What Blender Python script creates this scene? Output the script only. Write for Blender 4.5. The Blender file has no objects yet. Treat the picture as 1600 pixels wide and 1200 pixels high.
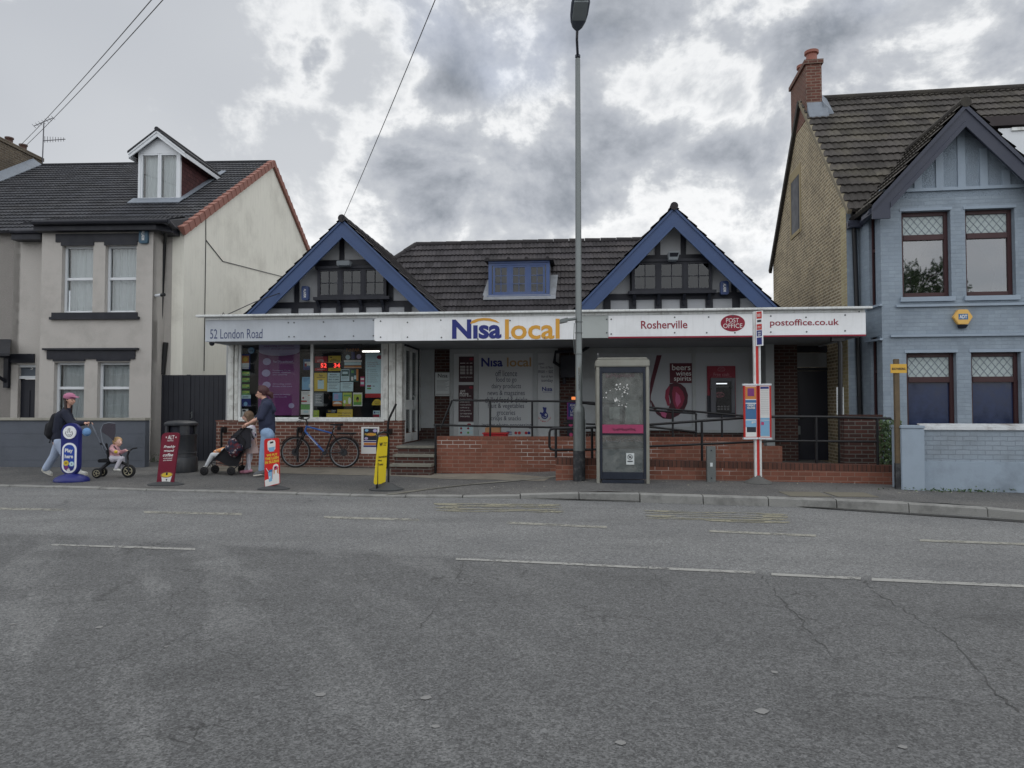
import bpy, bmesh, math, random
from math import sin, cos, radians, pi, atan, sqrt, tan
from mathutils import Vector, Matrix, noise
random.seed(7)
SC = bpy.context.scene
COL = SC.collection
# ---------------------------------------------------------------- camera
FPX = 1110.0; PITCH = atan(35/1110); CAMZ = 1.5
cam = bpy.data.cameras.new('camera'); camo = bpy.data.objects.new('camera', cam); COL.objects.link(camo)
camo.location = (0, 0, CAMZ); camo.rotation_euler = (pi/2+PITCH, 0, 0)
cam.sensor_width = 36; cam.lens = 36*FPX/1600; cam.clip_start = 0.05; cam.clip_end = 2000
SC.camera = camo
SC.view_settings.view_transform = 'Standard'; SC.view_settings.look = 'None'
SC.view_settings.exposure = 0.15; SC.view_settings.gamma = 1
# ---------------------------------------------------------------- node helper
class NT:
    def __init__(s, tree): s.t = tree
    def n(s, ty, ins=None, **props):
        nd = s.t.nodes.new('ShaderNode'+ty)
        for k, v in props.items(): setattr(nd, k, v)
        for k, v in (ins or {}).items():
            if isinstance(v, bpy.types.NodeSocket): s.t.links.new(v, nd.inputs[k])
            else: nd.inputs[k].default_value = v
        return nd
    def math(s, op, a, b=0.0, c=0.0, clamp=False):
        return s.n('Math', {0: a, 1: b, 2: c}, operation=op, use_clamp=clamp).outputs[0]
    def vm(s, op, a, b=(0, 0, 0), out=0):
        return s.n('VectorMath', {0: a, 1: b}, operation=op).outputs[out]
    def noise(s, vec, scale, detail=4, rough=.55, out=0, dist=0):
        return s.n('TexNoise', {'Vector': vec, 'Scale': scale, 'Detail': detail, 'Roughness': rough, 'Distortion': dist}).outputs[out]
    def ramp(s, fac, stops, interp='LINEAR'):
        nd = s.n('ValToRGB', {0: fac}); cr = nd.color_ramp; cr.interpolation = interp
        while len(cr.elements) < len(stops): cr.elements.new(.5)
        for e, (p, c) in zip(cr.elements, stops):
            e.position = p; e.color = (*c, 1) if len(c) == 3 else c
        return nd.outputs[0]
    def mix(s, fac, a, b, blend='MIX'):
        nd = s.n('Mix', data_type='RGBA', blend_type=blend)
        for i, v in ((0, fac), (6, a), (7, b)):
            if isinstance(v, bpy.types.NodeSocket): s.t.links.new(v, nd.inputs[i])
            else: nd.inputs[i].default_value = v if i == 0 else ((*v, 1) if len(v) == 3 else v)
        return nd.outputs[2]
    def maprange(s, v, a, b, c=0.0, d=1.0, smooth=False):
        nd = s.n('MapRange', {0: v, 1: a, 2: b, 3: c, 4: d}, clamp=True)
        if smooth: nd.interpolation_type = 'SMOOTHSTEP'
        return nd.outputs[0]
def srgb(r, g=None, b=None):
    if g is None: g = b = r
    f = lambda c: (c/255/12.92) if c/255 <= .04045 else ((c/255+.055)/1.055)**2.4
    return (f(r), f(g), f(b))
def raydir(px, py):
    a = (px-800)/FPX; b = (600-py)/FPX
    return Vector((a, cos(PITCH)-b*sin(PITCH), sin(PITCH)+b*cos(PITCH)))
# ---------------------------------------------------------------- sky: cloud deck over a physical sky
SUN_EL, SUN_AZ = radians(52), radians(8)
W = bpy.data.worlds.new('World'); SC.world = W; W.use_nodes = True
wt = W.node_tree; wt.nodes.clear(); N = NT(wt)
tc = N.n('TexCoord').outputs['Generated']
sky = N.n('TexSky', sky_type='NISHITA'); sky.sun_disc = False; sky.sun_elevation = SUN_EL; sky.sun_rotation = SUN_AZ
sep = N.n('SeparateXYZ', {0: tc})
# cloud coordinates: flat layer seen from below
den = N.math('ADD', N.math('MAXIMUM', sep.outputs[2], 0.0), .30)
cx = N.math('DIVIDE', sep.outputs[0], den); cy = N.math('DIVIDE', sep.outputs[1], den)
cv = N.n('CombineXYZ', {0: cx, 1: N.math('MULTIPLY', cy, .8), 2: sep.outputs[2]}).outputs[0]
wn = N.noise(tc, 9.0, 5, .6, out=1)
wob = N.vm('MULTIPLY', N.vm('SUBTRACT', wn, (.5, .5, .5)), (.11, .11, .12))
dirw = N.vm('NORMALIZE', N.vm('ADD', tc, wob))
blobs = [  # px, py, radius px, amount (positive = darker clump)
 (460, 72, 42, .20), (490, 100, 40, .12), (735, 150, 55, .30), (690, 120, 45, .14), (600, 235, 60, .14), (560, 265, 60, .16), (640, 290, 70, .20), (720, 265, 70, .16), (800, 300, 90, .24), (860, 250, 70, .16), (940, 225, 75, .32),
 (1000, 270, 60, .16), (930, 320, 80, .18), (880, 20, 70, .14), (960, 5, 110, .24), (1050, -10, 90, .12), (1080, 215, 60, .24), (1130, 240, 60, .18), (1190, 250, 50, .14), (1340, 45, 50, .22), (1310, 30, 40, .12),
 (1540, 40, 130, .22), (1600, 110, 90, .18), (250, 110, 40, .12), (700, 340, 70, .12), (820, 370, 60, .10), (1230, 90, 40, .08), (1180, 380, 60, .08),
 (330, 130, 60, -.16), (410, 200, 60, -.12), (400, 80, 40, -.10), (580, 90, 55, -.22), (640, 150, 40, -.12), (840, 130, 60, -.16), (1000, 120, 70, -.20), (1120, 110, 70, -.16), (1150, 320, 70, -.10), (500, 340, 70, -.12), (440, 300, 50, -.08), (880, 150, 50, -.12), (1430, 90, 50, -.08), (60, 60, 140, -.20), (100, 200, 120, -.24), (1060, 320, 60, -.10), (1250, 200, 50, -.08)]
tot = None
for px, py, r, a in blobs:
    d = raydir(px, py).normalized()
    dot = N.vm('DOT_PRODUCT', dirw, tuple(d), out=1)
    rr = (r/FPX)**2
    g = N.math('MULTIPLY', N.math('EXPONENT', N.math('MULTIPLY', N.math('SUBTRACT', dot, 1.0), 1.6/rr)), a)
    tot = g if tot is None else N.math('ADD', tot, g)
cn = N.vm('MULTIPLY', tc, (1, 1, 1.35)); f1 = N.math('ADD', N.math('MULTIPLY', N.math('SUBTRACT', N.noise(cn, 5.4, 10, .60, dist=.2), .5), 1.5), .5)
f3 = N.noise(N.vm('ADD', cv, (5.0, 3.0, 1.0)), 1.1, 3, .5)
Ff = N.math('ADD', N.math('ADD', f1, -.045), N.math('MULTIPLY', tot, .54))
m = N.maprange(Ff, .46, .92, 0, 1, True)
rim = N.math('MULTIPLY', N.maprange(Ff, .30, .49, 0, 1, True), N.math('SUBTRACT', 1.0, N.maprange(Ff, .46, .60, 0, 1, True)))
veil = N.math('ADD', .56, N.math('MULTIPLY', N.math('SUBTRACT', f3, .5), .30))
low = N.maprange(sep.outputs[2], .50, .12, -.03, .07, True)
right_ = N.maprange(sep.outputs[0], -.5, .0, -.06, .02, True)
veil = N.math('ADD', N.math('ADD', veil, low), right_)
veil = N.math('ADD', veil, N.math('MULTIPLY', rim, .27))
dk_ = N.math('ADD', .27, N.math('MULTIPLY', N.math('SUBTRACT', N.noise(cn, 16, 6, .6), .5), .35))
v = N.math('ADD', N.math('MULTIPLY', veil, N.math('SUBTRACT', 1.0, m)), N.math('MULTIPLY', dk_, m))
cc = N.ramp(v, [(0.0, (.10, .12, .15)), (.25, (.235, .26, .30)), (.45, (.43, .455, .50)), (.65, (.635, .655, .68)), (.85, (.85, .86, .87)), (1.0, (1.0, 1.0, 1.0))])
back = N.maprange(sep.outputs[1], -.35, .15, 0, 1, True)
cc = N.mix(back, (1.15, 1.18, 1.22), cc)
thin = N.maprange(N.noise(cv, 1.6, 4), .62, .80)
cc8 = N.mix(1.0, cc, (8.6, 8.6, 8.6), 'MULTIPLY')
allsky = N.mix(N.math('MULTIPLY', thin, .35), cc8, sky.outputs[0])
bg = N.n('Background', {0: allsky, 1: .115})
N.t.links.new(bg.outputs[0], N.n('OutputWorld').inputs[0])
sl = bpy.data.lights.new('sun', 'SUN'); so = bpy.data.objects.new('sun', sl); COL.objects.link(so)
sl.energy = 0.6; sl.angle = radians(25); sl.color = (1, .965, .92)
sdir = Vector((sin(SUN_AZ)*cos(SUN_EL), cos(SUN_AZ)*cos(SUN_EL), sin(SUN_EL)))   # towards the sun
so.rotation_euler = sdir.to_track_quat('Z', 'Y').to_euler(); so.location = (0, 10, 30)
# ---------------------------------------------------------------- frames
class Frame:
    def __init__(s, x, y, yaw):
        s.o = Vector((x, y, 0)); s.a = yaw
        s.U = Vector((cos(yaw), -sin(yaw), 0)); s.N = Vector((sin(yaw), cos(yaw), 0))
    def loc(s, p):
        d = Vector(p)-s.o; return Vector((d.dot(s.U), d.dot(s.N), p[2]))
    def world(s, p): return s.o+s.U*p[0]+s.N*p[1]+Vector((0, 0, p[2]))
    def hit(s, px, py, p0, n):     # ray / plane in frame coordinates
        d = raydir(px, py); ld = Vector((d.dot(s.U), d.dot(s.N), d.z)); lo = s.loc(Vector((0, 0, CAMZ)))
        t = (Vector(p0)-lo).dot(Vector(n))/ld.dot(Vector(n)); return lo+ld*t
    def uz(s, px, py, w):
        p = s.hit(px, py, (0, w, 0), (0, 1, 0)); return p.x, p.z
    def U_(s, px, w, py=600): return s.uz(px, py, w)[0]
    def Z_(s, px, py, w): return s.uz(px, py, w)[1]
    def wz(s, px, py, u):
        p = s.hit(px, py, (u, 0, 0), (1, 0, 0)); return p.y, p.z
FC = Frame(0, 14.45, radians(5.5))
FL = Frame(-8.19, 17.05, radians(2.5))
FR = Frame(7.315, 14.0, radians(8))
FW = Frame(0, 0, 0)
# ---------------------------------------------------------------- materials
MATS = {}
def mat(name, col, rough=.6, var=.12, scale=5, bump=.08, bscale=60, metal=0.0, dirt=0.0, dirtcol=(.05, .045, .04), streak=0.0, spec=.4, tone=0.0, fine=0.0):
    if name in MATS: return MATS[name]
    m = bpy.data.materials.new(name); m.use_nodes = True; t = NT(m.node_tree)
    b = m.node_tree.nodes['Principled BSDF']
    tc = t.n('TexCoord').outputs['Object']
    n1 = t.noise(tc, scale, 5)
    c = t.mix(n1, tuple(max(0, x*(1-var)) for x in col), tuple(x*(1+var) for x in col))
    if fine > 0:
        n4 = t.noise(tc, 90, 2); c = t.mix(fine, c, t.mix(n4, tuple(x*.3 for x in col), tuple(min(1, x*1.7) for x in col)))
    if dirt > 0:
        n2 = t.noise(tc, scale*.45, 7, .68); c = t.mix(t.math('MULTIPLY', t.maprange(n2, .48, .72), dirt), c, dirtcol)
    if streak > 0:
        sv = t.vm('MULTIPLY', tc, (9, 9, .7)); n3 = t.noise(sv, 2.2, 5, .65)
        c = t.mix(t.math('MULTIPLY', t.maprange(n3, .5, .75), streak), c, dirtcol)
    if tone > 0:
        at = t.n('Attribute', attribute_name='tone').outputs['Fac']
        c = t.mix(1.0, c, t.ramp(at, [(0, (1-tone,)*3), (1, (1+tone*.6,)*3)]), 'MULTIPLY')
    t.t.links.new(c, b.inputs['Base Color'])
    r = t.maprange(n1, .3, .7, max(.02, rough-.08), min(1, rough+.08)); t.t.links.new(r, b.inputs['Roughness'])
    b.inputs['Metallic'].default_value = metal; b.inputs['Specular IOR Level'].default_value = spec
    if bump > 0:
        bn = t.n('Bump', {'Strength': min(1, bump*3), 'Distance': .01*bump*3, 'Height': t.noise(tc, bscale, 5, .6)})
        t.t.links.new(bn.outputs[0], b.inputs['Normal'])
    MATS[name] = m; return m
def brick(name, c1, c2, mortar, bw=.225, rh=.075, ms=.010, bump=.5, paint=False, var=.35, soot=.3, skew=False, eff=0.0, sootcol=(.03, .028, .026)):
    if name in MATS: return MATS[name]
    m = bpy.data.materials.new(name); m.use_nodes = True; t = NT(m.node_tree)
    b = m.node_tree.nodes['Principled BSDF']; tc = t.n('TexCoord').outputs['Object']; s = t.n('SeparateXYZ', {0: tc})
    uv = t.n('CombineXYZ', {0: t.math('ADD', s.outputs[0], s.outputs[1]), 1: s.outputs[2], 2: 0.0}).outputs[0]
    if skew:
        uv = t.vm('ADD', uv, t.vm('MULTIPLY', t.noise(tc, 7, 2, out=1), (.02, .02, 0)))
    bt = t.n('TexBrick', {'Vector': uv, 'Color1': (*c1, 1), 'Color2': (*c2, 1), 'Mortar': (*mortar, 1), 'Scale': 1.0, 'Mortar Size': ms, 'Mortar Smooth': .25, 'Bias': 0.0, 'Brick Width': bw, 'Row Height': rh})
    # a random tone per brick from a coarse noise sampled per cell
    cell = t.vm('SNAP', uv, (bw*.5, rh, 1)); wn_ = t.n('TexWhiteNoise', {'Vector': cell}).outputs[0]
    c = t.mix(t.math('MULTIPLY', wn_, var), bt.outputs[0], tuple(x*.45 for x in c1))
    n0 = t.noise(tc, 40, 4, .7); c = t.mix(.35, c, t.mix(n0, (.5, .5, .5), (1.4, 1.4, 1.4)), 'MULTIPLY')
    c = t.mix(bt.outputs[1], c, mortar)
    n2 = t.noise(tc, 1.3, 6, .65); c = t.mix(t.math('MULTIPLY', t.maprange(n2, .45, .75), soot), c, sootcol)
    if eff > 0:
        n5 = t.noise(tc, 1.1, 2, .5); e = t.math('MULTIPLY', t.maprange(n5, .55, .66), bt.outputs[1]); c = t.mix(t.math('MULTIPLY', e, eff), c, (.55, .53, .5))
    t.t.links.new(c, b.inputs['Base Color']); b.inputs['Roughness'].default_value = .55 if paint else .85
    b.inputs['Specular IOR Level'].default_value = .3
    h = t.math('SUBTRACT', t.math('MULTIPLY', t.noise(tc, 70, 4, .7), .5), bt.outputs[1])
    bn = t.n('Bump', {'Strength': bump, 'Distance': .008, 'Height': h}); t.t.links.new(bn.outputs[0], b.inputs['Normal'])
    MATS[name] = m; return m
def emit(name, col, s):
    if name in MATS: return MATS[name]
    m = bpy.data.materials.new(name); m.use_nodes = True; b = m.node_tree.nodes['Principled BSDF']
    b.inputs['Base Color'].default_value = (*col, 1); b.inputs['Emission Color'].default_value = (*col, 1); b.inputs['Emission Strength'].default_value = s
    MATS[name] = m; return m
def glass(name, tint=(.94, .96, .96), refl=.02, rough=.02):
    if name in MATS: return MATS[name]
    m = bpy.data.materials.new(name); m.use_nodes = True; t = NT(m.node_tree); t.t.nodes.clear()
    fr = t.n('Fresnel', {'IOR': 1.5}).outputs[0]; f = t.math('ADD', t.math('MULTIPLY', fr, .75), refl, clamp=True)
    wob_ = t.n('Bump', {'Strength': .05, 'Distance': .02, 'Height': t.noise(t.n('TexCoord').outputs['Object'], 1.8, 2)})
    g = t.n('BsdfGlossy', {'Roughness': rough, 'Normal': wob_.outputs[0]}); tr = t.n('BsdfTransparent', {0: (*tint, 1)})
    mx = t.n('MixShader', {0: f, 1: tr.outputs[0], 2: g.outputs[0]}); t.t.links.new(mx.outputs[0], t.n('OutputMaterial').inputs[0])
    MATS[name] = m; return m
# ---------------------------------------------------------------- mesh builder
OFF = {}; FRM = {}
def tag(o, label=None, cat=None, group=None, kind=None):
    if label: o['label'] = label
    if cat: o['category'] = cat
    if group: o['group'] = group
    if kind: o['kind'] = kind
    return o
def thing(name, label, cat, fr=FW, base=(0, 0, 0), group=None):
    o = bpy.data.objects.new(name, None); COL.objects.link(o); o.empty_display_size = .2
    o.location = fr.world(base); o.rotation_euler = (0, 0, -fr.a)
    OFF[o.name] = Vector(base); tag(o, label, cat, group); return o
_fc = None
def _textmesh(s, bold=0.0, ext=0.0, align='CENTER', shear=0):
    cu = bpy.data.curves.new('t', 'FONT'); cu.body = s; cu.align_x = align; cu.size = 1; cu.offset = bold; cu.resolution_u = 3; cu.shear = shear
    o = bpy.data.objects.new('t', cu); COL.objects.link(o)
    bpy.context.view_layer.update(); dg = bpy.context.evaluated_depsgraph_get(); me = o.evaluated_get(dg).to_mesh()
    vs = [v.co.copy() for v in me.vertices]; fs = [tuple(p.vertices) for p in me.polygons]
    o.evaluated_get(dg).to_mesh_clear(); bpy.data.objects.remove(o); bpy.data.curves.remove(cu); return vs, fs
class MB:
    def __init__(s): s.v = []; s.f = []; s.m = []; s.k = 0; s.tone = {}
    def face(s, idx): s.f.append(tuple(idx)); s.m.append(s.k)
    def poly(s, pts):
        b = len(s.v); s.v += [Vector(p) for p in pts]; s.face(range(b, b+len(pts))); return s
    def box(s, x0, x1, y0, y1, z0, z1):
        return s.hexa([(x0, y0, z0), (x1, y0, z0), (x1, y1, z0), (x0, y1, z0), (x0, y0, z1), (x1, y0, z1), (x1, y1, z1), (x0, y1, z1)])
    def hexa(s, p):
        b = len(s.v); s.v += [Vector(q) for q in p]
        for f in ((0, 3, 2, 1), (4, 5, 6, 7), (0, 1, 5, 4), (1, 2, 6, 5), (2, 3, 7, 6), (3, 0, 4, 7)): s.face([b+i for i in f])
        return s
    def prism(s, pts, vec):
        n = len(pts); b = len(s.v); vec = Vector(vec)
        s.v += [Vector(p) for p in pts]+[Vector(p)+vec for p in pts]
        s.face([b+i for i in range(n)][::-1]); s.face([b+n+i for i in range(n)])
        for i in range(n): j = (i+1) % n; s.face((b+i, b+j, b+n+j, b+n+i))
        return s
    def beam(s, p0, p1, wd, th, up=(0, 0, 1), off=0.0):   # rectangular bar p0->p1, th along 'up'-ish axis
        p0 = Vector(p0); p1 = Vector(p1); d = (p1-p0).normalized(); up = Vector(up); a = d.cross(up).normalized(); c = a.cross(d).normalized()
        q = [p0+a*i*wd/2+c*j*th/2 for i, j in ((-1, -1), (1, -1), (1, 1), (-1, 1))]
        return s.prism(q, p1-p0)
    def tube(s, pts, r, n=8, closed=False):
        pts = [Vector(p) for p in pts]; rs = r if isinstance(r, (list, tuple)) else [r]*len(pts)
        m = len(pts); prev = None; rings = []
        for i, p in enumerate(pts):
            if closed: d = (pts[(i+1) % m]-pts[i-1])
            else: d = (pts[min(i+1, m-1)]-pts[max(i-1, 0)])
            d.normalize()
            if prev is None:
                a = d.orthogonal().normalized()
            else:
                a = prev-d*prev.dot(d)
                a = a.normalized() if a.length > 1e-6 else d.orthogonal().normalized()
            prev = a; c = d.cross(a); b = len(s.v)
            s.v += [p+(a*cos(2*pi*k/n)+c*sin(2*pi*k/n))*rs[i] for k in range(n)]; rings.append(b)
        for i in range(m if closed else m-1):
            b0, b1 = rings[i], rings[(i+1) % m]
            for k in range(n): k2 = (k+1) % n; s.face((b0+k, b0+k2, b1+k2, b1+k))
        if not closed:
            s.face([rings[0]+k for k in range(n)][::-1]); s.face([rings[-1]+k for k in range(n)])
        return s
    def cyl(s, p0, p1, r0, r1=None, n=16): return s.tube([p0, p1], [r0, r0 if r1 is None else r1], n)
    def ring(s, c, r, rt, axis='y', n=40, m=8, sx=1, sz=1):
        pts = []
        for k in range(n):
            a = 2*pi*k/n; x, z = r*cos(a)*sx, r*sin(a)*sz
            pts.append(Vector(c)+Vector({'y': (x, 0, z), 'x': (0, x, z), 'z': (x, z, 0)}[axis]))
        return s.tube(pts, rt, m, True)
    def ball(s, c, r, n=12, rot=None):
        r = (r, r, r) if not isinstance(r, (tuple, list)) else r; c = Vector(c); b = len(s.v); m = n//2+1
        for i in range(1, m):
            th = pi*i/m
            for k in range(n):
                q = Vector((r[0]*sin(th)*cos(2*pi*k/n), r[1]*sin(th)*sin(2*pi*k/n), r[2]*cos(th)))
                s.v.append(c+(rot @ q if rot else q))
        t0 = len(s.v); q = Vector((0, 0, r[2])); s.v += [c+(rot @ q if rot else q), c-(rot @ q if rot else q)]
        for i in range(m-2):
            for k in range(n): k2 = (k+1) % n; s.face((b+i*n+k, b+(i+1)*n+k, b+(i+1)*n+k2, b+i*n+k2))
        for k in range(n): k2 = (k+1) % n; s.face((t0, b+k, b+k2)); s.face((t0+1, b+(m-2)*n+k2, b+(m-2)*n+k))
        return s
    def cap(s, p0, p1, r0, r1=None, n=12):       # tapered capsule
        r1 = r0 if r1 is None else r1; p0 = Vector(p0); p1 = Vector(p1); d = p1-p0
        if d.length < 1e-6: return s.ball(p0, r0, n)
        u = d.normalized(); pts = []; rs = []
        for a in (85, 60, 35, 12): pts.append(p0-u*r0*sin(radians(a))); rs.append(r0*cos(radians(a)))
        pts.append(p0); rs.append(r0); pts.append(p1); rs.append(r1)
        for a in (12, 35, 60, 85): pts.append(p1+u*r1*sin(radians(a))); rs.append(r1*cos(radians(a)))
        return s.tube(pts, rs, n)
    def lathe(s, prof, c=(0, 0, 0), n=32, sx=1, sy=1, a0=0):
        c = Vector(c); b = len(s.v); m = len(prof)
        for r, z in prof:
            for k in range(n): s.v.append(c+Vector((r*cos(2*pi*k/n+a0)*sx, r*sin(2*pi*k/n+a0)*sy, z)))
        for i in range(m-1):
            for k in range(n): k2 = (k+1) % n; s.face((b+i*n+k, b+i*n+k2, b+(i+1)*n+k2, b+(i+1)*n+k))
        s.face([b+k for k in range(n)][::-1]); s.face([b+(m-1)*n+k for k in range(n)]); return s
    def disc(s, c, r, th=.002, n=28, sx=1, sz=1, a0=0, a1=2*pi):   # facing -y
        full = abs(a1-a0-2*pi) < 1e-6; k_ = n if full else n+1
        pts = [(c[0]+r*sx*cos(a0+(a1-a0)*k/n), c[1], c[2]+r*sz*sin(a0+(a1-a0)*k/n)) for k in range(k_)]
        return s.prism(pts, (0, -th, 0))
    def rrect(s, x0, x1, y, z0, z1, r, th, n=5):    # rounded plate facing -y, front at y-th
        pts = []
        for cx_, cz_, a in ((x1-r, z1-r, 0), (x0+r, z1-r, 90), (x0+r, z0+r, 180), (x1-r, z0+r, 270)):
            for k in range(n+1): an = radians(a+90*k/n); pts.append((cx_+r*cos(an), y, cz_+r*sin(an)))
        return s.prism(pts, (0, -th, 0))
    def text(s, txt, x0, x1, y, z0, z1, bold=0.0, fit=True, ext=.0015, mtx=None, shear=0):
        # letters facing -y filling the box x0..x1, z0..z1 at depth y
        vs, fs = _textmesh(txt, bold, shear=shear)
        if not vs: return s
        ax = min(v.x for v in vs); bx = max(v.x for v in vs); az = min(v.y for v in vs); bz = max(v.y for v in vs)
        sx = (x1-x0)/max(bx-ax, 1e-6); sz = (z1-z0)/max(bz-az, 1e-6); b = len(s.v)
        for v in vs:
            p = Vector((x0+(v.x-ax)*sx, y-ext, z0+(v.y-az)*sz)); s.v.append(mtx @ p if mtx else p)
        for f in fs: s.face([b+i for i in f][::-1] if False else [b+i for i in f])
        return s
    def xf(s, M, start=0):
        for i in range(start, len(s.v)): s.v[i] = M @ s.v[i]
        return s
    def build(s, name, mats, parent=None, fr=None, base=(0, 0, 0), smooth=False, bevel=0.0, label=None, cat=None, group=None, kind=None, weld=False, recalc=True, rotz=None, sub=0):
        me = bpy.data.meshes.new(name)
        off = OFF[parent.name] if parent is not None else Vector(base)
        me.from_pydata([tuple(v-off) for v in s.v], [], s.f)
        mats = mats if isinstance(mats, (list, tuple)) else [mats]
        for m in mats: me.materials.append(m)
        if s.tone:
            at = me.attributes.new('tone', 'FLOAT', 'FACE')
            for i, t_ in s.tone.items(): at.data[i].value = t_
        for i, p in enumerate(me.polygons): p.material_index = min(s.m[i], len(mats)-1); p.use_smooth = smooth
        bm = bmesh.new(); bm.from_mesh(me)
        if weld: bmesh.ops.remove_doubles(bm, verts=bm.verts, dist=.0004)
        if recalc: bmesh.ops.recalc_face_normals(bm, faces=bm.faces)
        if bevel > 0:
            es = [e for e in bm.edges if len(e.link_faces) == 2 and e.calc_face_angle(0) > .6]
            bmesh.ops.bevel(bm, geom=es, offset=bevel, segments=2, affect='EDGES', clamp_overlap=True)
        bm.to_mesh(me); bm.free(); me.update()
        o = bpy.data.objects.new(name, me); COL.objects.link(o)
        if parent is not None: o.parent = parent; OFF[o.name] = off
        else:
            fr = fr or FW; o.location = fr.world(base); o.rotation_euler = (0, 0, -fr.a); OFF[o.name] = Vector(base)
        if smooth:
            try: me.set_sharp_from_angle(angle=radians(50))
            except Exception: pass
        tag(o, label, cat, group, kind); return o
def copy_tree(o, parent=None):
    c = o.copy(); COL.objects.link(c); c.parent = parent
    for ch in o.children: copy_tree(ch, c)
    return c
def wallgrid(mb, u0, u1, z0, z1, w0, w1, holes=()):   # wall slab facing -w with openings (u0,u1,z0,z1)
    us = sorted({u0, u1, *[h[0] for h in holes], *[h[1] for h in holes]}); zs = sorted({z0, z1, *[h[2] for h in holes], *[h[3] for h in holes]})
    us = [x for x in us if u0 <= x <= u1]; zs = [x for x in zs if z0 <= x <= z1]
    def solid(i, j):
        if i < 0 or j < 0 or i >= len(us)-1 or j >= len(zs)-1: return False
        c = ((us[i]+us[i+1])/2, (zs[j]+zs[j+1])/2); return not any(h[0] < c[0] < h[1] and h[2] < c[1] < h[3] for h in holes)
    for i in range(len(us)-1):
        for j in range(len(zs)-1):
            if not solid(i, j): continue
            a, b, c, d = us[i], us[i+1], zs[j], zs[j+1]
            mb.poly([(a, w0, c), (b, w0, c), (b, w0, d), (a, w0, d)]); mb.poly([(a, w1, c), (a, w1, d), (b, w1, d), (b, w1, c)])
            if not solid(i-1, j): mb.poly([(a, w0, c), (a, w0, d), (a, w1, d), (a, w1, c)])
            if not solid(i+1, j): mb.poly([(b, w0, c), (b, w1, c), (b, w1, d), (b, w0, d)])
            if not solid(i, j-1): mb.poly([(a, w0, c), (a, w1, c), (b, w1, c), (b, w0, c)])
            if not solid(i, j+1): mb.poly([(a, w0, d), (b, w0, d), (b, w1, d), (a, w1, d)])
def tiles(name, mtl, parent, P0, Ud, Vd, L, H, clip=None, tw=.30, course=.28, thick=.022, wave=.014, res=6, flat=False, fr=None):
    # interlocking roof tiles on the plane P0 + s*Ud + t*Vd ; clip = convex polygon in (s, t)
    P0 = Vector(P0); Ud = Vector(Ud).normalized(); Vd = Vector(Vd).normalized(); Nn = Ud.cross(Vd).normalized()
    if Nn.z < 0: Nn = -Nn
    ns = max(2, int(L/tw*res)); nc = int(math.ceil(H/course)); bm = bmesh.new(); ly = bm.faces.layers.float.new('tone')
    rnd = random.Random(int(L*1000+H*77))
    def wv(x):
        f = (x/tw) % 1.0
        if flat: return -.006 if f < .06 else 0
        return wave*(.5-.5*cos(2*pi*f*2))*(1 if f > .1 else .2)
    xs = [L*i/ns for i in range(ns+1)]
    for j in range(nc):
        t0 = j*course; t1 = min((j+1)*course, H+.0001); sh = rnd.uniform(-.004, .004)
        jit = {}
        lo = []; hi = []; rs_ = []
        for x in xs:
            k = int(x/tw+1e-4); jt = jit.setdefault(k, rnd.uniform(-.007, .007)); h = wv(x)
            rs_.append(bm.verts.new((x, t0+jt, h-.004)) if j else bm.verts.new((x, t0+jt, -.03)))
            lo.append(bm.verts.new((x, t0+jt+sh, h+thick))); hi.append(bm.verts.new((x, t1+.01, h)))
        tn = {}
        for i in range(ns):
            k = int(xs[i]/tw+1e-4); tv = tn.setdefault(k, rnd.random())
            f = bm.faces.new((lo[i], lo[i+1], hi[i+1], hi[i])); f[ly] = tv
            g = bm.faces.new((rs_[i], rs_[i+1], lo[i+1], lo[i])); g[ly] = tv*.3
    if clip:
        n = len(clip); cxm = sum(p[0] for p in clip)/n; cym = sum(p[1] for p in clip)/n
        for i in range(n):
            a = Vector(clip[i]); b = Vector(clip[(i+1) % n]); e = b-a; nn = Vector((e.y, -e.x, 0))
            if nn.dot(Vector((cxm-a.x, cym-a.y, 0))) > 0: nn = -nn
            bmesh.ops.bisect_plane(bm, geom=bm.verts[:]+bm.edges[:]+bm.faces[:], plane_co=(a.x, a.y, 0), plane_no=nn, clear_outer=True)
    off = OFF[parent.name]
    for v in bm.verts: v.co = P0+Ud*v.co.x+Vd*v.co.y+Nn*v.co.z-off
    me = bpy.data.meshes.new(name); bmesh.ops.recalc_face_normals(bm, faces=bm.faces); bm.to_mesh(me); bm.free(); me.materials.append(mtl)
    o = bpy.data.objects.new(name, me); COL.objects.link(o); o.parent = parent; OFF[o.name] = off; return o
# ================================================================ ground
# kerb line read as (px, top py, bottom py, road z, kerb height)
K = [(-1500, 700, 703, .10, .03), (-500, 744, 747, .07, .03), (0, 757, 760.5, .055, .03), (300, 765.5, 769, .05, .03), (600, 773.5, 777.5, .045, .03), (740, 775, 778.5, .045, .035), (850, 770, 780, .04, .08),
     (947, 767, 783, .035, .135), (1050, 772, 786.5, .03, .135), (1260, 779, 793, .02, .135), (1376, 783, 798.5, .005, .135), (1490, 786.5, 804, -.01, .135), (1600, 796, 812, -.03, .12), (2200, 850, 870, -.08, .11)]
KP = []
for px, pt, pb, zr, kh in K:
    d = raydir(px, pb); t = (zr-CAMZ)/d.z; KP.append((d.x*t, d.y*t, zr, kh))
def kerb_at(x):
    for a, b in zip(KP, KP[1:]):
        if x <= b[0] or b is KP[-1]:
            f = (x-a[0])/(b[0]-a[0]); f = max(-.5, min(1.5, f)); return tuple(a[i]+(b[i]-a[i])*f for i in range(4))
def pave_z(x, y):
    k = kerb_at(x); d = max(0, y-k[1]); return k[2]+k[3]+.018*min(d, 4.5)
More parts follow.
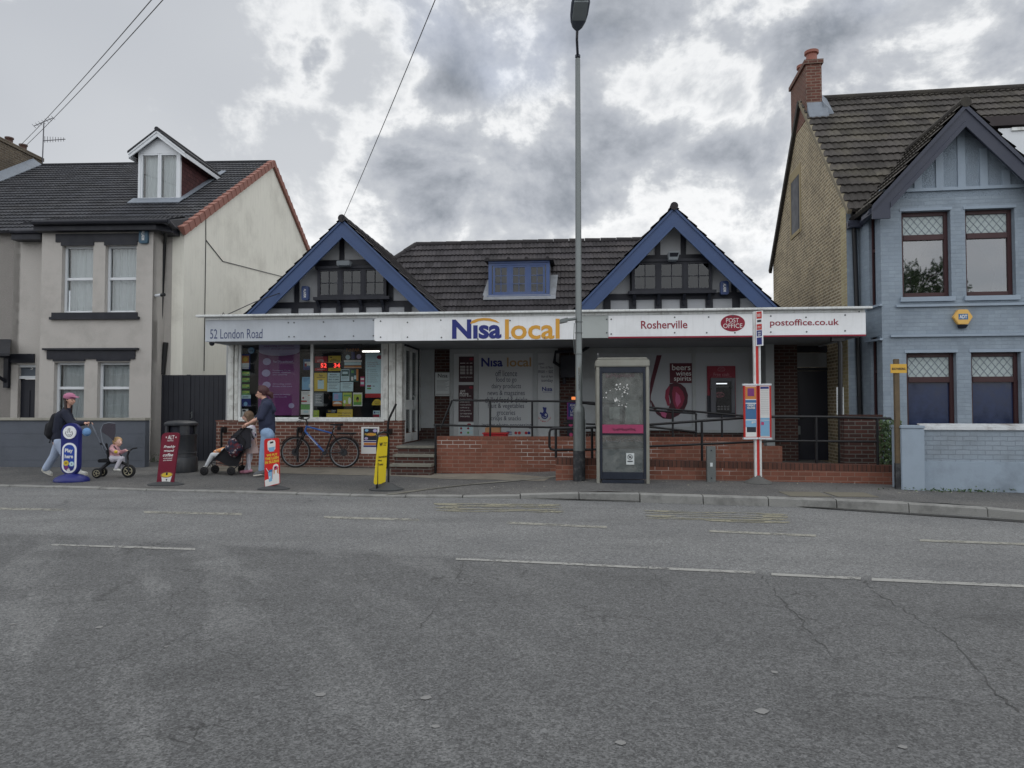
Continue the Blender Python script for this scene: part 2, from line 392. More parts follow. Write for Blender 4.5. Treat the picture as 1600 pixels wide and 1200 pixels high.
def ground_hit(px, py):
    d = raydir(px, py); z = .15
    for _ in range(20):
        t = (z-CAMZ)/d.z; z = pave_z(d.x*t, d.y*t)
    return Vector((d.x*t, d.y*t, z))
def road_z(x, y):
    k = kerb_at(x); f = min(1, max(0, (y-4)/(k[1]-4))); return k[2]*f*f
def road_hit(px, py, lift=0.0):
    d = raydir(px, py); z = 0
    for _ in range(12):
        t = (z-CAMZ)/d.z; z = road_z(d.x*t, d.y*t)+lift
    return Vector((d.x*t, d.y*t, z))
CE = [(0, 849.5), (305, 858), (740, 874), (1090, 889), (1600, 917)]
def asphalt(name, base, dark, kind):
    m = bpy.data.materials.new(name); m.use_nodes = True; t = NT(m.node_tree); b = m.node_tree.nodes['Principled BSDF']
    tc = t.n('TexCoord').outputs['Object']; s = t.n('SeparateXYZ', {0: tc})
    big = t.noise(tc, .55, 6, .6); mid = t.noise(tc, 3.0, 6, .65); fine = t.noise(tc, 75, 3, .7); grit = t.n('TexVoronoi', {'Vector': tc, 'Scale': 110.0}).outputs['Color']
    g = t.n('SeparateColor', {0: grit}).outputs[0]
    c = t.mix(t.maprange(big, .35, .65), dark, base)
    if kind == 'road':
        # camera-side lane: smoother, darker overlay beyond a wandering joint, with streaks of exposed chippings
        yl = t.math('ADD', t.math('MULTIPLY', s.outputs[0], -.235), 6.98)    # joint follows the centre line
        wobble = t.math('MULTIPLY', t.math('SUBTRACT', t.noise(tc, 1.5, 4), .5), .25)
        near = t.maprange(t.math('SUBTRACT', t.math('ADD', yl, wobble), s.outputs[1]), -.10, .12)
        sv = t.vm('MULTIPLY', tc, (1.0, .45, 1)); rv = t.n('VectorRotate', {'Vector': tc, 'Angle': radians(-28)}, rotation_type='Z_AXIS').outputs[0]
        st = t.noise(t.vm('MULTIPLY', rv, (1.3, .28, 1)), 1.5, 4, .55)
        leftw = t.maprange(s.outputs[0], 1.6, -2.5)
        chip = t.math('MULTIPLY', t.math('MULTIPLY', t.maprange(st, .50, .60), leftw), near)
        c = t.mix(t.math('MULTIPLY', near, .85), c, t.mix(mid, tuple(x*.56 for x in dark), tuple(x*.86 for x in dark)))
        c = t.mix(t.math('MULTIPLY', chip, .42), c, tuple(x*1.12 for x in base))
        patch = t.maprange(t.noise(tc, .9, 3, .4), .58, .66); c = t.mix(t.math('MULTIPLY', t.math('MULTIPLY', patch, near), .35), c, tuple(x*.45 for x in dark))
        # darker oil band near the far kerb
        oil = t.maprange(t.noise(t.vm('MULTIPLY', tc, (.25, 1.4, 1)), 1.2, 5), .5, .68); c = t.mix(t.math('MULTIPLY', oil, .3), c, tuple(x*.6 for x in dark))
        cs = t.vm('ADD', tc, t.vm('MULTIPLY', t.noise(tc, 2.2, 4, out=1), (.5, .5, 0)))
        vd = t.n('TexVoronoi', {'Vector': cs, 'Scale': 1.05}, feature='DISTANCE_TO_EDGE').outputs[0]
        crk = t.math('MULTIPLY', t.maprange(vd, .012, .002), t.maprange(t.noise(tc, .6, 3), .48, .6))
        vd2 = t.n('TexVoronoi', {'Vector': cs, 'Scale': 7.0}, feature='DISTANCE_TO_EDGE').outputs[0]
        crk2 = t.math('MULTIPLY', t.math('MULTIPLY', t.maprange(vd2, .06, .01), near), t.maprange(t.noise(tc, 1.1, 4), .55, .68))
        c = t.mix(t.math('MULTIPLY', crk, .35), c, (.02, .02, .02)); c = t.mix(t.math('MULTIPLY', crk2, .75), c, (.03, .03, .03))
    else:
        st = t.maprange(t.noise(tc, 1.8, 6, .7), .55, .7); c = t.mix(t.math('MULTIPLY', st, .35), c, tuple(x*.5 for x in dark))
        gum = t.n('TexVoronoi', {'Vector': tc, 'Scale': 3.5, 'Randomness': 1.0}).outputs['Distance']
        c = t.mix(t.math('MULTIPLY', t.maprange(gum, .05, .035), .5), c, (.32, .31, .3))
    g2 = t.n('SeparateColor', {0: t.n('TexVoronoi', {'Vector': tc, 'Scale': 48.0}).outputs['Color']}).outputs[1]; c = t.mix(.35, c, t.mix(g2, (.45, .45, .45), (1.6, 1.6, 1.58)), 'MULTIPLY')
    c = t.mix(.65, c, t.mix(g, (.35, .35, .35), (1.75, 1.75, 1.75)), 'MULTIPLY')
    c = t.mix(.5, c, t.mix(fine, (.5, .5, .5), (1.5, 1.5, 1.5)), 'MULTIPLY')
    t.t.links.new(c, b.inputs['Base Color']); b.inputs['Roughness'].default_value = .82; b.inputs['Specular IOR Level'].default_value = .35
    h = t.math('ADD', t.math('MULTIPLY', g, .6), t.math('MULTIPLY', t.noise(tc, 130, 3, .7), .8))
    if kind == 'road': h = t.math('SUBTRACT', h, t.math('MULTIPLY', crk, .8))
    bn = t.n('Bump', {'Strength': .55, 'Distance': .006, 'Height': h}); t.t.links.new(bn.outputs[0], b.inputs['Normal'])
    return m
M_road = asphalt('road_asphalt', srgb(117, 118, 118), srgb(103, 104, 105), 'road')
M_pave = asphalt('pavement_asphalt', srgb(104, 103, 101), srgb(84, 84, 84), 'pave')
# ground sheet to the horizon
MB().poly([(-900, -900, -.35), (900, -900, -.35), (900, 900, -.35), (-900, 900, -.35)]).build('ground', mat('earth', (.09, .09, .08)), kind='structure')
def dens(xs):
    out = []
    for a, b in zip(xs, xs[1:]):
        n = max(1, int((b-a)/.5)); out += [a+(b-a)*i/n for i in range(n)]
    return out+[xs[-1]]
XS = dens([-60]+[k[0] for k in KP if -40 < k[0] < 20]+[30, 60]) if False else dens(sorted([-60.0, -40.0]+[k[0] for k in KP if -39 < k[0] < 25]+[30.0, 60.0]))
mb = MB(); rows = []
for x in XS:
    k = kerb_at(x); xx = x
    ys = [-6.0, 0, 4.0, 5.5, 7.0, 8.5, k[1]-.6, k[1]+.01]; rows.append([Vector((xx, y, road_z(xx, y) if y > 4 else 0)) for y in ys])
for r in rows: mb.v += r
n_ = len(rows[0])
for i in range(len(rows)-1):
    for j in range(n_-1): mb.face((i*n_+j, (i+1)*n_+j, (i+1)*n_+j+1, i*n_+j+1))
mb.build('road', M_road, kind='structure', smooth=True)
mb = MB(); rows = []
for x in XS:
    k = kerb_at(x); ys = [k[1]+.125, k[1]+1, k[1]+2, k[1]+3.2, k[1]+4.5, 30, 60]; rows.append([Vector((x, y, pave_z(x, y))) for y in ys])
for r in rows: mb.v += r
n_ = len(rows[0])
for i in range(len(rows)-1):
    for j in range(n_-1): mb.face((i*n_+j, (i+1)*n_+j, (i+1)*n_+j+1, i*n_+j+1))
mb.build('pavement', M_pave, kind='structure', smooth=True)
# kerb stones
M_kerb = mat('kerb_stone', srgb(138, 138, 135), .8, .22, 7, .25, 90, dirt=.55, dirtcol=(.05, .05, .048), fine=.3)
mb = MB(); x = -20.0
while x < 14:
    L = .915; a = kerb_at(x+.007); b = kerb_at(x+L-.007); e = .018
    if b[0] > 0 and a[3] > .12:   # tall kerb has a splayed face
        pr = lambda q: [(q[0], q[1]-.03, q[2]-.15), (q[0], q[1]-.005, q[2]+q[3]-.02), (q[0], q[1]+.02, q[2]+q[3]), (q[0], q[1]+.128, q[2]+q[3]+.003), (q[0], q[1]+.128, q[2]-.15)]
    else:
        pr = lambda q: [(q[0], q[1], q[2]-.15), (q[0], q[1], q[2]+q[3]-.012), (q[0], q[1]+.014, q[2]+q[3]), (q[0], q[1]+.128, q[2]+q[3]+.003), (q[0], q[1]+.128, q[2]-.15)]
    A = pr((x+.007,)+a[1:]); B = pr((x+L-.007,)+b[1:]); dz = random.uniform(-.004, .004); bs = len(mb.v)
    mb.v += [Vector(p)+Vector((0, 0, dz)) for p in A+B]; n = 5
    mb.face([bs+i for i in range(n)]); mb.face([bs+n+i for i in range(n)][::-1])
    for i in range(n): j = (i+1) % n; mb.face((bs+i, bs+j, bs+n+j, bs+n+i))
    x += L
mb.build('kerb', M_kerb, kind='structure')
MB().poly([(kx, kerb_at(kx)[1]+dy, kerb_at(kx)[2]+min(.02, kerb_at(kx)[3]*.5)) for kx, dy in [(x_, .02) for x_ in (-20, -8, 0, 4, 8, 13)]+[(x_, .12) for x_ in (13, 8, 4, 0, -8, -20)]]).build('kerb_joint', mat('joint_dirt', (.03, .03, .028)), kind='structure')
# paint on the road
def worn(name, col, keep):
    m = bpy.data.materials.new(name); m.use_nodes = True; t = NT(m.node_tree); b = m.node_tree.nodes['Principled BSDF']; o = m.node_tree.nodes['Material Output']
    tc = t.n('TexCoord').outputs['Object']; n1 = t.noise(tc, 14, 8, .8); n2 = t.noise(tc, 2, 3)
    a = t.maprange(t.math('ADD', n1, t.math('MULTIPLY', t.math('SUBTRACT', n2, .5), .4)), 1-keep-.06, 1-keep+.06)
    t.t.links.new(t.mix(n1, tuple(x*.75 for x in col), col), b.inputs['Base Color']); b.inputs['Roughness'].default_value = .7
    mx = t.n('MixShader', {0: a, 1: t.n('BsdfTransparent').outputs[0], 2: b.outputs[0]}); t.t.links.new(mx.outputs[0], o.inputs[0]); return m
M_wh = worn('worn_white_paint', srgb(156, 156, 152), .56); M_ye = worn('worn_yellow_paint', srgb(140, 137, 118), .55); M_dash = worn('worn_cream_paint', srgb(148, 147, 138), .56)
def strip(mb, pts, wpx):
    for (x0, y0), (x1, y1) in zip(pts, pts[1:]):
        n = 4
        for i in range(n):
            f, g = i/n, (i+1)/n; a = (x0+(x1-x0)*f, y0+(y1-y0)*f); b = (x0+(x1-x0)*g, y0+(y1-y0)*g)
            mb.poly([road_hit(a[0], a[1]+wpx/2, .005), road_hit(b[0], b[1]+wpx/2, .005), road_hit(b[0], b[1]-wpx/2, .005), road_hit(a[0], a[1]-wpx/2, .005)])
mb = MB()
for a in ([(506, 808), (655, 812)], [(793, 816.5), (948, 823.5)], [(1108, 829.5), (1275, 837)], [(1437, 844), (1600, 850), (1760, 857)], [(225, 800), (378, 803)], [(-60, 793.5), (100, 796.5)]): strip(mb, a, 3.2)
mb.build('bay_marking', M_dash, kind='structure')
mb = MB(); strip(mb, [(80, 851), (180, 854)], 2.4); strip(mb, [(185, 854), (305, 858)], 3); strip(mb, [(712, 873), (850, 879)], 3); strip(mb, [(850, 879), (1012, 887)], 3.2); strip(mb, [(1014, 887), (1180, 894.5)], 3.6); strip(mb, [(1205, 897), (1345, 903.5)], 3.8); strip(mb, [(1362, 905), (1650, 918)], 4.2)
mb.build('centre_line', M_wh, kind='structure')
mb = MB()   # stretched BUS STOP lettering, read by drivers going right
for word, (pl, pr_, ptop, pbot, drop) in (('BUS', (675, 878, 786, 799, 2)), ('STOP', (1003, 1232, 796.5, 812, 6))):
    vs, fs = _textmesh(word, .02); ax = min(v.x for v in vs); bx = max(v.x for v in vs); ay = min(v.y for v in vs); by = max(v.y for v in vs); b = len(mb.v)
    for v_ in vs:
        fx = (v_.y-ay)/(by-ay); fy = (v_.x-ax)/(bx-ax)
        px = pl+(pr_-pl)*fx+6*fy; py = ptop+(pbot-ptop)*fy+drop*fx; mb.v.append(road_hit(px, py, .006))
    for f in fs: mb.face([b+i for i in f])
mb.build('bus_stop_marking', M_ye, kind='structure', recalc=False)
# litter, leaves and gum on pavement and road
mb = MB(); rnd = random.Random(3)
for i in range(150):
    px = rnd.uniform(600, 1600); base_y = 752 if px < 1400 else 768
    py = base_y+abs(rnd.gauss(0, 3.5))+ (0 if px > 860 else 8); g = ground_hit(px, py); r = rnd.uniform(.006, .02)*(1.6 if rnd.random() < .08 else 1)
    a = rnd.uniform(0, pi)
    mb.poly([g+Vector((cos(a+k*pi/2)*r*(1 if k % 2 else .6), sin(a+k*pi/2)*r, .004+rnd.uniform(0, .012))) for k in range(4)])
mb.build('litter', mat('litter_bits', srgb(165, 160, 145), .8, .4, 30), kind='stuff', label='small pale leaves and scraps along the foot of the walls', cat='litter')
mb = MB()
for px, py, r in ((502, 1085, .030), (680, 1135, .022), (1190, 1111, .035), (1410, 1167, .018), (155, 980, .03), (720, 938, .02), (666, 1090, .03), (970, 1160, .025), (905, 976, .018), (1210, 1050, .02), (20, 975, .02), (260, 1010, .015), (1220, 830, .03), (1305, 825, .02), (570, 905, .02)):
    g = road_hit(px, py, .003); mb.poly([g+Vector((cos(k*pi/4)*r*(.7+.5*rnd.random()), sin(k*pi/4)*r*(.7+.5*rnd.random()), .001)) for k in range(8)])
mb.build('gum_spots', mat('gum', srgb(126, 126, 125), .8, .2, 40), kind='stuff', label='flattened pale spots on the asphalt', cat='gum spots')

# paved band along the shop front and a diagonal service trench
M_band = mat('paving_band', srgb(134, 128, 117), .9, .15, 4, .3, 60, dirt=.5, dirtcol=(.07, .068, .06), fine=.35)
mb = MB(); top_ = [(330, 727), (480, 730), (620, 733), (690, 741), (780, 740), (862, 746)]; bot_ = [(330, 736), (480, 741), (620, 744), (690, 748.5), (780, 750), (850, 752)]
for i in range(5):
    for j in range(6):
        f, g_ = j/6, (j+1)/6; L_ = lambda A, B, t: (A[0]+(B[0]-A[0])*t, A[1]+(B[1]-A[1])*t)
        qs = [L_(bot_[i], bot_[i+1], f), L_(bot_[i], bot_[i+1], g_), L_(top_[i], top_[i+1], g_), L_(top_[i], top_[i+1], f)]; e = .004+.0012*((i*6+j) % 2)
        mb.poly([ground_hit(*q_)+Vector((0, 0, e)) for q_ in qs])
mb.build('paving_band', M_band, kind='structure')
mb = MB()
for off, wd in ((0, 1.3), (3.2, 1.3)):
    P_l = [(604+off*3, 773.5-off*.2), (660+off*3, 765.5-off*.2), (740+off*2, 757-off*.3), (830+off, 749.5-off*.3), (868, 745.5-off*.3)]
    for A, B in zip(P_l, P_l[1:]): mb.poly([ground_hit(A[0], A[1]+wd/2)+Vector((0, 0, .009)), ground_hit(B[0], B[1]+wd/2)+Vector((0, 0, .009)), ground_hit(B[0], B[1]-wd/2)+Vector((0, 0, .009)), ground_hit(A[0], A[1]-wd/2)+Vector((0, 0, .009))])
mb.build('trench_seam', mat('seam', srgb(128, 126, 118), .9, .3, 9, .3, dirt=.5), kind='structure')

mb = MB(); rr = random.Random(21)
for pts_, w_ in (([(1185, 893), (1197, 908), (1212, 930), (1240, 955), (1262, 985), (1290, 1012), (1318, 1040)], 1.4), ([(1345, 903), (1357, 916), (1386, 936), (1430, 966), (1472, 988), (1500, 1014), (1555, 1078), (1600, 1120)], 1.8), ([(728, 873), (712, 905), (694, 930), (668, 962), (655, 985)], 1.1), ([(1010, 886), (1030, 912), (1044, 950)], 1.0), ([(300, 858), (430, 862), (560, 868), (700, 872)], .8)):
    pl_ = []
    for A, B in zip(pts_, pts_[1:]):
        for k in range(6): f = k/6; pl_.append((A[0]+(B[0]-A[0])*f+rr.gauss(0, 3.2), A[1]+(B[1]-A[1])*f+rr.gauss(0, 1.0)))
    for i, (A, B) in enumerate(zip(pl_, pl_[1:])):
        a_, b_ = road_hit(*A, .003), road_hit(*B, .003); d_ = (b_-a_); nrm_ = Vector((-d_.y, d_.x, 0)).normalized()*w_*.0022*rr.uniform(.2, 1.7)
        mb.poly([a_-nrm_, b_-nrm_, b_+nrm_, a_+nrm_])
mb.build('road_crack', mat('crack_dark', (.065, .065, .065), .95), kind='structure')
# ================================================================ materials for the buildings
white_pt = mat('white_paint', srgb(222, 225, 224), .5, .05, 4, .05, dirt=.5, dirtcol=(.22, .2, .17), streak=.45)
flake_pt = mat('flaking_white_paint', srgb(218, 220, 216), .6, .06, 9, .15, dirt=.6, dirtcol=(.12, .1, .08), streak=.5)
grey_pt = mat('grey_white_frame', srgb(165, 170, 172), .5, .06, 4, .05, dirt=.4, dirtcol=(.2, .19, .17))
blue_pt = mat('blue_board_paint', srgb(60, 80, 118), .5, .12, 2.5, .05, dirt=.35, dirtcol=(.03, .045, .1), fine=.1)
bluef_pt = mat('blue_frame_paint', srgb(72, 92, 136), .5, .12, 3, .05, dirt=.25, dirtcol=(.25, .27, .3))
black_tb = mat('black_timber', srgb(27, 29, 38), .55, .2, 5, .1, dirt=.2, dirtcol=(.08, .08, .1))
black_mt = mat('black_metal', srgb(30, 31, 34), .35, .2, 12, .03)
render_w = mat('white_render', srgb(170, 172, 175), .8, .06, 3, .12, 40, dirt=.3, dirtcol=(.25, .24, .22))
lead = mat('lead', srgb(128, 136, 146), .6, .2, 6, .1, dirt=.3)
galv = mat('galvanised_steel', srgb(116, 121, 121), .45, .2, 14, .05, metal=.55, fine=.25)
tile_dk = mat('dark_roof_tile', srgb(62, 59, 62), .8, .25, 2.2, .3, 120, dirt=.35, dirtcol=(.11, .095, .085), tone=.38, fine=.35)
tile_lt = mat('dark_slate_tile', srgb(58, 60, 66), .75, .25, 2.2, .3, 120, dirt=.3, dirtcol=(.09, .085, .08), tone=.38, fine=.3)
tile_rt = mat('brown_roof_tile', srgb(72, 68, 65), .85, .25, 1.8, .3, 120, dirt=.5, dirtcol=(.16, .145, .10), tone=.4, fine=.35)
brick_sh = brick('shop_red_brick', srgb(126, 82, 70), srgb(104, 70, 62), srgb(158, 146, 136), .225, .075, .009, .6, soot=.15)
brick_or = brick('orange_red_brick', srgb(142, 92, 76), srgb(124, 80, 66), srgb(138, 112, 100), .235, .078, .007, .5, soot=.30, eff=.85, sootcol=(.09, .055, .042))
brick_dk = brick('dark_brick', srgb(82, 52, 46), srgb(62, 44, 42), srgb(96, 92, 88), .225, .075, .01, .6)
concrete = mat('concrete', srgb(118, 118, 112), .85, .2, 5, .25, dirt=.5, dirtcol=(.07, .07, .065), fine=.25)
sillc = mat('pale_concrete', srgb(160, 158, 148), .8, .15, 5, .2, dirt=.4, dirtcol=(.12, .11, .1))
silver_pl = mat('silver_sign_panel', srgb(186, 192, 199), .45, .06, 1.2, .02, dirt=.35, dirtcol=(.22, .23, .25), streak=.10)
white_pl = mat('white_sign_panel', srgb(238, 240, 242), .35, .03, 1.5, .02, dirt=.25, dirtcol=(.35, .36, .34), streak=.14)
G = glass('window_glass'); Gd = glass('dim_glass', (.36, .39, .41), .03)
C = lambda n, c, r=.5, **k: mat(n, srgb(*c), r, .04, 4, 0, **k)
navy = C('navy_ink', (38, 48, 120)); gold = C('gold_ink', (214, 158, 62)); crim = C('crimson_ink', (140, 28, 52)); darkred = C('dark_red_panel', (88, 28, 42))
ink = C('black_ink', (40, 40, 46)); inkb = C('navy_black_ink', (44, 48, 72)); offw = C('off_white_ink', (222, 222, 220)); maroon = C('maroon_panel', (62, 34, 42)); purple = C('purple_print', (122, 52, 116)); lilac = C('lilac_print', (178, 168, 204))
yel = C('yellow_print', (214, 184, 62)); redp = C('red_print', (178, 44, 50)); greenp = C('green_print', (98, 162, 78)); bluep = C('blue_print', (64, 108, 152)); tealp = C('teal_print', (50, 90, 90)); orangep = C('orange_print', (196, 126, 66)); pinkp = C('pink_print', (190, 70, 116)); cardp = C('card_brown', (150, 115, 80)); greyp = C('grey_print', (130, 134, 138)); skyp = C('sky_blue_print', (128, 176, 208)); limep = C('lime_print', (172, 192, 72)); palebl = C('pale_blue_print', (190, 215, 222)); dkp = C('dark_print', (34, 38, 50)); paper = C('paper', (206, 212, 212), .7)
led = emit('red_led', (1, .07, .05), 1.2); tubelight = emit('shop_light', (1, .97, .9), 2.2); warmlight = emit('warm_light', (1, .2, .05), 1.0)
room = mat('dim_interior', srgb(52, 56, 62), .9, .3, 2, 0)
def win_unit(parent, F_, px0, px1, pz0, pz1, w, frame_m, glass_m, fw=.05, split=None, depth=.07, mull=(), bars=None, name='window', open_coords=None):
    """window frame + pane; coordinates u0,u1,z0,z1"""
    u0, u1, z0, z1 = px0, px1, pz0, pz1; mb = MB()
    def fr_(a, b, c, d, e=0): mb.box(a, b, w-depth/2-e, w+depth/2, c, d)
    fr_(u0, u0+fw, z0, z1); fr_(u1-fw, u1, z0, z1); fr_(u0+fw, u1-fw, z0, z0+fw*1.2, .004); fr_(u0+fw, u1-fw, z1-fw, z1, .004)
    if split: fr_(u0+fw, u1-fw, split-fw*.6, split+fw*.6, .006)
    for m in mull: fr_(m-fw*.5, m+fw*.5, z0+fw*1.2, z1-fw, .002)
    o = mb.build(name, frame_m, parent, bevel=.004)
    MB().box(u0+fw*.6, u1-fw*.6, w-.004, w+.004, z0+fw*.6, z1-fw*.6).build('pane', glass_m, o)
    return o
def curtain(parent, u0, u1, z0, z1, w, m, amp=.02, k=60, gather=0.0):
    mb = MB(); n = max(12, int((u1-u0)*k)); rr = random.Random(int(u0*991)); ph = [rr.uniform(0, 6) for _ in range(4)]
    for j in range(5):
        for i in range(n+1):
            x = u0+(u1-u0)*i/n; mb.v.append(Vector((x, w+amp*(sin(x*58+ph[0])*.6+sin(x*31+ph[1])*.4+.3*sin(x*93+ph[2])), z0+(z1-z0)*j/4)))
    for j in range(4):
        for i in range(n): a = j*(n+1)+i; mb.face((a, a+1, a+n+2, a+n+1))
    return mb.build('curtain', m, parent, smooth=True)
# ================================================================ the shop
F0 = FC
shop = thing('shop_building', 'low white-fronted corner shop with two blue gables and a long sign board between the houses', 'shop', F0, (0, 1, .1))
U = lambda px, w, py=600: F0.uz(px, py, w)[0]
Z = lambda px, py, w: F0.uz(px, py, w)[1]
ZB = .0
WB, WK = 1.1, 2.8           # window-bay wall plane / recessed shopfront plane
uL, uR = U(357, WB), U(628, WB)
zs = Z(480, 659, WB); zc = 2.905     # sill, ceiling
# brick base of the bay (front and right return)
mb = MB(); mb.box(U(341, WB), uR+.02, WB-.06, WB+.2, ZB, zs-.0)
mb.box(uR-.2, uR+.019, WB+.2, WK, ZB, .9); mb.build('brick_base', brick_sh, shop)
mb = MB(); mb.box(U(340, WB), uR+.03, WB-.075, WB+.21, zs+.001, zs+.03); mb.build('coping', brick_sh, shop)
# pilasters, boarded timber either side of the window
mb = MB()
for a, b in ((357, 366), (367.5, 373), (600, 607), (608.5, 618.5), (620, 629)): MB().box(U(a, WB), U(b, WB), WB-.05-(.015 if a == 608.5 else 0), WB+.15, zs+.03, zc).build('timber_pilaster', flake_pt, shop, bevel=.006)
# big shop window
wz0, wz1 = zs+.03, Z(480, 538, WB)
wo = win_unit(shop, F0, U(373, WB), U(600, WB), wz0, wz1+.1, WB, white_pt, G, fw=.06, mull=(U(487.5, WB),), name='shop_window')
mb = MB(); mb.box(U(374, WB-.07), U(601, WB-.07), WB-.1, WB-.036, wz0-.02, wz0+.035); mb.build('sill', white_pt, wo)
# room behind the window
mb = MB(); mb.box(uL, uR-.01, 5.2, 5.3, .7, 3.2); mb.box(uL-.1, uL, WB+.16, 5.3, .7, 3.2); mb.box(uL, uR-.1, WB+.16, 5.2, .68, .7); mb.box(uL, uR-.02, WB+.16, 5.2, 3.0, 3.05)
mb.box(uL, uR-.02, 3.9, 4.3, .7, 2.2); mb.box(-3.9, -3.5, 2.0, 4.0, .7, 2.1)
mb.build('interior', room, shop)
mb = MB()
for pxa, pxb, py, w in ((474, 476, 540, 3.2), (487+79, 487+105, 549, 3.4), (566, 569, 538.6, 2.4)):
    a, z = F0.uz(pxa, py, w); b, _ = F0.uz(pxb, py, w); MB().box(a, b, w, w+.06, z-.02, z+.02).build('strip_light', tubelight, shop)
# side door of the bay (faces right) on plane u = uR
def wz(px, py): return F0.wz(px, py, uR+.02)
dm = MB(); w0_, w1_ = WB+.20, WK-.28; zt = 2.86; zb_ = .69; zm = 1.55
for (a, b) in ((w0_, w0_+.07), (w1_-.07, w1_), ((w0_+w1_)/2-.05, (w0_+w1_)/2+.05)): dm.box(uR-.03, uR+.03, a, b, zb_, zt)
dm.box(uR-.03, uR+.028, w0_+.07, w1_-.07, zt-.08, zt); dm.box(uR-.03, uR+.028, w0_+.07, w1_-.07, zb_, zb_+.2); dm.box(uR-.03, uR+.034, w0_+.07, w1_-.07, zm-.12, zm+.10)
dr = dm.build('entrance_door', white_pt, shop, bevel=.005)
MB().box(uR-.006, uR+.006, w0_+.05, w1_-.05, zb_+.05, zt-.05).build('pane', G, dr)
MB().tube([(uR+.03, (w0_+w1_)/2+.1, 1.42), (uR+.08, (w0_+w1_)/2+.1, 1.45), (uR+.08, (w0_+w1_)/2+.1, 1.72), (uR+.03, (w0_+w1_)/2+.1, 1.75)], .018).build('handle', grey_pt, dr)
mb = MB(); mb.box(uR-.06, uR+.05, w1_+.003, w1_+.09, .69, zc); mb.box(uR-.06, uR+.045, WB+.15, w1_+.002, zt+.003, zt+.08); mb.build('door_frame', black_tb, shop)
mb = MB(); mb.box(uR-.08, uR+.03, WB+.151, WK, zt+.085, zc); mb.box(uR-.08, uR+.04, w1_+.092, WK-.001, .9, zc-.0); mb.build('door_surround', white_pt, shop)
# recessed shopfront wall behind the walkway
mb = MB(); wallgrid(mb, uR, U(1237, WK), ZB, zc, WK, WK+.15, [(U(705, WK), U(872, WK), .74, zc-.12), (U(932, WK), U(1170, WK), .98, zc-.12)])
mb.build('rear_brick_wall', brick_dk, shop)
mb = MB(); mb.box(uR+.05, U(679, WK), WK-.04, WK-.002, 1.02, zc); mb.box(uR+.05, U(681, WK), WK-.045, WK-.003, .97, 1.02)
mb.box(U(703, WK), U(709, WK), WK-.05, WK-.002, .69, zc); mb.box(U(709, WK), U(872, WK), WK-.055, WK-.002, zc-.12, zc)
mb.box(U(741, WK), U(748, WK), WK-.05, WK+.05, .69, zc-.12); mb.box(U(832.5, WK), U(840, WK), WK-.05, WK+.05, .69, zc-.12); mb.box(U(866, WK), U(874, WK), WK-.05, WK-.002, .69, zc-.12)
mb.box(U(908, WK), U(934, WK), WK-.03, WK-.002, .9, zc); mb.box(U(934, WK), U(1172, WK), WK-.05, WK-.002, zc-.14, zc); mb.box(U(934, WK), U(1088, WK), WK-.045, WK-.002, .93, 1.02)
mb.box(U(1081, WK), U(1087, WK), WK-.05, WK+.06, 1.02, zc-.14); mb.box(U(1087, WK), U(1170, WK), WK-.049, WK-.002, .88, .95)
mb.box(U(1170, WK), U(1178, WK), WK-.055, WK-.002, .88, zc); mb.build('shopfront_frame', grey_pt, shop, bevel=.006)
# vinyl covered panes
mb = MB(); mb.box(U(748, WK), U(832.5, WK), WK-.02, WK+.02, .72, zc-.12); mb.box(U(840, WK), U(866, WK), WK-.02, WK+.02, .72, zc-.12); mb.box(U(709, WK), U(741, WK), WK-.02, WK+.02, .72, zc-.12)
pan = mb.build('window_graphic', mat('white_vinyl', srgb(186, 190, 192), .45, .03, 1.5, 0), shop)
def txt(mb, s, px0, px1, py0, py1, w, bold=.0, k=None, F_=F0, **kw):
    if k is not None: mb.k = k
    c = (px0+px1)/2; a, z1_ = F_.uz(px0, py0, w); b, _ = F_.uz(px1, py1, w); z0_ = F_.uz(c, py1, w)[1]; z1_ = F_.uz(c, py0, w)[1]
    mb.text(s, a, b, w, z0_, z1_, bold, **kw); return mb
def rectp(mb, px0, px1, py0, py1, w, th=.003, k=None, F_=F0, r=0):
    if k is not None: mb.k = k
    c = (px0+px1)/2; a = F_.uz(px0, (py0+py1)/2, w)[0]; b = F_.uz(px1, (py0+py1)/2, w)[0]; z0_ = F_.uz(c, py1, w)[1]; z1_ = F_.uz(c, py0, w)[1]
    if r: mb.rrect(a, b, w, z0_, z1_, r, th)
    else: mb.box(a, b, w-th, w, z0_, z1_)
    return mb
wg = WK-.022
mb = MB()
for s, a, b, y0, y1 in (('off licence', 774, 808, 578.5, 588), ('food to go', 775, 807, 589, 599), ('dairy products', 768, 814, 599.5, 609), ('news & magazines', 762, 820, 610, 620), ('chilled food & drinks', 758, 824, 620, 629.5), ('fruit & vegetables', 762, 819, 630, 640), ('groceries', 776, 805, 641, 651), ('crisps & snacks', 767, 814, 650, 659), ('instant photo processing', 753, 830, 660.5, 670)):
    txt(MB(), s, a, b, y0, y1, wg).build('lettering', inkb, pan, recalc=False)
txt(MB(), 'N\u0131sa', 752, 785.5, 559, 573, wg, bold=.03).build('lettering', navy, pan, recalc=False); txt(MB(), 'local', 792, 830, 558.5, 573, wg, bold=.02).build('lettering', mat('faded_gold_ink', srgb(165, 135, 95), .5), pan, recalc=False)
for s, a, b, y0, y1 in (('open', 841, 850, 567, 571), ('7am til 9pm', 844, 864, 572, 577), ('mon - sat', 841, 864, 578, 583), ('8am til 9pm', 846, 864, 586.5, 591), ('sunday', 846, 864, 592, 598)): txt(mb, s, a, b, y0, y1, wg, k=0)
txt(mb, 'N\u0131sa', 847, 863, 604.5, 611, wg, bold=.03, k=1); rectp(mb, 848, 862, 612.3, 612.9, wg, .002, 1)
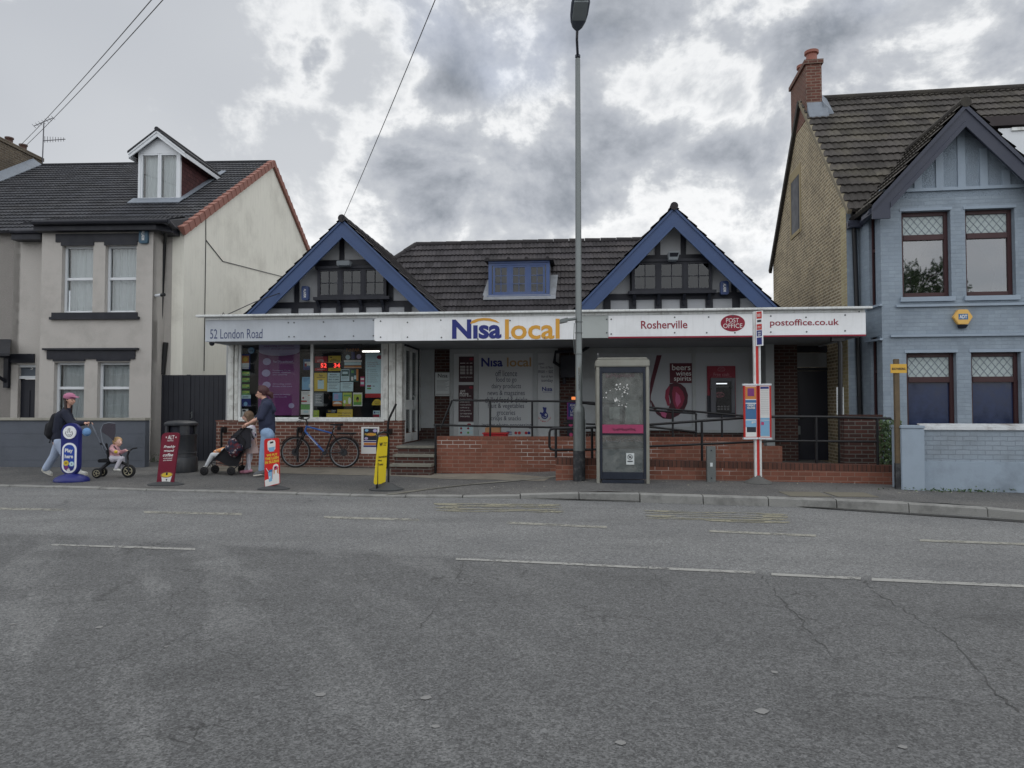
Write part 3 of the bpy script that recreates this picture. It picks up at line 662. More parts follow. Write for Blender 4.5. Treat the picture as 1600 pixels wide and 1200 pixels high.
# payment symbols along the bottom
txt(mb, 'VISA', 790.5, 800, 673.5, 677, wg, .02, k=1); rectp(mb, 790, 800, 678, 679, wg, .002, 1)
for px, k1, k2 in ((806, 4, 5), (811.5, 4, 5), (822, 3, 1), (826.5, 3, 1)):
    u_, z_ = F0.uz(px, 676.5, wg); mb.k = k1 if px in (806, 822) else (k2 if px > 820 else 3); mb.disc((u_, wg-(.0 if px in (806, 822) else .0015), z_), .036, .0015, 20)
# crossed fingers emblem
u_, z_ = F0.uz(851, 650, wg); mb.k = 1
mb.disc((u_, wg, z_+.01), .085, .002, 24); mb.prism([(u_-.10, wg, z_+.10), (u_-.12, wg, z_+.06), (u_-.03, wg, z_-.02), (u_, wg, z_+.04)], (0, -.0018, 0))
mb.prism([(u_-.05, wg, z_+.21), (u_-.01, wg, z_+.22), (u_+.06, wg, z_+.05), (u_, wg, z_+.03)], (0, -.0017, 0)); mb.prism([(u_+.05, wg, z_+.20), (u_+.01, wg, z_+.215), (u_-.05, wg, z_+.06), (u_+.02, wg, z_+.04)], (0, -.0021, 0))
mb.k = 6; mb.disc((u_+.03, wg-.0025, z_+.03), .026, .0015); mb.k = 1; mb.disc((u_+.03, wg-.0042, z_+.03), .01, .001)
mb.k = 6; mb.tube([(u_-.05, wg-.003, z_-.015), (u_, wg-.003, z_-.045), (u_+.05, wg-.003, z_-.015)], .006, 4)
mb.k = 3
for i, ch in enumerate('THE NATIONAL LOTTERY'):
    an = radians(200+140*i/19)
    if ch != ' ':
        n0 = len(mb.v); mb.text(ch, -.011, .011, 0, -.013, .013); M_ = Matrix.Translation((u_+.155*cos(an), wg, z_+.02+.155*sin(an))) @ Matrix.Rotation(-(an-radians(270)), 4, 'Y'); mb.xf(M_, n0)
mb.build('lettering', [inkb, navy, gold, redp, redp, bluep, paper], pan, recalc=False)
# maroon boards in the narrow pane
mb = MB(); rectp(mb, 717, 740.5, 557, 597, wg, .006, 0); rectp(mb, 716.5, 740, 601.5, 659, wg, .006, 0); rectp(mb, 716, 740, 661, 680.5, wg, .006, 1)
wq = wg-.0065
for y in (567, 572, 574.3, 576.6, 578.9, 581.2, 583.5): rectp(mb, 719, 727, y, y+.9, wq, .001, 2); rectp(mb, 729, 732, y, y+.9, wq, .001, 2); rectp(mb, 734, 738, y, y+.9, wq, .001, 2)
txt(mb, 'opening hours', 719, 738, 588, 591, wq, k=2); txt(mb, 'get', 719, 727, 609, 614.5, wq, k=2); txt(mb, 'more...', 718.5, 736, 614, 619.5, wq, k=2)
for i, s in enumerate(('foreign currency', 'travel money', 'home phone', 'mobile top up', 'banking services', 'car insurance', 'home services')): txt(mb, s, 719, 737-(i*3 % 5), 622.5+i*4.4, 625.3+i*4.4, wq, k=2)
for px, py in ((736.5, 561), (736, 605.5), (733, 663.8)): u_, z_ = F0.uz(px, py, wq); mb.k = 3; mb.disc((u_, wq, z_), .05, .0015, 20, 1, .7)
for i in range(2):
    for j in range(2): rectp(mb, 718+11*i, 727.8+11*i, 666.5+6.8*j, 672+6.8*j, wq, .001, 4); u_, z_ = F0.uz(720.5+11*i, 669.3+6.8*j, wq-.001); mb.k = 3 if i+j < 2 else 5; mb.disc((u_, wq-.0012, z_), .028, .001, 14)
mb.build('notice_board', [maroon, paper, offw, crim, palebl, greenp], pan, recalc=False)
# wine poster pane + white cash machine panel
mb = MB(); mb.box(U(935, WK), U(1081, WK), WK-.02, WK+.02, 1.0, zc-.14); mb.box(U(1087, WK), U(1170, WK), WK-.03, WK+.02, .92, zc-.14)
pan2 = mb.build('window_graphic', mat('grey_vinyl', srgb(170, 175, 180), .45, .04, 1.5, 0), shop)
mb = MB(); mb.k = 0
def pxp(px, py, w=wg): u_, z_ = F0.uz(px, py, w); return (u_, w, z_)
stem = [(1026, 555), (1034, 555), (1024, 590), (1017, 618), (1016, 640), (1015, 622), (1016, 598)]
mb.prism([pxp(*p) for p in stem], (0, -.002, 0))
bowl = [(1015, 622), (1018, 634), (1023, 643), (1030, 650), (1040, 655), (1050, 655), (1060, 650), (1068, 643), (1073, 632), (1075, 622), (1074, 612), (1070, 604), (1062, 598.5), (1054, 598.5), (1047, 602), (1045, 615), (1050, 632), (1040, 645), (1030, 642), (1022, 632)]
mb.k = 1
mb.prism([pxp(*p) for p in [(1046, 600), (1056, 598), (1064, 600), (1071, 606), (1075, 617), (1074, 630), (1069, 641), (1060, 649), (1048, 655), (1036, 654), (1026, 647), (1019, 636), (1015.5, 624), (1019, 627), (1026, 640), (1034, 647), (1044, 640), (1048, 628), (1044, 612)]], (0, -.0024, 0))
mb.k = 2; mb.prism([pxp(*p) for p in [(1052, 604), (1060, 604), (1067, 612), (1070, 622), (1066, 634), (1058, 642), (1052, 630), (1050, 615)]], (0, -.0036, 0)); mb.prism([pxp(*p) for p in [(1045, 603), (1040, 610), (1039, 622), (1043, 634), (1047, 634), (1045, 618), (1047, 605)]], (0, -.0036, 0))
mb.k = 3; mb.prism([pxp(*p) for p in [(1056, 612), (1062, 618), (1064, 628), (1058, 636), (1055, 626)]], (0, -.0046, 0)); mb.prism([pxp(*p) for p in [(1030, 640), (1042, 646), (1040, 653), (1034, 650)]], (0, -.0044, 0))
rectp(mb, 1046.5, 1081, 567.5, 598.6, wg, .006, 4)
for s, a, b, y0, y1 in (('beers', 1050, 1079, 569.5, 578.5), ('wines', 1056, 1080, 580, 587), ('spirits', 1053, 1080, 588, 597)): txt(mb, s, a, b, y0, y1, wg-.0065, .01, k=5)
mb.build('wine_glass_picture', [C('wine_dark', (84, 26, 44)), C('wine_shadow', (70, 22, 38)), C('wine_red', (140, 38, 66)), C('wine_pink', (186, 90, 130)), darkred, offw], pan2, recalc=False)
# passage on the right: dark door, side brick
ud0, ud1 = U(1238, WK), U(1290, WK)
mb = MB(); mb.box(U(1195, WK-.6), U(1208, WK-.6), WK-.7, WK-.002, .2, zc); mb.build('white_post', grey_pt, shop)
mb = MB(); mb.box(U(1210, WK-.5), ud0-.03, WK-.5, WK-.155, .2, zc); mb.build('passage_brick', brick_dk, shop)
dk = mat('dark_door_paint', srgb(32, 34, 44), .5, .2, 4, .05)
mb = MB(); mb.box(ud0, ud1, WK-.15, WK-.1, .26, 2.32); mb.box(ud0+.1, ud1-.1, WK-.165, WK-.151, .5, 1.1); mb.box(ud0+.1, ud1-.1, WK-.165, WK-.151, 1.25, 2.1)
pdo = mb.build('passage_door', dk, shop); MB().box(ud0+.06, ud0+.1, WK-.19, WK-.152, 1.2, 1.28).box(ud0+.07, ud0+.2, WK-.21, WK-.19, 1.23, 1.25).build('handle', galv, pdo); MB().box(ud0+.05, ud0+.12, WK-.17, WK-.153, .85, 1.05).build('lock', galv, pdo)
mb = MB(); mb.box(ud0-.06, ud0-.002, WK-.17, WK+.0, .2, 2.75); mb.box(ud1+.002, ud1+.06, WK-.17, WK, .2, 2.75); mb.box(ud0-.06, ud1+.06, WK-.165, WK, 2.33, 2.40); mb.box(ud0-.06, ud1+.06, WK-.172, WK, 2.751, zc); mb.box(ud1+.06, ud1+.5, WK-.1, WK, .2, zc); mb.build('passage_frame', black_tb, shop)
MB().box(ud0, ud1, WK-.13, WK-.11, 2.41, 2.74).build('fanlight', greyp, shop)
# canopy: soffit, fascia boards and sign panels
uf0, uf1 = U(320, 0, 510), U(1352, 0, 505)
zf0, zf1 = 2.88, 3.34
mb = MB(); mb.box(uf0, uf1, .021, .06, zf0, zf1+.05); mb.box(uf0, uf0+.04, .06, WB+1.5, zf0, zf1+.05); mb.box(uf1-.04, uf1, .06, 3.2, zf0, zf1+.05); mb.build('fascia_board', silver_pl, shop)
mb = MB(); z1s = lambda u: 0
mb.box(uf0+.04, U(1178, WK), .06, WK-.001, 2.90, 2.93); mb.box(U(1178, WK)+.003, uf1-.04, .06, 3.2, 2.902, 2.93); mb.build('soffit', mat('soffit_board', srgb(150, 155, 160), .7, .08, 1.5, .05, dirt=.5, dirtcol=(.12, .12, .12)), shop)
mb = MB(); mb.box(uf0, uf1, .06, 3.0, zf1+.0, zf1+.05); mb.build('canopy_roof', lead, shop)
ug0, ug1 = U(305, -.1, 495), U(1364, -.1, 484)
mb = MB(); mb.box(ug0, ug1, -.10, .03, zf1+.055, zf1+.10); mb.box(uf0+.0, uf1, .0, .02, zf1-.005, zf1+.054); mb.build('canopy_trim', white_pt, shop, bevel=.008)
# sign panels
mb = MB(); mb.rrect(U(585, 0, 515), U(903.5, 0, 515), .02, zf0-.025, zf1-.01, .05, .035); pa = mb.build('sign_panel', white_pl, shop)
mb = MB(); mb.box(U(904, 0), U(950.5, 0), -.004, .02, zf0+.0, zf1-.012); mb.build('sign_panel', mat('greenish_sign_panel', srgb(172, 178, 176), .45, .05, 1.5, .02, dirt=.2), shop)
mb = MB(); mb.box(U(951, 0), uf1+.004, -.012, .02, zf0+.02, zf1-.012); pb = mb.build('sign_panel', white_pl, shop)
MB().box(U(951, 0), uf1+.004, -.017, .02, zf0-.012, zf0+.019).build('red_edge', crim, pb)
lt = MB(); txt(lt, '52 London Road', 328.5, 410, 514, 529, .0195); lt.build('lettering', C('slate_ink', (62, 72, 110)), shop, recalc=False)
lt = MB(); wq = -.0155
txt(lt, 'N\u0131sa', 706.5, 783.5, 499, 529.5, wq, bold=.035, k=0, ext=.006); txt(lt, 'local', 789, 874.5, 498.5, 530, wq, bold=.02, k=1, ext=.006)
lt.k = 1; arc = [(735, 504.5), (738, 501), (746, 498), (756, 496.8), (766, 497.4), (775, 500.5), (781, 505)]; ar2 = [(781, 505), (773, 503), (765, 501.3), (756, 500.6), (748, 501.6), (742, 504.5), (735, 506)]
lt.prism([pxp(p[0], p[1], wq) for p in arc]+[pxp(p[0], p[1], wq) for p in ar2[1:]], (0, -.007, 0))
lt.build('lettering', [navy, gold], pa, recalc=False)
lt = MB(); wq = -.0125; txt(MB(), 'Rosherville', 1001.5, 1074, 501, 513.5, wq, .012, ext=.004).build('lettering', crim, pb, recalc=False); txt(MB(), 'postoffice.co.uk', 1203, 1311, 498.5, 511.5, wq, .012, ext=.004).build('lettering', crim, pb, recalc=False)
u_, z_ = F0.uz(1145, 505, wq); lt.k = 0; lt.disc((u_, wq, z_), .235, .004, 40, 1, .70)
txt(lt, 'POST', 1134.5, 1154.5, 497, 504, wq-.0042, .0, k=1); txt(lt, 'OFFICE', 1130, 1160, 505.5, 512.5, wq-.0042, .0, k=1); lt.build('lettering', [crim, offw], pb, recalc=False)
bolt = MB()
for px, py in ((450, 504), (459, 504), (505, 503), (552, 501.5), (583, 500), (451, 526), (459, 526), (507, 525.5), (552, 525), (583, 524.5), (405, 527), (595, 502), (637, 504), (689, 500.5), (595, 527), (637, 527), (690, 527.5), (797, 501), (797, 528), (851, 528), (747, 530), (955, 499), (955, 522), (1054, 496), (1054, 520), (1107, 495.5), (1104, 520), (1145, 493), (1148, 520), (1204, 494), (1204, 519), (1259, 496), (1260, 518.5), (1320, 492.5), (1320, 517), (948, 499), (948, 520), (1342, 487)):
    u_, z_ = F0.uz(px, py, 0); y_ = -.015 if 585 < px < 903 else (-.012 if px > 951 else (.021 if px < 585 else -.004)); MB().disc((u_, y_, z_), .016, .008, 10).build('panel_bolt', mat('bolt_metal', srgb(95, 98, 100), .5, .2, 20, 0, metal=.4), shop)
# gutter pipe under the fascia and downpipes
mb = MB(); p = lambda px, py, w: (F0.uz(px, py, w)[0], w, F0.uz(px, py, w)[1])
mb.tube([p(1310, 527, .12), p(1313, 540, .12), p(1313, 728, .12)], .045); mb.box(U(1300, .1), U(1320, .1), .07, .17, 2.78, 2.86); mb.build('downpipe', black_mt, shop, smooth=True)
mb = MB(); mb.tube([p(920, 541, 2.4), p(912, 547, 2.4), p(868, 550, 2.4), p(866, 566, 2.6), p(880, 575, 2.7), p(882, 600, 2.72)], .04); mb.box(U(876, 2.6), U(902, 2.6), 2.45, 2.7, Z(890, 590, 2.6), Z(890, 556, 2.6)); mb.build('pipe_box', black_tb, shop)
# walkway slab, steps
up0, upr = U(622, .2), U(915, .2)
zP = .69
mb = MB(); mb.box(up0, U(915, WK), .2, WK-.001, 0, zP); 
mb.hexa([(U(915, WK)+.001, .2, 0), (U(1195, 1), .2, 0), (U(1195, 1), WK-.7, 0), (U(915, WK)+.001, WK-.001, 0), (U(915, WK)+.001, .2, zP), (U(1195, 1), .2, .42), (U(1195, 1), WK-.7, .42), (U(915, WK)+.001, WK-.001, zP)])
mb.hexa([(U(868, -1.4), -1.35, 0), (U(1396, -1.4), -1.35, 0), (U(1396, -1.4), -.001, 0), (U(868, -1.4), -.001, 0), (U(868, -1.4), -1.35, .17), (U(1300, -1.4), -1.35, .30), (U(1300, -1.4), -.001, .30), (U(868, -1.4), -.001, .17)])
mb.box(U(1196, 0)+.2, U(1396, -1.4), 0, 4.5, 0, .268)
mb.build('walkway', mat('walkway_concrete', srgb(92, 92, 90), .85, .2, 3, .2, dirt=.3), shop)
st = MB(); us0, us1 = up0+.02, U(681, 0)
for k, (zt_, wf) in enumerate(((.685, .14), (.52, -.14), (.345, -.42))):
    st.k = 0; st.box(us0-.03, us1, wf-.03, wf+.31, zt_-.05, zt_); st.k = 1; st.box(us0, us1, wf, .2, zt_-.175 if k < 2 else 0, zt_-.051)
st.build('steps', [mat('worn_step', srgb(128, 126, 116), .85, .25, 8, .3, dirt=.6, dirtcol=(.06, .06, .055)), brick_dk], shop, bevel=.004)
# brick parapet walls
mb = MB(); zp = Z(780, 686, 0); mb.box(U(683, -.02), U(1192, -.02), -.02, .2, 0, zp); mb.box(U(1192, -.02)+.001, U(1221, -.02), -.02, .2, 0, zp-.12); pw = mb.build('parapet_wall', brick_or, shop)
bc = lambda c: c
soldier = brick('soldier_brick', srgb(144, 92, 74), srgb(126, 80, 66), srgb(104, 80, 70), .075, .30, .007, .5, soot=.3)
MB().box(U(683, -.02), U(1192, -.02), -.024, .205, zp+.001, zp+.05).build('coping', soldier, pw)
shop_front_wall_u0, shop_front_wall_u1 = U(868, -1.53), U(1397, -1.53)
fwall = thing('front_brick_wall', 'low orange-red brick wall with a soldier course edging the pavement in front of the shop ramp', 'brick wall', F0, (shop_front_wall_u0, -1.53, .05))
u0_, u1_ = shop_front_wall_u0, shop_front_wall_u1; za, zb2 = Z(868, 716, -1.53)-.11, Z(1397, 728, -1.53)-.11
mb = MB(); mb.hexa([(u0_, -1.53, -.2), (u1_, -1.53, -.2), (u1_, -1.32, -.2), (u0_, -1.32, -.2), (u0_, -1.53, za), (u1_, -1.53, zb2), (u1_, -1.32, zb2), (u0_, -1.32, za)]); mb.build('wall', brick_or, fwall)
sold2 = brick('soldier_brick_dark', srgb(112, 74, 62), srgb(92, 62, 54), srgb(62, 50, 46), .075, .60, .008, .6, soot=.5)
mb = MB(); mb.hexa([(u0_-.004, -1.534, za+.001), (u1_+.004, -1.534, zb2+.001), (u1_+.004, -1.316, zb2+.001), (u0_-.004, -1.316, za+.001), (u0_-.004, -1.534, za+.115), (u1_+.004, -1.534, zb2+.115), (u1_+.004, -1.316, zb2+.115), (u0_-.004, -1.316, za+.115)]); mb.build('coping', sold2, fwall)
# ---- gables
WG, WBd = 1.25, .85       # gable wall plane, bargeboard plane
def gable(pk, lf, rt, cw, tag_side):
    (ku, kz) = F0.uz(pk[0], pk[1], WBd); lu, lz = F0.uz(*lf, WBd); ru, rz = F0.uz(*rt, WBd)
    half = ((ku-lu)+(ru-ku))/2; zb = 3.36; sl = ((kz-lz)/(ku-lu)+(kz-rz)/(ru-ku))/2
    hw = (kz-zb)/sl
    g = MB(); bw = .36; dz = bw*sqrt(1+sl*sl)/1
    for sg in (-1, 1):   # bargeboards, mitred at the ridge
        g.k = 0
        P = [(ku, WBd, kz-.03), (ku+sg*hw, WBd, zb-.03), (ku+sg*(hw-dz/sl*.8), WBd, zb-.03), (ku, WBd, kz-.03-dz*.8)]
        g.prism(P, (0, .035, 0))
        e1 = [(ku, WBd-.025, kz-.02), (ku+sg*hw, WBd-.025, zb-.02), (ku+sg*(hw-.06), WBd-.025, zb-.02), (ku, WBd-.025, kz-.02-.06*sl)]
        g.prism(e1, (0, .0248, 0))
        q = dz*.8; e2 = [(ku, WBd-.018, kz-.03-q+.07), (ku+sg*(hw-(q-.07)/sl), WBd-.018, zb-.03), (ku+sg*(hw-q/sl), WBd-.018, zb-.03), (ku, WBd-.018, kz-.03-q)]
        g.prism(e2, (0, .0178, 0))
    bb = g.build('bargeboard', blue_pt, shop, recalc=True)
    # white wall
    w_ = MB(); w_.prism([(ku-hw+.1, WG, 3.2), (ku+hw-.1, WG, 3.2), (ku+hw-.1, WG, 3.32), (ku, WG, kz-.2), (ku-hw+.1, WG, 3.32)], (0, .1, 0)); w_.build('gable_wall', render_w, shop)
    sf = MB()
    for sg in (-1, 1):
        sf.hexa([(ku, WBd+.036, kz-.10), (ku+sg*(hw-.05), WBd+.036, zb-.06), (ku+sg*(hw-.05), WG+.0, zb-.06), (ku, WG+.0, kz-.10), (ku, WBd+.036, kz-.07), (ku+sg*(hw-.05), WBd+.036, zb-.03), (ku+sg*(hw-.05), WG, zb-.03), (ku, WG, kz-.07)])
    sf.build('soffit_board', black_tb, shop)
    # timber framing
    tb = MB(); y = WG-.03
    inner = lambda z: max(0, (kz-z)/sl-.12)
    zr_ = F0.Z_(pk[0], cw['rail'], WG); zr2 = F0.Z_(pk[0], cw['top'], WG)
    for px in cw['posts']:
        u_ = F0.U_(px, WG); h = kz-abs(u_-ku)*sl-.15; tb.box(u_-.078, u_+.078, y, WG-.001, 3.2, min(h, zr_-.05))
    for px in cw['upper']:
        u_ = F0.U_(px, WG); h = kz-abs(u_-ku)*sl-.15; tb.box(u_-.055, u_+.055, y, WG-.001, zr2+.04, h)
    for px in cw['side']:
        u_ = F0.U_(px, WG); h = kz-abs(u_-ku)*sl-.15; tb.box(u_-.055, u_+.055, y, WG-.001, zr_+.05, h)
    tb.box(ku-inner(zr_)+.0, ku+inner(zr_), y-.004, WG-.001, zr_-.065, zr_+.065); tb.box(ku-inner(zr2), ku+inner(zr2), y-.004, WG-.001, zr2-.065, zr2+.065)
    tb.build('timber_framing', black_tb, shop)
    # oriel window on brackets
    a, b = F0.U_(cw['win'][0], WG-.15), F0.U_(cw['win'][1], WG-.15); z0_ = F0.Z_(pk[0], cw['win'][3], WG-.15); z1_ = F0.Z_(pk[0], cw['win'][2], WG-.15)
    ow = MB(); ow.box(a-.08, b+.08, WG-.22, WG-.002, z0_-.07, z0_-.001); ow.box(a-.05, b+.05, WG-.2, WG-.002, z1_+.001, z1_+.06)
    f = .05; yy = WG-.17
    ow.box(a, a+f, yy, WG-.002, z0_, z1_); ow.box(b-f, b, yy, WG-.002, z0_, z1_)
    n = 3; cwid = (b-a)/n
    for i in range(n):
        x0 = a+cwid*i; x1 = x0+cwid
        if i: ow.box(x0-.035, x0+.035, yy-.004, yy+.06, z0_, z1_)
        ow.box(x0+.035, x1-.035, yy, yy+.05, z0_, z0_+.05); ow.box(x0+.035, x1-.035, yy, yy+.05, z1_-.05, z1_)
        xi0, xi1 = x0+.035+.03, x1-.065; ow.box(x0+.0351, xi0, yy+.002, yy+.05, z0_+.05, z1_-.05); ow.box(xi1, x1-.0351, yy+.002, yy+.05, z0_+.05, z1_-.05)
        ow.box((xi0+xi1)/2-.009, (xi0+xi1)/2+.009, yy+.012, yy+.04, z0_+.05, z1_-.05); zm_ = (z0_+z1_)/2; ow.box(xi0, xi1, yy+.014, yy+.038, zm_-.009, zm_+.009)
    oo = ow.build('oriel_window', black_tb, shop)
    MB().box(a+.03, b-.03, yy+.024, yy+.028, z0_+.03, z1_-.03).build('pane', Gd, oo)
    nc = MB(); rr = random.Random(int(pk[0]))
    for i in range(n):
        for s_ in (0, 1):
            for t_ in (0, 1):
                if rr.random() < cw['net'][i]:
                    x0 = a+cwid*i+.07+s_*(cwid-.14)/2; zz = z0_+.05+t_*(z1_-z0_-.1)/2; nc.box(x0+.01, x0+(cwid-.14)/2-.01, yy+.06, yy+.065, zz+.01, zz+(z1_-z0_-.1)/2-.02)
    nc.box(a+.05, b-.05, yy+.14, yy+.145, z0_, z1_)
    nc.k = 1
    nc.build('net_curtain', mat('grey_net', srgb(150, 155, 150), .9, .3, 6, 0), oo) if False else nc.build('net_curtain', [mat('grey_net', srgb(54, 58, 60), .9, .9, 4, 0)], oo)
    br = MB()
    for px in cw['brk']:
        u_ = F0.U_(px, WG-.1); MB().prism([(u_-.03, WG-.002, z0_-.30), (u_-.03, WG-.06, z0_-.30), (u_-.03, WG-.08, z0_-.2), (u_-.03, WG-.2, z0_-.08), (u_-.03, WG-.002, z0_-.08)], (.06, 0, 0)).build('bracket', black_tb, oo)
    # tiled slopes
    Ls = 4.6
    for sg in (-1, 1):
        Hs = sqrt(hw**2+(kz-zb)**2)+.03
        P0 = (ku+sg*(hw+.02), WBd-.03, zb-.01) if sg < 0 else (ku+sg*(hw+.02), WBd-.03, zb-.01)
        tiles('gable_roof', tile_dk, shop, P0, (0, 1, 0), (-sg*(hw), 0, kz-zb), Ls, Hs, tw=.21, course=.27, thick=.028, wave=.014)
    rd = MB(); y0 = WBd-.06
    while y0 < Ls+WBd-.2:
        rd.tube([(ku, y0, kz-.01), (ku, y0+.43, kz-.01)], [.085, .075], 14); y0 += .44
    rd.build('ridge_tiles', tile_dk, shop)
    return ku, kz, hw, sl
g1 = gable((535, 341), (385, 490), (691, 490), dict(rail=476, top=411, posts=(460, 495, 530, 566, 602, 637), upper=(533,), side=(463, 610), win=(495, 603, 420, 464), net=(.7, .8, .7), brk=(496, 529, 563, 597)), 0)
g2 = gable((1053, 322), (901, 488), (1230, 484), dict(rail=463, top=403, posts=(949, 989, 1029, 1069, 1109, 1151), upper=(1029, 1069), side=(989, 1148), win=(988, 1114, 409, 454), net=(1, .3, .12), brk=(992, 1030, 1070, 1109)), 1)
# ---- main roof with hips and ridge
WR = 5.6; zr = Z(822, 379, WR); we, ze = 2.95, 3.42; ul, ur = U(650, WR, 383), U(1062, WR, 376)
sl = (zr-ze)/(WR-we); Hs = sqrt((WR-we)**2+(zr-ze)**2); hr = U(1205, we)-ur; Lr = (ur+hr)-(ul-(WR-we))
tiles('main_roof', tile_dk, shop, (ul-(WR-we), we, ze), (1, 0, 0), (0, WR-we, zr-ze), Lr, Hs, clip=[(0, 0), (Lr, 0), (Lr-hr, Hs), (WR-we, Hs)], tw=.22, course=.29, thick=.04, wave=.024)
mb = MB(); mb.poly([(ul-(WR-we), we, ze), (ul, WR, zr), (ul-(WR-we), 2*WR-we, ze)]); mb.poly([(ur+hr, we, ze), (ur, WR, zr), (ur+hr, 2*WR-we, ze)]); mb.poly([(ul, WR, zr), (ur, WR, zr), (ur+hr, 2*WR-we, ze), (ul-(WR-we), 2*WR-we, ze)]); mb.build('main_roof', tile_dk, shop)
mb = MB(); x = ul
while x < ur: mb.tube([(x, WR, zr+.005), (x+.43, WR, zr+.005)], [.085, .075], 12); x += .44
k_ = Vector((ul, WR, zr)); e_ = Vector((ul-(WR-we), we, ze)); dv = (e_-k_).normalized()
for i in range(10): mb.tube([k_+dv*.44*i, k_+dv*(.44*i+.43)], [.085, .095], 12)
mb.build('ridge_tiles', tile_dk, shop)
# dormer in the main roof
def roofpt(px, py, lift=0): 
    n = Vector((0, -(zr-ze), WR-we)).normalized(); return F0.hit(px, py, Vector((0, we, ze))+n*lift, n)
pd = roofpt(812, 464); wd = pd.y-.02
da, db = U(763, wd), U(859, wd); dz0, dz1 = Z(812, 463, wd), Z(812, 409, wd)
dmr = MB(); f = .09
dmr.box(da, da+f, wd, wd+.12, dz0, dz1); dmr.box(db-f, db, wd, wd+.12, dz0, dz1); dmr.box(da+f, db-f, wd-.003, wd+.12, dz1-.09, dz1); dmr.box(da+f, db-f, wd-.003, wd+.12, dz0, dz0+.07); dmr.box(da-.03, db+.03, wd-.05, wd, dz0-.04, dz0+.02)
dmr.box(da, db, wd-.03, wd-.004, dz1-.03, dz1+.02)
ww = (db-da-2*f)/3
for i in range(3):
    x0 = da+f+ww*i; x1 = x0+ww
    if i: dmr.box(x0-.03, x0+.03, wd-.006, wd+.1, dz0+.07, dz1-.09)
    y0, y1 = wd+.012, wd+.06
    dmr.box(x0+.03, x0+.08, y0, y1, dz0+.07, dz1-.09); dmr.box(x1-.08, x1-.03, y0, y1, dz0+.07, dz1-.09); dmr.box(x0+.08, x1-.08, y0, y1, dz0+.07, dz0+.12); dmr.box(x0+.08, x1-.08, y0, y1, dz1-.14, dz1-.09)
    dmr.box((x0+x1)/2-.008, (x0+x1)/2+.008, y0+.01, y1-.01, dz0+.12, dz1-.14)
    for k in (1, 2): zz = dz0+.12+(dz1-dz0-.26)*k/3; dmr.box(x0+.08, x1-.08, y0+.012, y1-.012, zz-.008, zz+.008)
dw = dmr.build('dormer_window', bluef_pt, shop)
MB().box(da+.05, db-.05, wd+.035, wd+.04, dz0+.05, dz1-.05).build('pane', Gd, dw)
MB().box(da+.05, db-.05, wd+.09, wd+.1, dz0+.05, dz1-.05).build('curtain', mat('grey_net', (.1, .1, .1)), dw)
mb = MB(); nn = 1.6
for u_ in (da+.002, db-.022): MB().prism([(u_, wd+.12, dz0), (u_, wd+.12, dz1), (u_, wd+1.3, dz1)], (.02, 0, 0)).build('cheek', lead, shop)
mb = MB(); mb.hexa([(da-.10, wd-.10, dz1+.02), (db+.10, wd-.10, dz1+.02), (db+.10, wd+1.4, dz1+.10), (da-.10, wd+1.4, dz1+.10), (da-.10, wd-.10, dz1+.06), (db+.10, wd-.10, dz1+.06), (db+.10, wd+1.4, dz1+.14), (da-.10, wd+1.4, dz1+.14)])
for px in (762, 795, 823, 856): u_ = U(px, wd); mb.tube([(u_, wd-.11, dz1+.06), (u_, wd+.9, dz1+.12)], .05, 10)
mb.build('dormer_roof', tile_dk, shop)
fl = MB()   # lead apron and stepped side flashing lying on the tiles
n_ = Vector((0, -(zr-ze), WR-we)).normalized(); vup = Vector((0, WR-we, zr-ze)).normalized(); b0 = roofpt(812, 465); 
def onroof(u_, w_, lift): return Vector((u_, w_, ze+(w_-we)*sl))+n_*lift
fl.hexa([onroof(da-.12, wd-.10, .045), onroof(db+.16, wd-.10, .045), onroof(db+.16, wd+.03, .045), onroof(da-.12, wd+.03, .045), onroof(da-.12, wd-.10, .06), onroof(db+.16, wd-.10, .06), onroof(db+.16, wd+.03, .06), onroof(da-.12, wd+.03, .06)])
fl.hexa([onroof(db+.003, wd+.031, .045), onroof(db+.16, wd+.031, .045), onroof(db+.20, wd+.62, .045), onroof(db+.003, wd+.62, .045), onroof(db+.003, wd+.031, .065), onroof(db+.16, wd+.031, .065), onroof(db+.20, wd+.62, .065), onroof(db+.003, wd+.62, .065)])
fl.hexa([onroof(da-.15, wd+.031, .045), onroof(da-.003, wd+.031, .045), onroof(da-.003, wd+.5, .045), onroof(da-.08, wd+.5, .045), onroof(da-.15, wd+.031, .06), onroof(da-.003, wd+.031, .06), onroof(da-.003, wd+.5, .06), onroof(da-.08, wd+.5, .06)])
fl.build('flashing', mat('lead_flashing', srgb(140, 144, 150), .7, .2, 12, .2, dirt=.5, dirtcol=(.10, .10, .09)), shop)
# shop body sides and back so that it is solid from elsewhere
mb = MB(); mb.box(uL-.14, uL-.101, WB+.16, 9, 0, 3.3); mb.box(uL, U(1237, WK), 8.9, 9, 0, 3.2); mb.build('side_wall', render_w, shop)
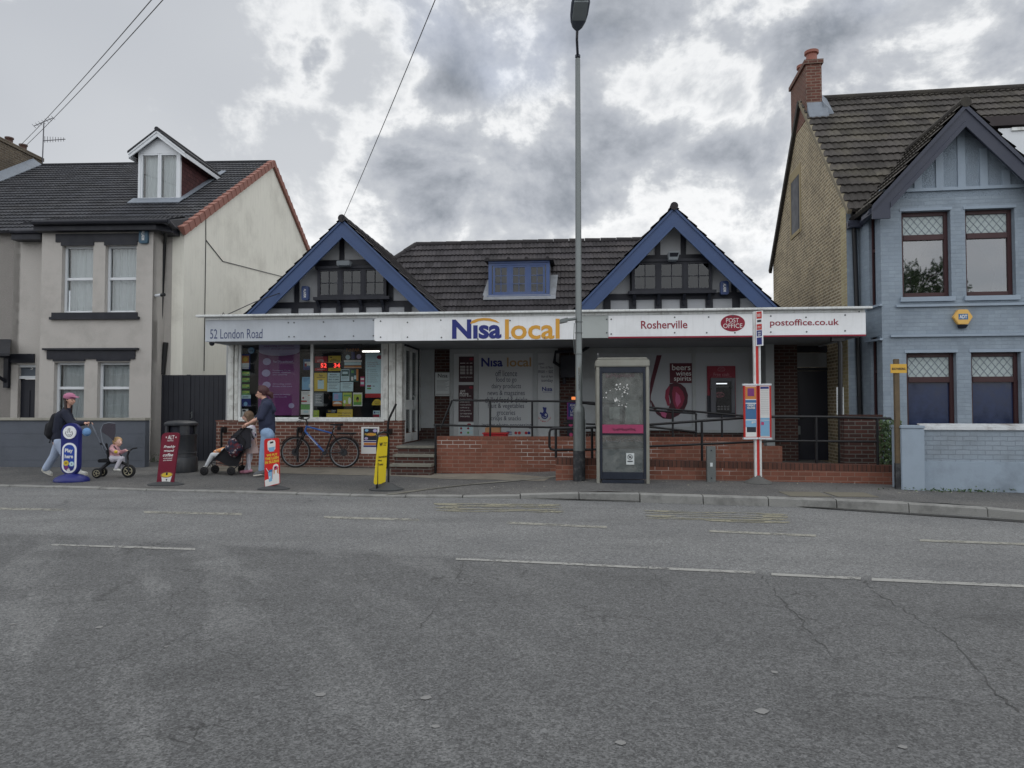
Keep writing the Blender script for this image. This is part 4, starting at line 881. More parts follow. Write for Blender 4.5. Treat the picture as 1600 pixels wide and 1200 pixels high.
# ================================================================ left houses
F1 = FL
UL = lambda px, w, py=600: F1.uz(px, py, w)[0]
ZL = lambda px, py, w: F1.uz(px, py, w)[1]
taupe = mat('taupe_render', srgb(182, 178, 173), .85, .08, 2.5, .25, 45, dirt=.35, dirtcol=(.16, .145, .13), fine=.12)
cream = mat('cream_render', srgb(230, 228, 217), .85, .05, 1.6, .18, 30, dirt=.4, dirtcol=(.34, .32, .27), streak=.2)
pebble = mat('pebble_dash', srgb(146, 142, 138), .95, .2, 3, .8, 55, fine=.5)
upvc = mat('white_upvc', srgb(214, 218, 222), .35, .03, 3, 0)
net = mat('white_net', srgb(205, 208, 210), .9, .08, 9, 0)
house = thing('rendered_house', 'taupe and cream rendered house with white windows and a small roof dormer', 'house', F1, (-2, 0, .1))
WM = .55
cu = 0.0
bl, brr, bc2 = UL(61, 0), UL(236, 0), UL(250, .42)
eave_z = ZL(160, 347, -.15)
ups = [(UL(93, 0), UL(142, 0)), (UL(161, 0), UL(210, 0))]; uz1, uz0 = ZL(150, 383, 0), ZL(150, 489, 0)
dns = [(UL(84, 0), UL(131.5, 0)), (UL(152, 0), UL(202, 0))]; dz1_, dz0_ = ZL(150, 566, 0), ZL(150, 668, 0)
mb = MB(); wallgrid(mb, bl, brr, 0, uz0-.2, 0, .25, [(a, b, dz0_, dz1_) for a, b in dns]); wallgrid(mb, bl, brr, uz0-.2, eave_z, 0, .25, [(a, b, uz0, uz1) for a, b in ups])
mb.prism([(brr, 0, 0), (bc2, .42, 0), (bc2, WM+.1, 0), (brr, WM+.1, 0)], (0, 0, eave_z)); mb.box(bl, bl+.25, .25, WM+.1, 0, eave_z)
mb.box(bc2, cu-.002, WM, WM+.25, 0, eave_z+.05)
ln = UL(28, WM)
dl, drr = UL(17, WM), UL(54, WM, 650); dtop = ZL(35, 570, WM)
mb.box(ln, dl, WM, WM+.25, 0, eave_z); wallgrid(mb, dl, bl+.01, 0, eave_z, WM, WM+.25, [(dl+.001, drr, 0, dtop)])
mb.build('front_wall', taupe, house)
# end gable wall
wr_, zr1 = F1.wz(425, 253, 0); we0, ze0 = F1.wz(285, 357, 0); wb_, zb_ = F1.wz(480, 388, 0); wbk = wr_+(wr_-we0)*.98; zbk = zr1-(zb_-zr1)/(wb_-wr_)*-(wbk-wr_)
mb = MB(); mb.prism([(cu, WM-.02, 0), (cu, WM-.02, ze0-.02), (cu, wr_, zr1-.12), (cu, wbk, zbk-.1), (cu, wbk, 0)], (-.3, 0, 0)); mb.build('end_wall', cream, house)
# brackets of the front roof plane
sl1 = (zr1-ze0)/(wr_-we0); we1 = .36; ze1 = ze0+(we1-we0)*sl1
uLft = -16.0; Hs1 = sqrt((wr_-we1)**2+(zr1-ze1)**2)
tiles('roof', tile_lt, house, (ln, we1, ze1), (1, 0, 0), (0, wr_-we1, zr1-ze1), cu-ln+.05, Hs1, tw=.22, course=.26, thick=.03, wave=.018)
mb = MB(); mb.poly([(ln, wr_, zr1), (cu, wr_, zr1), (cu, wbk, zbk), (ln, wbk, zbk)]); mb.box(ln, cu, wr_-.07, wr_+.07, zr1-.03, zr1+.04); mb.build('roof', tile_lt, house)
bz0 = ZL(160, 347.5, -.30); wj = 1.1; zj = ze1+(wj-we1)*sl1+.05
tiles('bay_roof', tile_lt, house, (bl-.25, -.30, bz0), (1, 0, 0), (0, wj+.30, zj-bz0), brr-bl+.55, sqrt((wj+.3)**2+(zj-bz0)**2), tw=.22, course=.26, thick=.03, wave=.018)
MB().prism([(brr+.05, -.3, bz0-.01), (brr+.3, -.3, bz0-.01), (cu-.05, .36, ze1), (cu-.05, 1.0, ze1+.64*sl1), (brr+.05, 1.0, zj-.03)], (0, 0, .03)).build('bay_roof', tile_lt, house)
terra = mat('terracotta', srgb(158, 110, 98), .8, .15, 9, .15, tone=.2)
mb = MB(); d = Vector((0, wr_-we1, zr1-ze1)); L_ = d.length; d.normalize(); n = int(L_/.3); nn = Vector((0, -d.z, d.y))
for i in range(n):
    a = Vector((cu+.05, we1, ze1))+d*(i*L_/n); b = a+d*(L_/n+.02); mb.hexa([a-nn*.14+Vector((-.04, 0, 0)), a-nn*.14+Vector((.04, 0, 0)), b-nn*.13+Vector((.03, 0, 0)), b-nn*.13+Vector((-.03, 0, 0)), a+nn*.08+Vector((-.12, 0, 0)), a+nn*.08+Vector((.045, 0, 0)), b+nn*.055+Vector((.03, 0, 0)), b+nn*.055+Vector((-.10, 0, 0))])
    mb.v[-8:] = mb.v[-8:]
d2 = Vector((0, wbk-wr_, zbk-zr1)); L2 = d2.length; d2.normalize(); n2 = int(L2/.3); n3 = Vector((0, -d2.z, d2.y))
for i in range(n2):
    a = Vector((cu+.05, wr_, zr1))+d2*(i*L2/n2); b = a+d2*(L2/n2+.02); mb.hexa([a-n3*.12+Vector((-.04, 0, 0)), a-n3*.12+Vector((.04, 0, 0)), b-n3*.12+Vector((.03, 0, 0)), b-n3*.12+Vector((-.03, 0, 0)), a+n3*.07+Vector((-.12, 0, 0)), a+n3*.07+Vector((.045, 0, 0)), b+n3*.05+Vector((.03, 0, 0)), b+n3*.05+Vector((-.10, 0, 0))])
mb.build('verge_tiles', terra, house)
# fascia, gutter, downpipes
mb = MB(); gz = ZL(160, 352, -.2); mb.box(UL(48, -.2), UL(240, -.2), -.22, -.02, gz-.12, gz+.06); mb.tube([(UL(46, -.3), -.3, gz+.06), (UL(262, -.2), -.3, gz+.06)], .06); mb.prism([(UL(240, -.2), -.22, gz-.12), (UL(240, -.2), -.02, gz-.12), (UL(250, .4), .5, gz-.12), (cu-.1, .5, gz-.12), (cu-.1, .22, gz-.12), (UL(262, 0), .1, gz-.12)], (0, 0, .16))
mb.box(ln, bl-.2, .22, .50, gz-.22, gz-.06); mb.tube([(ln, .2, gz-.03), (bl-.1, .2, gz-.03)], .055); mb.tube([(UL(262, -.2), -.3, gz+.05), (cu-.05, .12, gz+.0)], .06)
mb.build('gutter', black_tb, house)
mb = MB(); mb.tube([(UL(263, .2), .0, gz), (UL(254, .47), .47, gz-.3), (UL(250, .47), .47, ZL(247, 500, .47)), (UL(243, .47), .47, ZL(243, 585, .47))], .04); mb.build('downpipe', black_mt, house, smooth=True)
mb = MB(); mb.tube([(UL(258, .5), .5, ZL(258, 535, .5)), (UL(254, .5), .5, ZL(254, 585, .5))], .06); mb.build('vent_pipe', black_mt, house)
# window surrounds
mb = MB(); z0_, z1_ = ZL(150, 377.5, -.03), ZL(150, 365, -.03); mb.box(UL(82, -.03), UL(217, -.03), -.03, -.002, z0_, z1_)
for a, b in ups: mb.box(a-.02, b+.02, -.029, -.001, z0_-.09, z0_-.0005)
mb.build('lintel', black_tb, house)
mb = MB(); mb.box(UL(74, -.08), UL(214, -.08), -.08, -.001, uz0-.16, uz0-.10); mb.box(UL(78, -.04), UL(212, -.04), -.045, -.0015, uz0-.099, uz0+.01); mb.build('sill_band', black_tb, house)
mb = MB(); z1_ = ZL(140, 545, -.03); z0_ = ZL(140, 561, -.03); mb.box(UL(72, -.03), UL(210, -.03), -.035, -.001, z0_, z1_-.03); mb.box(UL(66, -.05), UL(215, -.05), -.09, -.0012, z1_-.0295, z1_+.015)
for a, b in dns: mb.box(a-.02, b+.02, -.029, -.001, z0_-.05, z0_-.0005)
mb.build('lintel', black_tb, house)
for (a, b) in ups:
    o = win_unit(house, F1, a, b, uz0, uz1, .15, upvc, G, fw=.055, split=(uz0+uz1)/2+.02); curtain(o, a+.03, b-.03, uz0+.05, uz1-.05, .28, net, .02)
for (a, b) in dns:
    o = win_unit(house, F1, a, b, dz0_, dz1_, .15, upvc, G, fw=.055, split=dz1_-.62); curtain(o, a+.03, b-.03, dz0_+.0, dz1_-.05, .26, net, .02)
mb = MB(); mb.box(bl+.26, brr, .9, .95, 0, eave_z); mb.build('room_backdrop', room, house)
# front door with fanlight 5
o = MB().box(dl+.12, drr-.02, WM+.1, WM+.15, 0, dtop-.36).box(dl+.3, drr-.2, WM+.085, WM+.099, 1.2, 1.9).build('front_door', dk, house)
mb = MB(); mb.box(dl+.02, dl+.11, WM+.04, WM+.16, 0, dtop-.02); mb.box(dl+.11, drr, WM+.04, WM+.16, dtop-.35, dtop-.28); mb.box(dl+.11, drr, WM+.04, WM+.16, dtop-.06, dtop-.0); mb.build('door_frame', upvc, house)
MB().box(dl+.11, drr, WM+.1, WM+.12, dtop-.28, dtop-.06).build('fanlight', C('fanlight_grey', (90, 98, 108)), house)
mb = MB(); txt(mb, '5', 47.8, 51.8, 572.5, 577.5, WM+.098, .03, F_=F1); mb.build('house_number', offw, house, recalc=False)
mb = MB(); mb.box(UL(14, WM), UL(54, WM), WM-.04, WM-.001, ZL(35, 567, WM), ZL(35, 553, WM)); mb.build('lintel', black_tb, house)
# alarm box and camera
def alarm(F_, px0, px1, py0, py1, w, col, label, txtcol, word, deep=.07, parent=None):
    a, z1 = F_.uz(px0, py0, w-deep); b, z0 = F_.uz(px1, py1, w-deep)
    t = thing('alarm_box', label, 'alarm box', F_, ((a+b)/2, w, z0)); mb = MB(); mb.rrect(a, b, w-.004, z0, z1, min(b-a, z1-z0)*.22, deep); mb.build('housing', col, t, bevel=.006)
    if word:
        mb = MB(); n0 = len(mb.v); c = (a+b)/2
        mb.text(word, -(z1-z0)*.30, (z1-z0)*.30, 0, -(b-a)*.17, (b-a)*.17, .01); mb.xf(Matrix.Translation((c, w-.004-deep-.002, (z0+z1)/2)) @ Matrix.Rotation(radians(90), 4, 'Y'), n0); mb.build('lettering', txtcol, t, recalc=False)
    return t
teal_al = mat('teal_plastic', srgb(52, 84, 104), .4, .05, 4, 0)
alarm(F1, 217, 230.5, 356, 380, 0, teal_al, 'teal vertical alarm box under the eaves of the rendered house', offw, 'ALARM')
t = thing('security_camera', 'white bullet camera on the corner of the taupe bay beside the downpipe', 'camera', F1, (UL(243, .3), .3, ZL(243, 462, .3)))
p3 = lambda px, py, w, F_=F1: (F_.uz(px, py, w)[0], w, F_.uz(px, py, w)[1])
MB().ball(p3(241, 462, .2), .05, 12).build('mount', upvc, t, smooth=True); MB().tube([p3(243, 462, .1), p3(252, 461, .05)], [.035, .04], 12).build('body', upvc, t, smooth=True); MB().cyl(p3(252, 461, .05), p3(257, 460.5, .02), .042, .04).build('lens_hood', black_mt, t)
# dormer
nR = Vector((0, -(zr1-ze1), wr_-we1)).normalized(); PR = Vector((0, we1, ze1))
pdm = F1.hit(243, 314, PR, nR); wD = pdm.y
a, b = UL(212, wD), UL(276, wD); z0_ = ZL(243, 311, wD); z1_ = ZL(243, 240, wD); zpk = ZL(243, 203, wD-.2)
c = (a+b)/2
zroof = lambda w: ze1+(w-we1)*sl1
wt_ = we1+(z1_+.05-ze1)/sl1
mb = MB()
for u_ in (a+.02, b-.02): MB().prism([(u_-.03, wD+.01, z0_-.25), (u_-.03, wD+.01, z1_+.05), (u_-.03, wt_, z1_+.05)], (.06, 0, 0)).build('cheek', brick('hung_tile', srgb(92, 58, 58), srgb(78, 50, 52), srgb(50, 36, 38), .17, .115, .006, .9, soot=.1), house)
mb = MB(); mb.box(a-.02, a+.05, wD-.02, wD+.06, z0_-.02, z1_); mb.box(b-.05, b+.02, wD-.02, wD+.06, z0_-.02, z1_); mb.prism([(a-.03, wD-.01, z1_+.0), (b+.03, wD-.01, z1_+.0), (b+.03, wD-.01, z1_+.06), (c, wD-.01, zpk-.12), (a-.03, wD-.01, z1_+.06)], (0, .08, 0)); mb.box(a-.02, b+.02, wD-.06, wD+.05, z0_-.06, z0_-.021)
mb.build('dormer_front', upvc, house)
for k in (0, 1):
    o = win_unit(house, F1, a+.05+(b-a-.1)*k/2, a+.05+(b-a-.1)*(k+1)/2, z0_-.02, z1_, wD+.03, upvc, G, fw=.05, name='dormer_window')
    curtain(o, a+.1+(b-a-.1)*k/2, a+.0+(b-a-.1)*(k+1)/2, z0_, z1_, wD+.15, net, .02)
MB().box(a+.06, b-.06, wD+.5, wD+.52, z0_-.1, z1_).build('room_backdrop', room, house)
ov = .22; zl_ = z1_+.0; mb = MB(); mr = MB(); hw_ = (b-a)/2+ov; sD = (zpk-zl_+.03)/hw_
for sg in (-1, 1):
    P = [(c, wD-.16, zpk), (c+sg*hw_, wD-.16, zl_-.03), (c+sg*(hw_-.0), wD-.16, zl_-.17), (c, wD-.16, zpk-.16)]; mb.prism(P, (0, .04, 0)); e = [(c, wD-.18, zpk), (c+sg*hw_, wD-.18, zl_-.03), (c+sg*hw_, wD-.18, zl_-.08), (c, wD-.18, zpk-.055)]; mb.prism(e, (0, .0198, 0))
    wend_e = we1+(zl_-ze1)/sl1+.1; wend_r = we1+(zpk-ze1)/sl1+.1
    mb.hexa([(c+sg*(hw_-.01), wD-.12, zl_-.17), (c+sg*(hw_+.015), wD-.12, zl_-.17), (c+sg*(hw_+.015), wend_e, zl_-.17), (c+sg*(hw_-.01), wend_e, zl_-.17), (c+sg*(hw_-.01), wD-.12, zl_-.05), (c+sg*(hw_+.015), wD-.12, zl_-.05), (c+sg*(hw_+.015), wend_e, zl_-.05), (c+sg*(hw_-.01), wend_e, zl_-.05)])
    mr.prism([(c, wD-.19, zpk+.0), (c+sg*(hw_+.02), wD-.19, zl_-.03), (c+sg*(hw_+.02), wend_e, zl_-.03), (c, wend_r, zpk+.0)], (0, 0, .05))
mr.tube([(c, wD-.2, zpk+.04), (c, wend_r, zpk+.04)], .06, 10)
mb.build('dormer_bargeboard', upvc, house); mr.build('dormer_roof', tile_lt, house)
mb = MB(); lf = lambda u_, w_, l: Vector((u_, w_, zroof(w_)))+nR*l
mb.hexa([lf(a-.15, wD-.28, .04), lf(b+.15, wD-.28, .04), lf(b+.15, wD+.02, .05), lf(a-.15, wD+.02, .05), lf(a-.15, wD-.28, .06), lf(b+.15, wD-.28, .06), lf(b+.15, wD+.02, .08), lf(a-.15, wD+.02, .08)]); mb.hexa([lf(b, wD+.021, .04), lf(b+.16, wD+.021, .04), lf(b+.16, wt_+.4, .04), lf(b, wt_+.4, .04), lf(b, wD+.021, .07), lf(b+.16, wD+.021, .06), lf(b+.16, wt_+.4, .06), lf(b, wt_+.4, .07)]); mb.box(a+.0, b, wD-.01, wD+.008, z0_-.3, z0_-.02)
mb.build('flashing', lead, house)
# cables on the end wall
w1, z1 = F1.wz(321, 375, 0); w2, z2 = F1.wz(321, 580, 0); w3, z3 = F1.wz(440, 432, 0)
wt0, zt0 = F1.wz(321, 338, 0); MB().tube([(.012, wt0, zt0), (.012, w1, z1), (.012, w1, z2)], .010, 5).tube([(.012, w1, z1-.0), (.012, w1+1, z1-.36), (.012, w3, z3)], .012, 5).build('wall_cable', black_mt, house)
# neighbour beyond the party line with its chimney
nb = thing('terraced_house', 'pebble-dashed terraced house at the left edge with a brick stack on its ridge', 'house', F1, (-13, WM, 0))
mb = MB(); mb.box(-15, ln-.003, WM+.02, WM+.25, 0, eave_z-.05); mb.build('front_wall', pebble, nb)
tiles('roof', tile_lt, nb, (-15, we1, ze1), (1, 0, 0), (0, wr_-we1, zr1-ze1), ln+15-.01, Hs1, tw=.22, course=.26, thick=.03, wave=.018)
mb = MB(); mb.poly([(-15, wr_, zr1), (ln, wr_, zr1), (ln, wbk, zbk), (-15, wbk, zbk)]); mb.box(-15, ln, wr_-.07, wr_+.07, zr1-.03, zr1+.04); mb.build('roof', tile_lt, nb)
brick_ch = brick('old_stock_brick', srgb(112, 100, 84), srgb(92, 80, 68), srgb(120, 114, 104), .225, .075, .01, .7, soot=.6)
uch = F1.uz(66, 250, wr_+.25)[0]; zt_ = F1.uz(66, 247, wr_+.25)[1]
mb = MB(); mb.box(uch-.9, uch, wr_-2.5, wr_+.25, zr1-1.6, zt_-.12); mb.box(uch-.94, uch+.04, wr_-2.54, wr_+.29, zt_-.119, zt_-.0); chs = mb.build('chimney', brick_ch, nb)
for k in range(4):
    MB().lathe([(.11, 0), (.12, .04), (.10, .06), (.105, .22), (.13, .24), (.13, .28), (.09, .28)], (uch-.3, wr_-2.1+.62*k, zt_), 16).build('chimney_pot', C('sooty_pot', (84, 62, 56)), chs, smooth=True)
mb = MB(); mb.hexa([lf(uch, wr_-2.6, .03), lf(uch+.22, wr_-2.6, .03), lf(uch+.22, wr_-.05, .03), lf(uch, wr_-.05, .03), lf(uch, wr_-2.6, .25), lf(uch+.22, wr_-2.6, .05), lf(uch+.22, wr_-.05, .05), lf(uch, wr_-.05, .25)]); mb.build('flashing', lead, nb)
# timber porch canopy over the neighbour's door
mb = MB(); mb.hexa([p3(-40, 552, -.5), p3(15, 552, -.35), p3(17, 530, WM), p3(-40, 530, WM), p3(-40, 556, -.5), p3(15, 556, -.35), p3(17, 535, WM), p3(-40, 535, WM)])
mb.build('porch_roof', tile_lt, nb)
mb = MB(); q0 = p3(14, 556, WM); q1 = p3(12, 606, WM); mb.box(q1[0]-.06, q1[0]+.06, WM-.08, WM+.01, q1[2], q0[2]); mb.tube([(q1[0], WM-.05, q1[2]+.15), (q1[0]-.1, WM-.25, q1[2]+.3), (q1[0], WM-.6, q0[2]-.05)], .045, 6); mb.box(q1[0]-.06, q1[0]+.06, -.3, WM, q0[2]-.06, q0[2]+.03); mb.build('porch_bracket', black_tb, nb)
# aerial
t = thing('tv_aerial', 'thin rooftop aerial on a mast beside the brick stack', 'aerial', F1, (uch+.05, wr_, zt_)); w_ = wr_+.1; am = mat('aerial_metal', srgb(90, 90, 95), .5, .1, 5, 0, metal=.4)
MB().tube([p3(66, 262, w_), p3(68.5, 192, w_)], .018, 6).build('mast', am, t)
mb = MB(); mb.tube([p3(53, 197, w_-.3), p3(83, 184, w_+.3)], .014, 5)
for k in range(7):
    f = k/6; x = 53+30*f; y = 197-13*f; mb.tube([p3(x-3, y-3, w_-.3+.6*f), p3(x+3, y+3, w_-.3+.6*f)], .008, 4)
mb.build('antenna', am, t)
mb = MB(); mb.tube([p3(68, 220, w_), p3(102, 217.5, w_)], .014, 5)
for k in range(8): x = 70+k*4.2; mb.tube([p3(x, 215+(4-k*.5)*-.5, w_), p3(x, 223-k*.3, w_)], .008, 4)
mb.build('antenna', am, t)
# garden wall of the rendered house
gwm = mat('slate_blue_wall_paint', srgb(92, 97, 106), .8, .08, 2.5, .3, 35, dirt=.4, dirtcol=(.05, .055, .06), fine=.1)
gp = ground_hit(110, 730); WGd = F1.loc(gp).y
gl, gr = -14.5, UL(228, WGd)
gt = ZL(110, 657, WGd)
t = thing('garden_wall', 'slate grey painted block wall with pale coping in front of the rendered house', 'garden wall', F1, (gl+3, WGd, .1))
mb = MB(); k = 0; z = -.1; hs = (gt)/4.0
for i in range(4):
    mb.box(gl, gr, WGd, WGd+.18, z, (i+1)*hs-.006); mb.box(gl, gr-.005, WGd+.006, WGd+.17, (i+1)*hs-.006, (i+1)*hs); z = (i+1)*hs
mb.build('blockwork', gwm, t)
mb = MB(); x = gl
while x < gr: mb.box(x, min(x+1.3, gr+.03)-.006, WGd-.04, WGd+.22, gt+.001, gt+.06); x += 1.3
mb.build('coping', sillc, t, bevel=.006)
g = ground_hit(230, 735); 
t = thing('drain_pipe', 'pale grey plastic pipe lying at the foot of the slate wall', 'pipe', FW, g); q0 = ground_hit(160, 727); q1 = ground_hit(232, 716)
MB().tube([q0+Vector((-.15, -.15, .05)), q1+Vector((0, -.3, .08))], .045, 12).build('pipe', grey_pt, t, smooth=True)
# black boarded gates
gg = ground_hit(300, 716); WT = F1.loc(gg).y; WT = min(WT, WM-.08)
ga, gb = UL(232, WT), UL(356, WT); gz1 = ZL(300, 586, WT)
t = thing('timber_gates', 'pair of tall black boarded gates between the rendered house and the shop', 'gate', F1, ((ga+gb)/2, WT, .1))
gm_ = mat('black_gate_paint', srgb(38, 40, 48), .6, .15, 3, .1, dirt=.25, dirtcol=(.05, .05, .055), streak=.2)
mid = UL(296, WT)
for x0, x1 in ((ga, mid-.02), (mid+.02, gb)):
    mb = MB(); n = int((x1-x0)/.115); s_ = (x1-x0)/n
    for i in range(n): mb.box(x0+s_*i+.004, x0+s_*(i+1)-.004, WT+.002*(i % 2), WT+.03, .1, gz1)
    mb.box(x0, x1, WT+.031, WT+.06, .3, .4); mb.box(x0, x1, WT+.031, WT+.06, gz1-.3, gz1-.2); mb.build('gate_leaf', gm_, t)
MB().box(mid-.06, mid+.03, WT-.02, WT-.001, .1, gz1+.01).build('cover_strip', gm_, t); MB().tube([p3(297.5, 646, WT-.05), p3(300, 643, WT-.08), p3(300, 652, WT-.08), p3(297.5, 654, WT-.05)], .012).build('handle', galv, t)
# yellow-green white wall between gates and shop (rear yard wall)
t = thing('yard_wall', 'cream rendered low wall joining behind the black gates', 'wall', F1, (0, WT+2, .1))
MB().box(UL(286, WT+1), UL(375, WT+1), WT+2.2, WT+2.4, 0, ZL(320, 565, WT+2.2)).build('wall', cream, t) if False else MB().box(.3, 2.2, WT+2.2, WT+2.4, 0, 2.2).build('wall', cream, t)

# ================================================================ right house
F2 = FR
UR_ = lambda px, w, py=500: F2.uz(px, py, w)[0]
ZR = lambda px, py, w: F2.uz(px, py, w)[1]
bluebr = brick('blue_painted_brick', srgb(150, 163, 175), srgb(142, 155, 168), srgb(136, 148, 160), .225, .075, .006, .55, paint=True, var=.18, soot=.42, skew=True, sootcol=(.10, .125, .16))
blueren = mat('blue_render_paint', srgb(150, 164, 178), .6, .05, 2, .12, 30, dirt=.3, dirtcol=(.13, .15, .18))
rough_bl = mat('blue_roughcast', srgb(142, 155, 168), .9, .15, 6, 1.0, 38, fine=.25)
mahog = mat('mahogany_frame', srgb(64, 38, 40), .45, .12, 5, .02)
stockbr = brick('yellow_stock_brick', srgb(176, 158, 126), srgb(138, 122, 98), srgb(198, 188, 164), .225, .075, .013, .9, var=.85, soot=.55, skew=True, sootcol=(.06, .05, .04))
pale_q = brick('pale_quoin_brick', srgb(190, 178, 140), srgb(170, 156, 120), srgb(185, 176, 150), .225, .075, .01, .6, soot=.2)
hr = thing('blue_house', 'two-storey blue painted brick house with dark gable boards and a yellow brick side wall', 'house', F2, (1.5, 0, 0))
WR2 = .9
us = UR_(1323, WR2, 400)
bayR = UR_(1640, 0)
upw = [(UR_(1411, 0), UR_(1488, 0)), (UR_(1511, 0), UR_(1589, 0))]; dnw = [(UR_(1415, 0), UR_(1493, 0)), (UR_(1516, 0), UR_(1594, 0))]
uzt, uzb = ZR(1450, 329, 0), ZR(1450, 464, 0); dzt, dzb = ZR(1455, 551, 0), ZR(1455, 676, 0)
ez = ZR(1378, 320, 0)
mb = MB(); zmid = ZR(1450, 500, 0)
wallgrid(mb, 0, bayR, -.2, zmid, 0, .3, [(a, b, dzb, dzt) for a, b in dnw]); wallgrid(mb, 0, bayR, zmid, ez+.1, 0, .3, [(a, b, uzb, uzt) for a, b in upw])
us2 = F2.U_(1343, WR2, 450)
# canted return with a tall slot window each floor
rt = Vector((us2, WR2, 0)); rf = Vector((0, 0, 0)); dvec = (rt-rf); Lc = dvec.length; dn = dvec.normalized(); Rm = Matrix(((dn.x, -dn.y, 0, 0), (dn.y, dn.x, 0, 0), (0, 0, 1, 0), (0, 0, 0, 1)))
def zat(px, py): # depth along return
    return F2.hit(px, py, (0, 0, 0), (dn.y, -dn.x, 0))
h1 = zat(1371, 350); h0 = zat(1357, 350); q = lambda p: Vector((p.x, p.y, 0)).dot(dn)
s0, s1 = q(h1), q(h0)
n0 = len(mb.v); wallgrid(mb, .001, Lc, -.2, zmid, -.001, -.2, [(s0, s1, h1.z-4.1, h1.z-2.25)]); wallgrid(mb, .001, Lc, zmid, ez+.1, -.001, -.2, [(s0, s1, ZR(1365, 480, .4), ZR(1365, 340, .4))]); mb.xf(Rm, n0)
mb.box(us, us2, WR2, WR2+.3, -.2, ez+.1)
mb.build('front_wall', bluebr, hr)
o = MB(); n0 = 0
for (za_, zb_2) in ((h1.z-4.1, h1.z-2.25), (ZR(1365, 480, .4), ZR(1365, 340, .4))):
    n0 = len(o.v); o.box(s0, s0+.04, -.12, -.06, za_, zb_2); o.box(s1-.04, s1, -.12, -.06, za_, zb_2); o.box(s0+.04, s1-.04, -.12, -.06, zb_2-.06, zb_2); o.box(s0+.04, s1-.04, -.12, -.06, za_, za_+.06); o.box(s0+.04, s1-.04, -.118, -.062, (zb_2+za_)/2+.2, (zb_2+za_)/2+.26); o.xf(Rm, n0)
o = o.build('side_window', mahog, hr)
mb = MB(); 
for (za_, zb_2) in ((h1.z-4.1, h1.z-2.25), (ZR(1365, 480, .4), ZR(1365, 340, .4))): n0 = len(mb.v); mb.box(s0+.02, s1-.02, -.095, -.085, za_+.02, zb_2-.02); mb.xf(Rm, n0)
mb.build('pane', mat('dark_glass', (.02, .022, .03), .08, 0, 1, 0), o)
# ledges
mb = MB()
for py, a, b in ((477, 1410, 1640), (524, 1400, 1640)): z_ = ZR(1450, py, -.05); mb.box(UR_(a-10, 0), bayR, -.055, -.001, z_-.025, z_+.02)
for py in (533, 481): z_ = ZR(1360, py, .4); n0 = len(mb.v); mb.box(s0-.15, s1+.12, .001, .06, z_-.02, z_+.02); mb.xf(Rm, n0)
mb.build('ledge', blueren, hr)
mb = MB()
for ws, zt, zb__ in ((upw, uzt, uzb), (dnw, dzt, dzb)):
    for a, b in ws: MB().prism([(a-.03, -.012, zt), (b+.03, -.012, zt), (b+.03, -.012, zt+.055), (a-.03, -.012, zt+.055)], (0, .0115, 0)).build('window_head', blueren, hr); MB().box(a-.05, b+.05, -.05, .1, zb__-.09, zb__-.001).build('sill', blueren, hr)
leadglass = mat('obscured_glass', srgb(170, 182, 182), .25, .12, 14, .05)
winb = mat('blue_window_film', srgb(38, 50, 80), .15, .6, 9, .02, fine=.1)
lace = mat('lace', srgb(222, 222, 218), .9, .05, 9, 0)
for ws, zt, zb__, low in ((upw, uzt, uzb, False), (dnw, dzt, dzb, True)):
    for i, (a, b) in enumerate(ws):
        sp = zt-(.50 if not low else .52); fw = .075
        o = MB(); yy0, yy1 = .12, .2
        o.box(a, a+fw, yy0, yy1, zb__, zt); o.box(b-fw, b, yy0, yy1, zb__, zt); o.box(a+fw, b-fw, yy0-.004, yy1, zb__, zb__+.10); o.box(a+fw, b-fw, yy0-.004, yy1, zt-.08, zt); o.box(a+fw, b-fw, yy0-.01, yy1, sp-.06, sp+.05)
        o = o.build('window', mahog, hr, bevel=.006)
        MB().box(a+.05, b-.05, .155, .165, sp+.04, zt-.05).build('leaded_pane', leadglass, o)
        ld = MB(); H = zt-.08-sp-.05; W_ = b-a-2*fw; z0l = sp+.05; x0l = a+fw; st_ = .14; ln_ = .005
        k = -int(H/st_)-1
        for k in range(-int(H/st_)-2, int(W_/st_)+2):
            for sg in (1, -1):
                # line x = k*st + sg*y clipped to the box
                pts = []
                for yv in (0, H):
                    pts.append([k*st_+(yv if sg > 0 else H-yv)*.8, yv])
                (xa, ya), (xb, yb) = pts
                if xa > xb: xa, ya, xb, yb = xb, yb, xa, ya
                if xb < 0 or xa > W_: continue
                if xa < 0: ya = ya+(yb-ya)*(0-xa)/(xb-xa); xa = 0
                if xb > W_: yb = ya+(yb-ya)*(W_-xa)/(xb-xa); xb = W_
                ld.beam((x0l+xa, .15, z0l+ya), (x0l+xb, .15, z0l+yb), .006, .009, up=(0, 0, 1))
        ld.build('leading', lead, o)
        if low: MB().box(a+.05, b-.05, .17, .18, zb__+.05, sp).build('pane', winb, o)
        else:
            MB().box(a+.05, b-.05, .155, .165, zb__+.05, sp-.03).build('pane', glass('reflective_glass', (.45, .47, .5), .20), o)
            cb = MB(); n = 26; sd = 1 if i == 0 else -1   # tied-back lace curtain
            for j in range(9):
                f = j/8; zz = sp-.03-(sp-zb__-.1)*f; wid = (b-a)*(.62*(1-f*1.2) if f < .6 else .18+.25*(f-.6))
                for k in range(n+1):
                    x = (b-wid*k/n-.08) if False else ((a+.08+wid*(n-k)/n) if sd > 0 else (b-.08-wid*k/n)); cb.v.append(Vector((x, .27+.015*sin(k*2.1), zz)))
            for j in range(8):
                for k in range(n): q_ = j*(n+1)+k; cb.face((q_, q_+1, q_+n+2, q_+n+1))
            cb.build('curtain', lace, o, smooth=True)
MB().box(.2, bayR-.2, .8, .85, 0, ez).build('room_backdrop', room, hr)
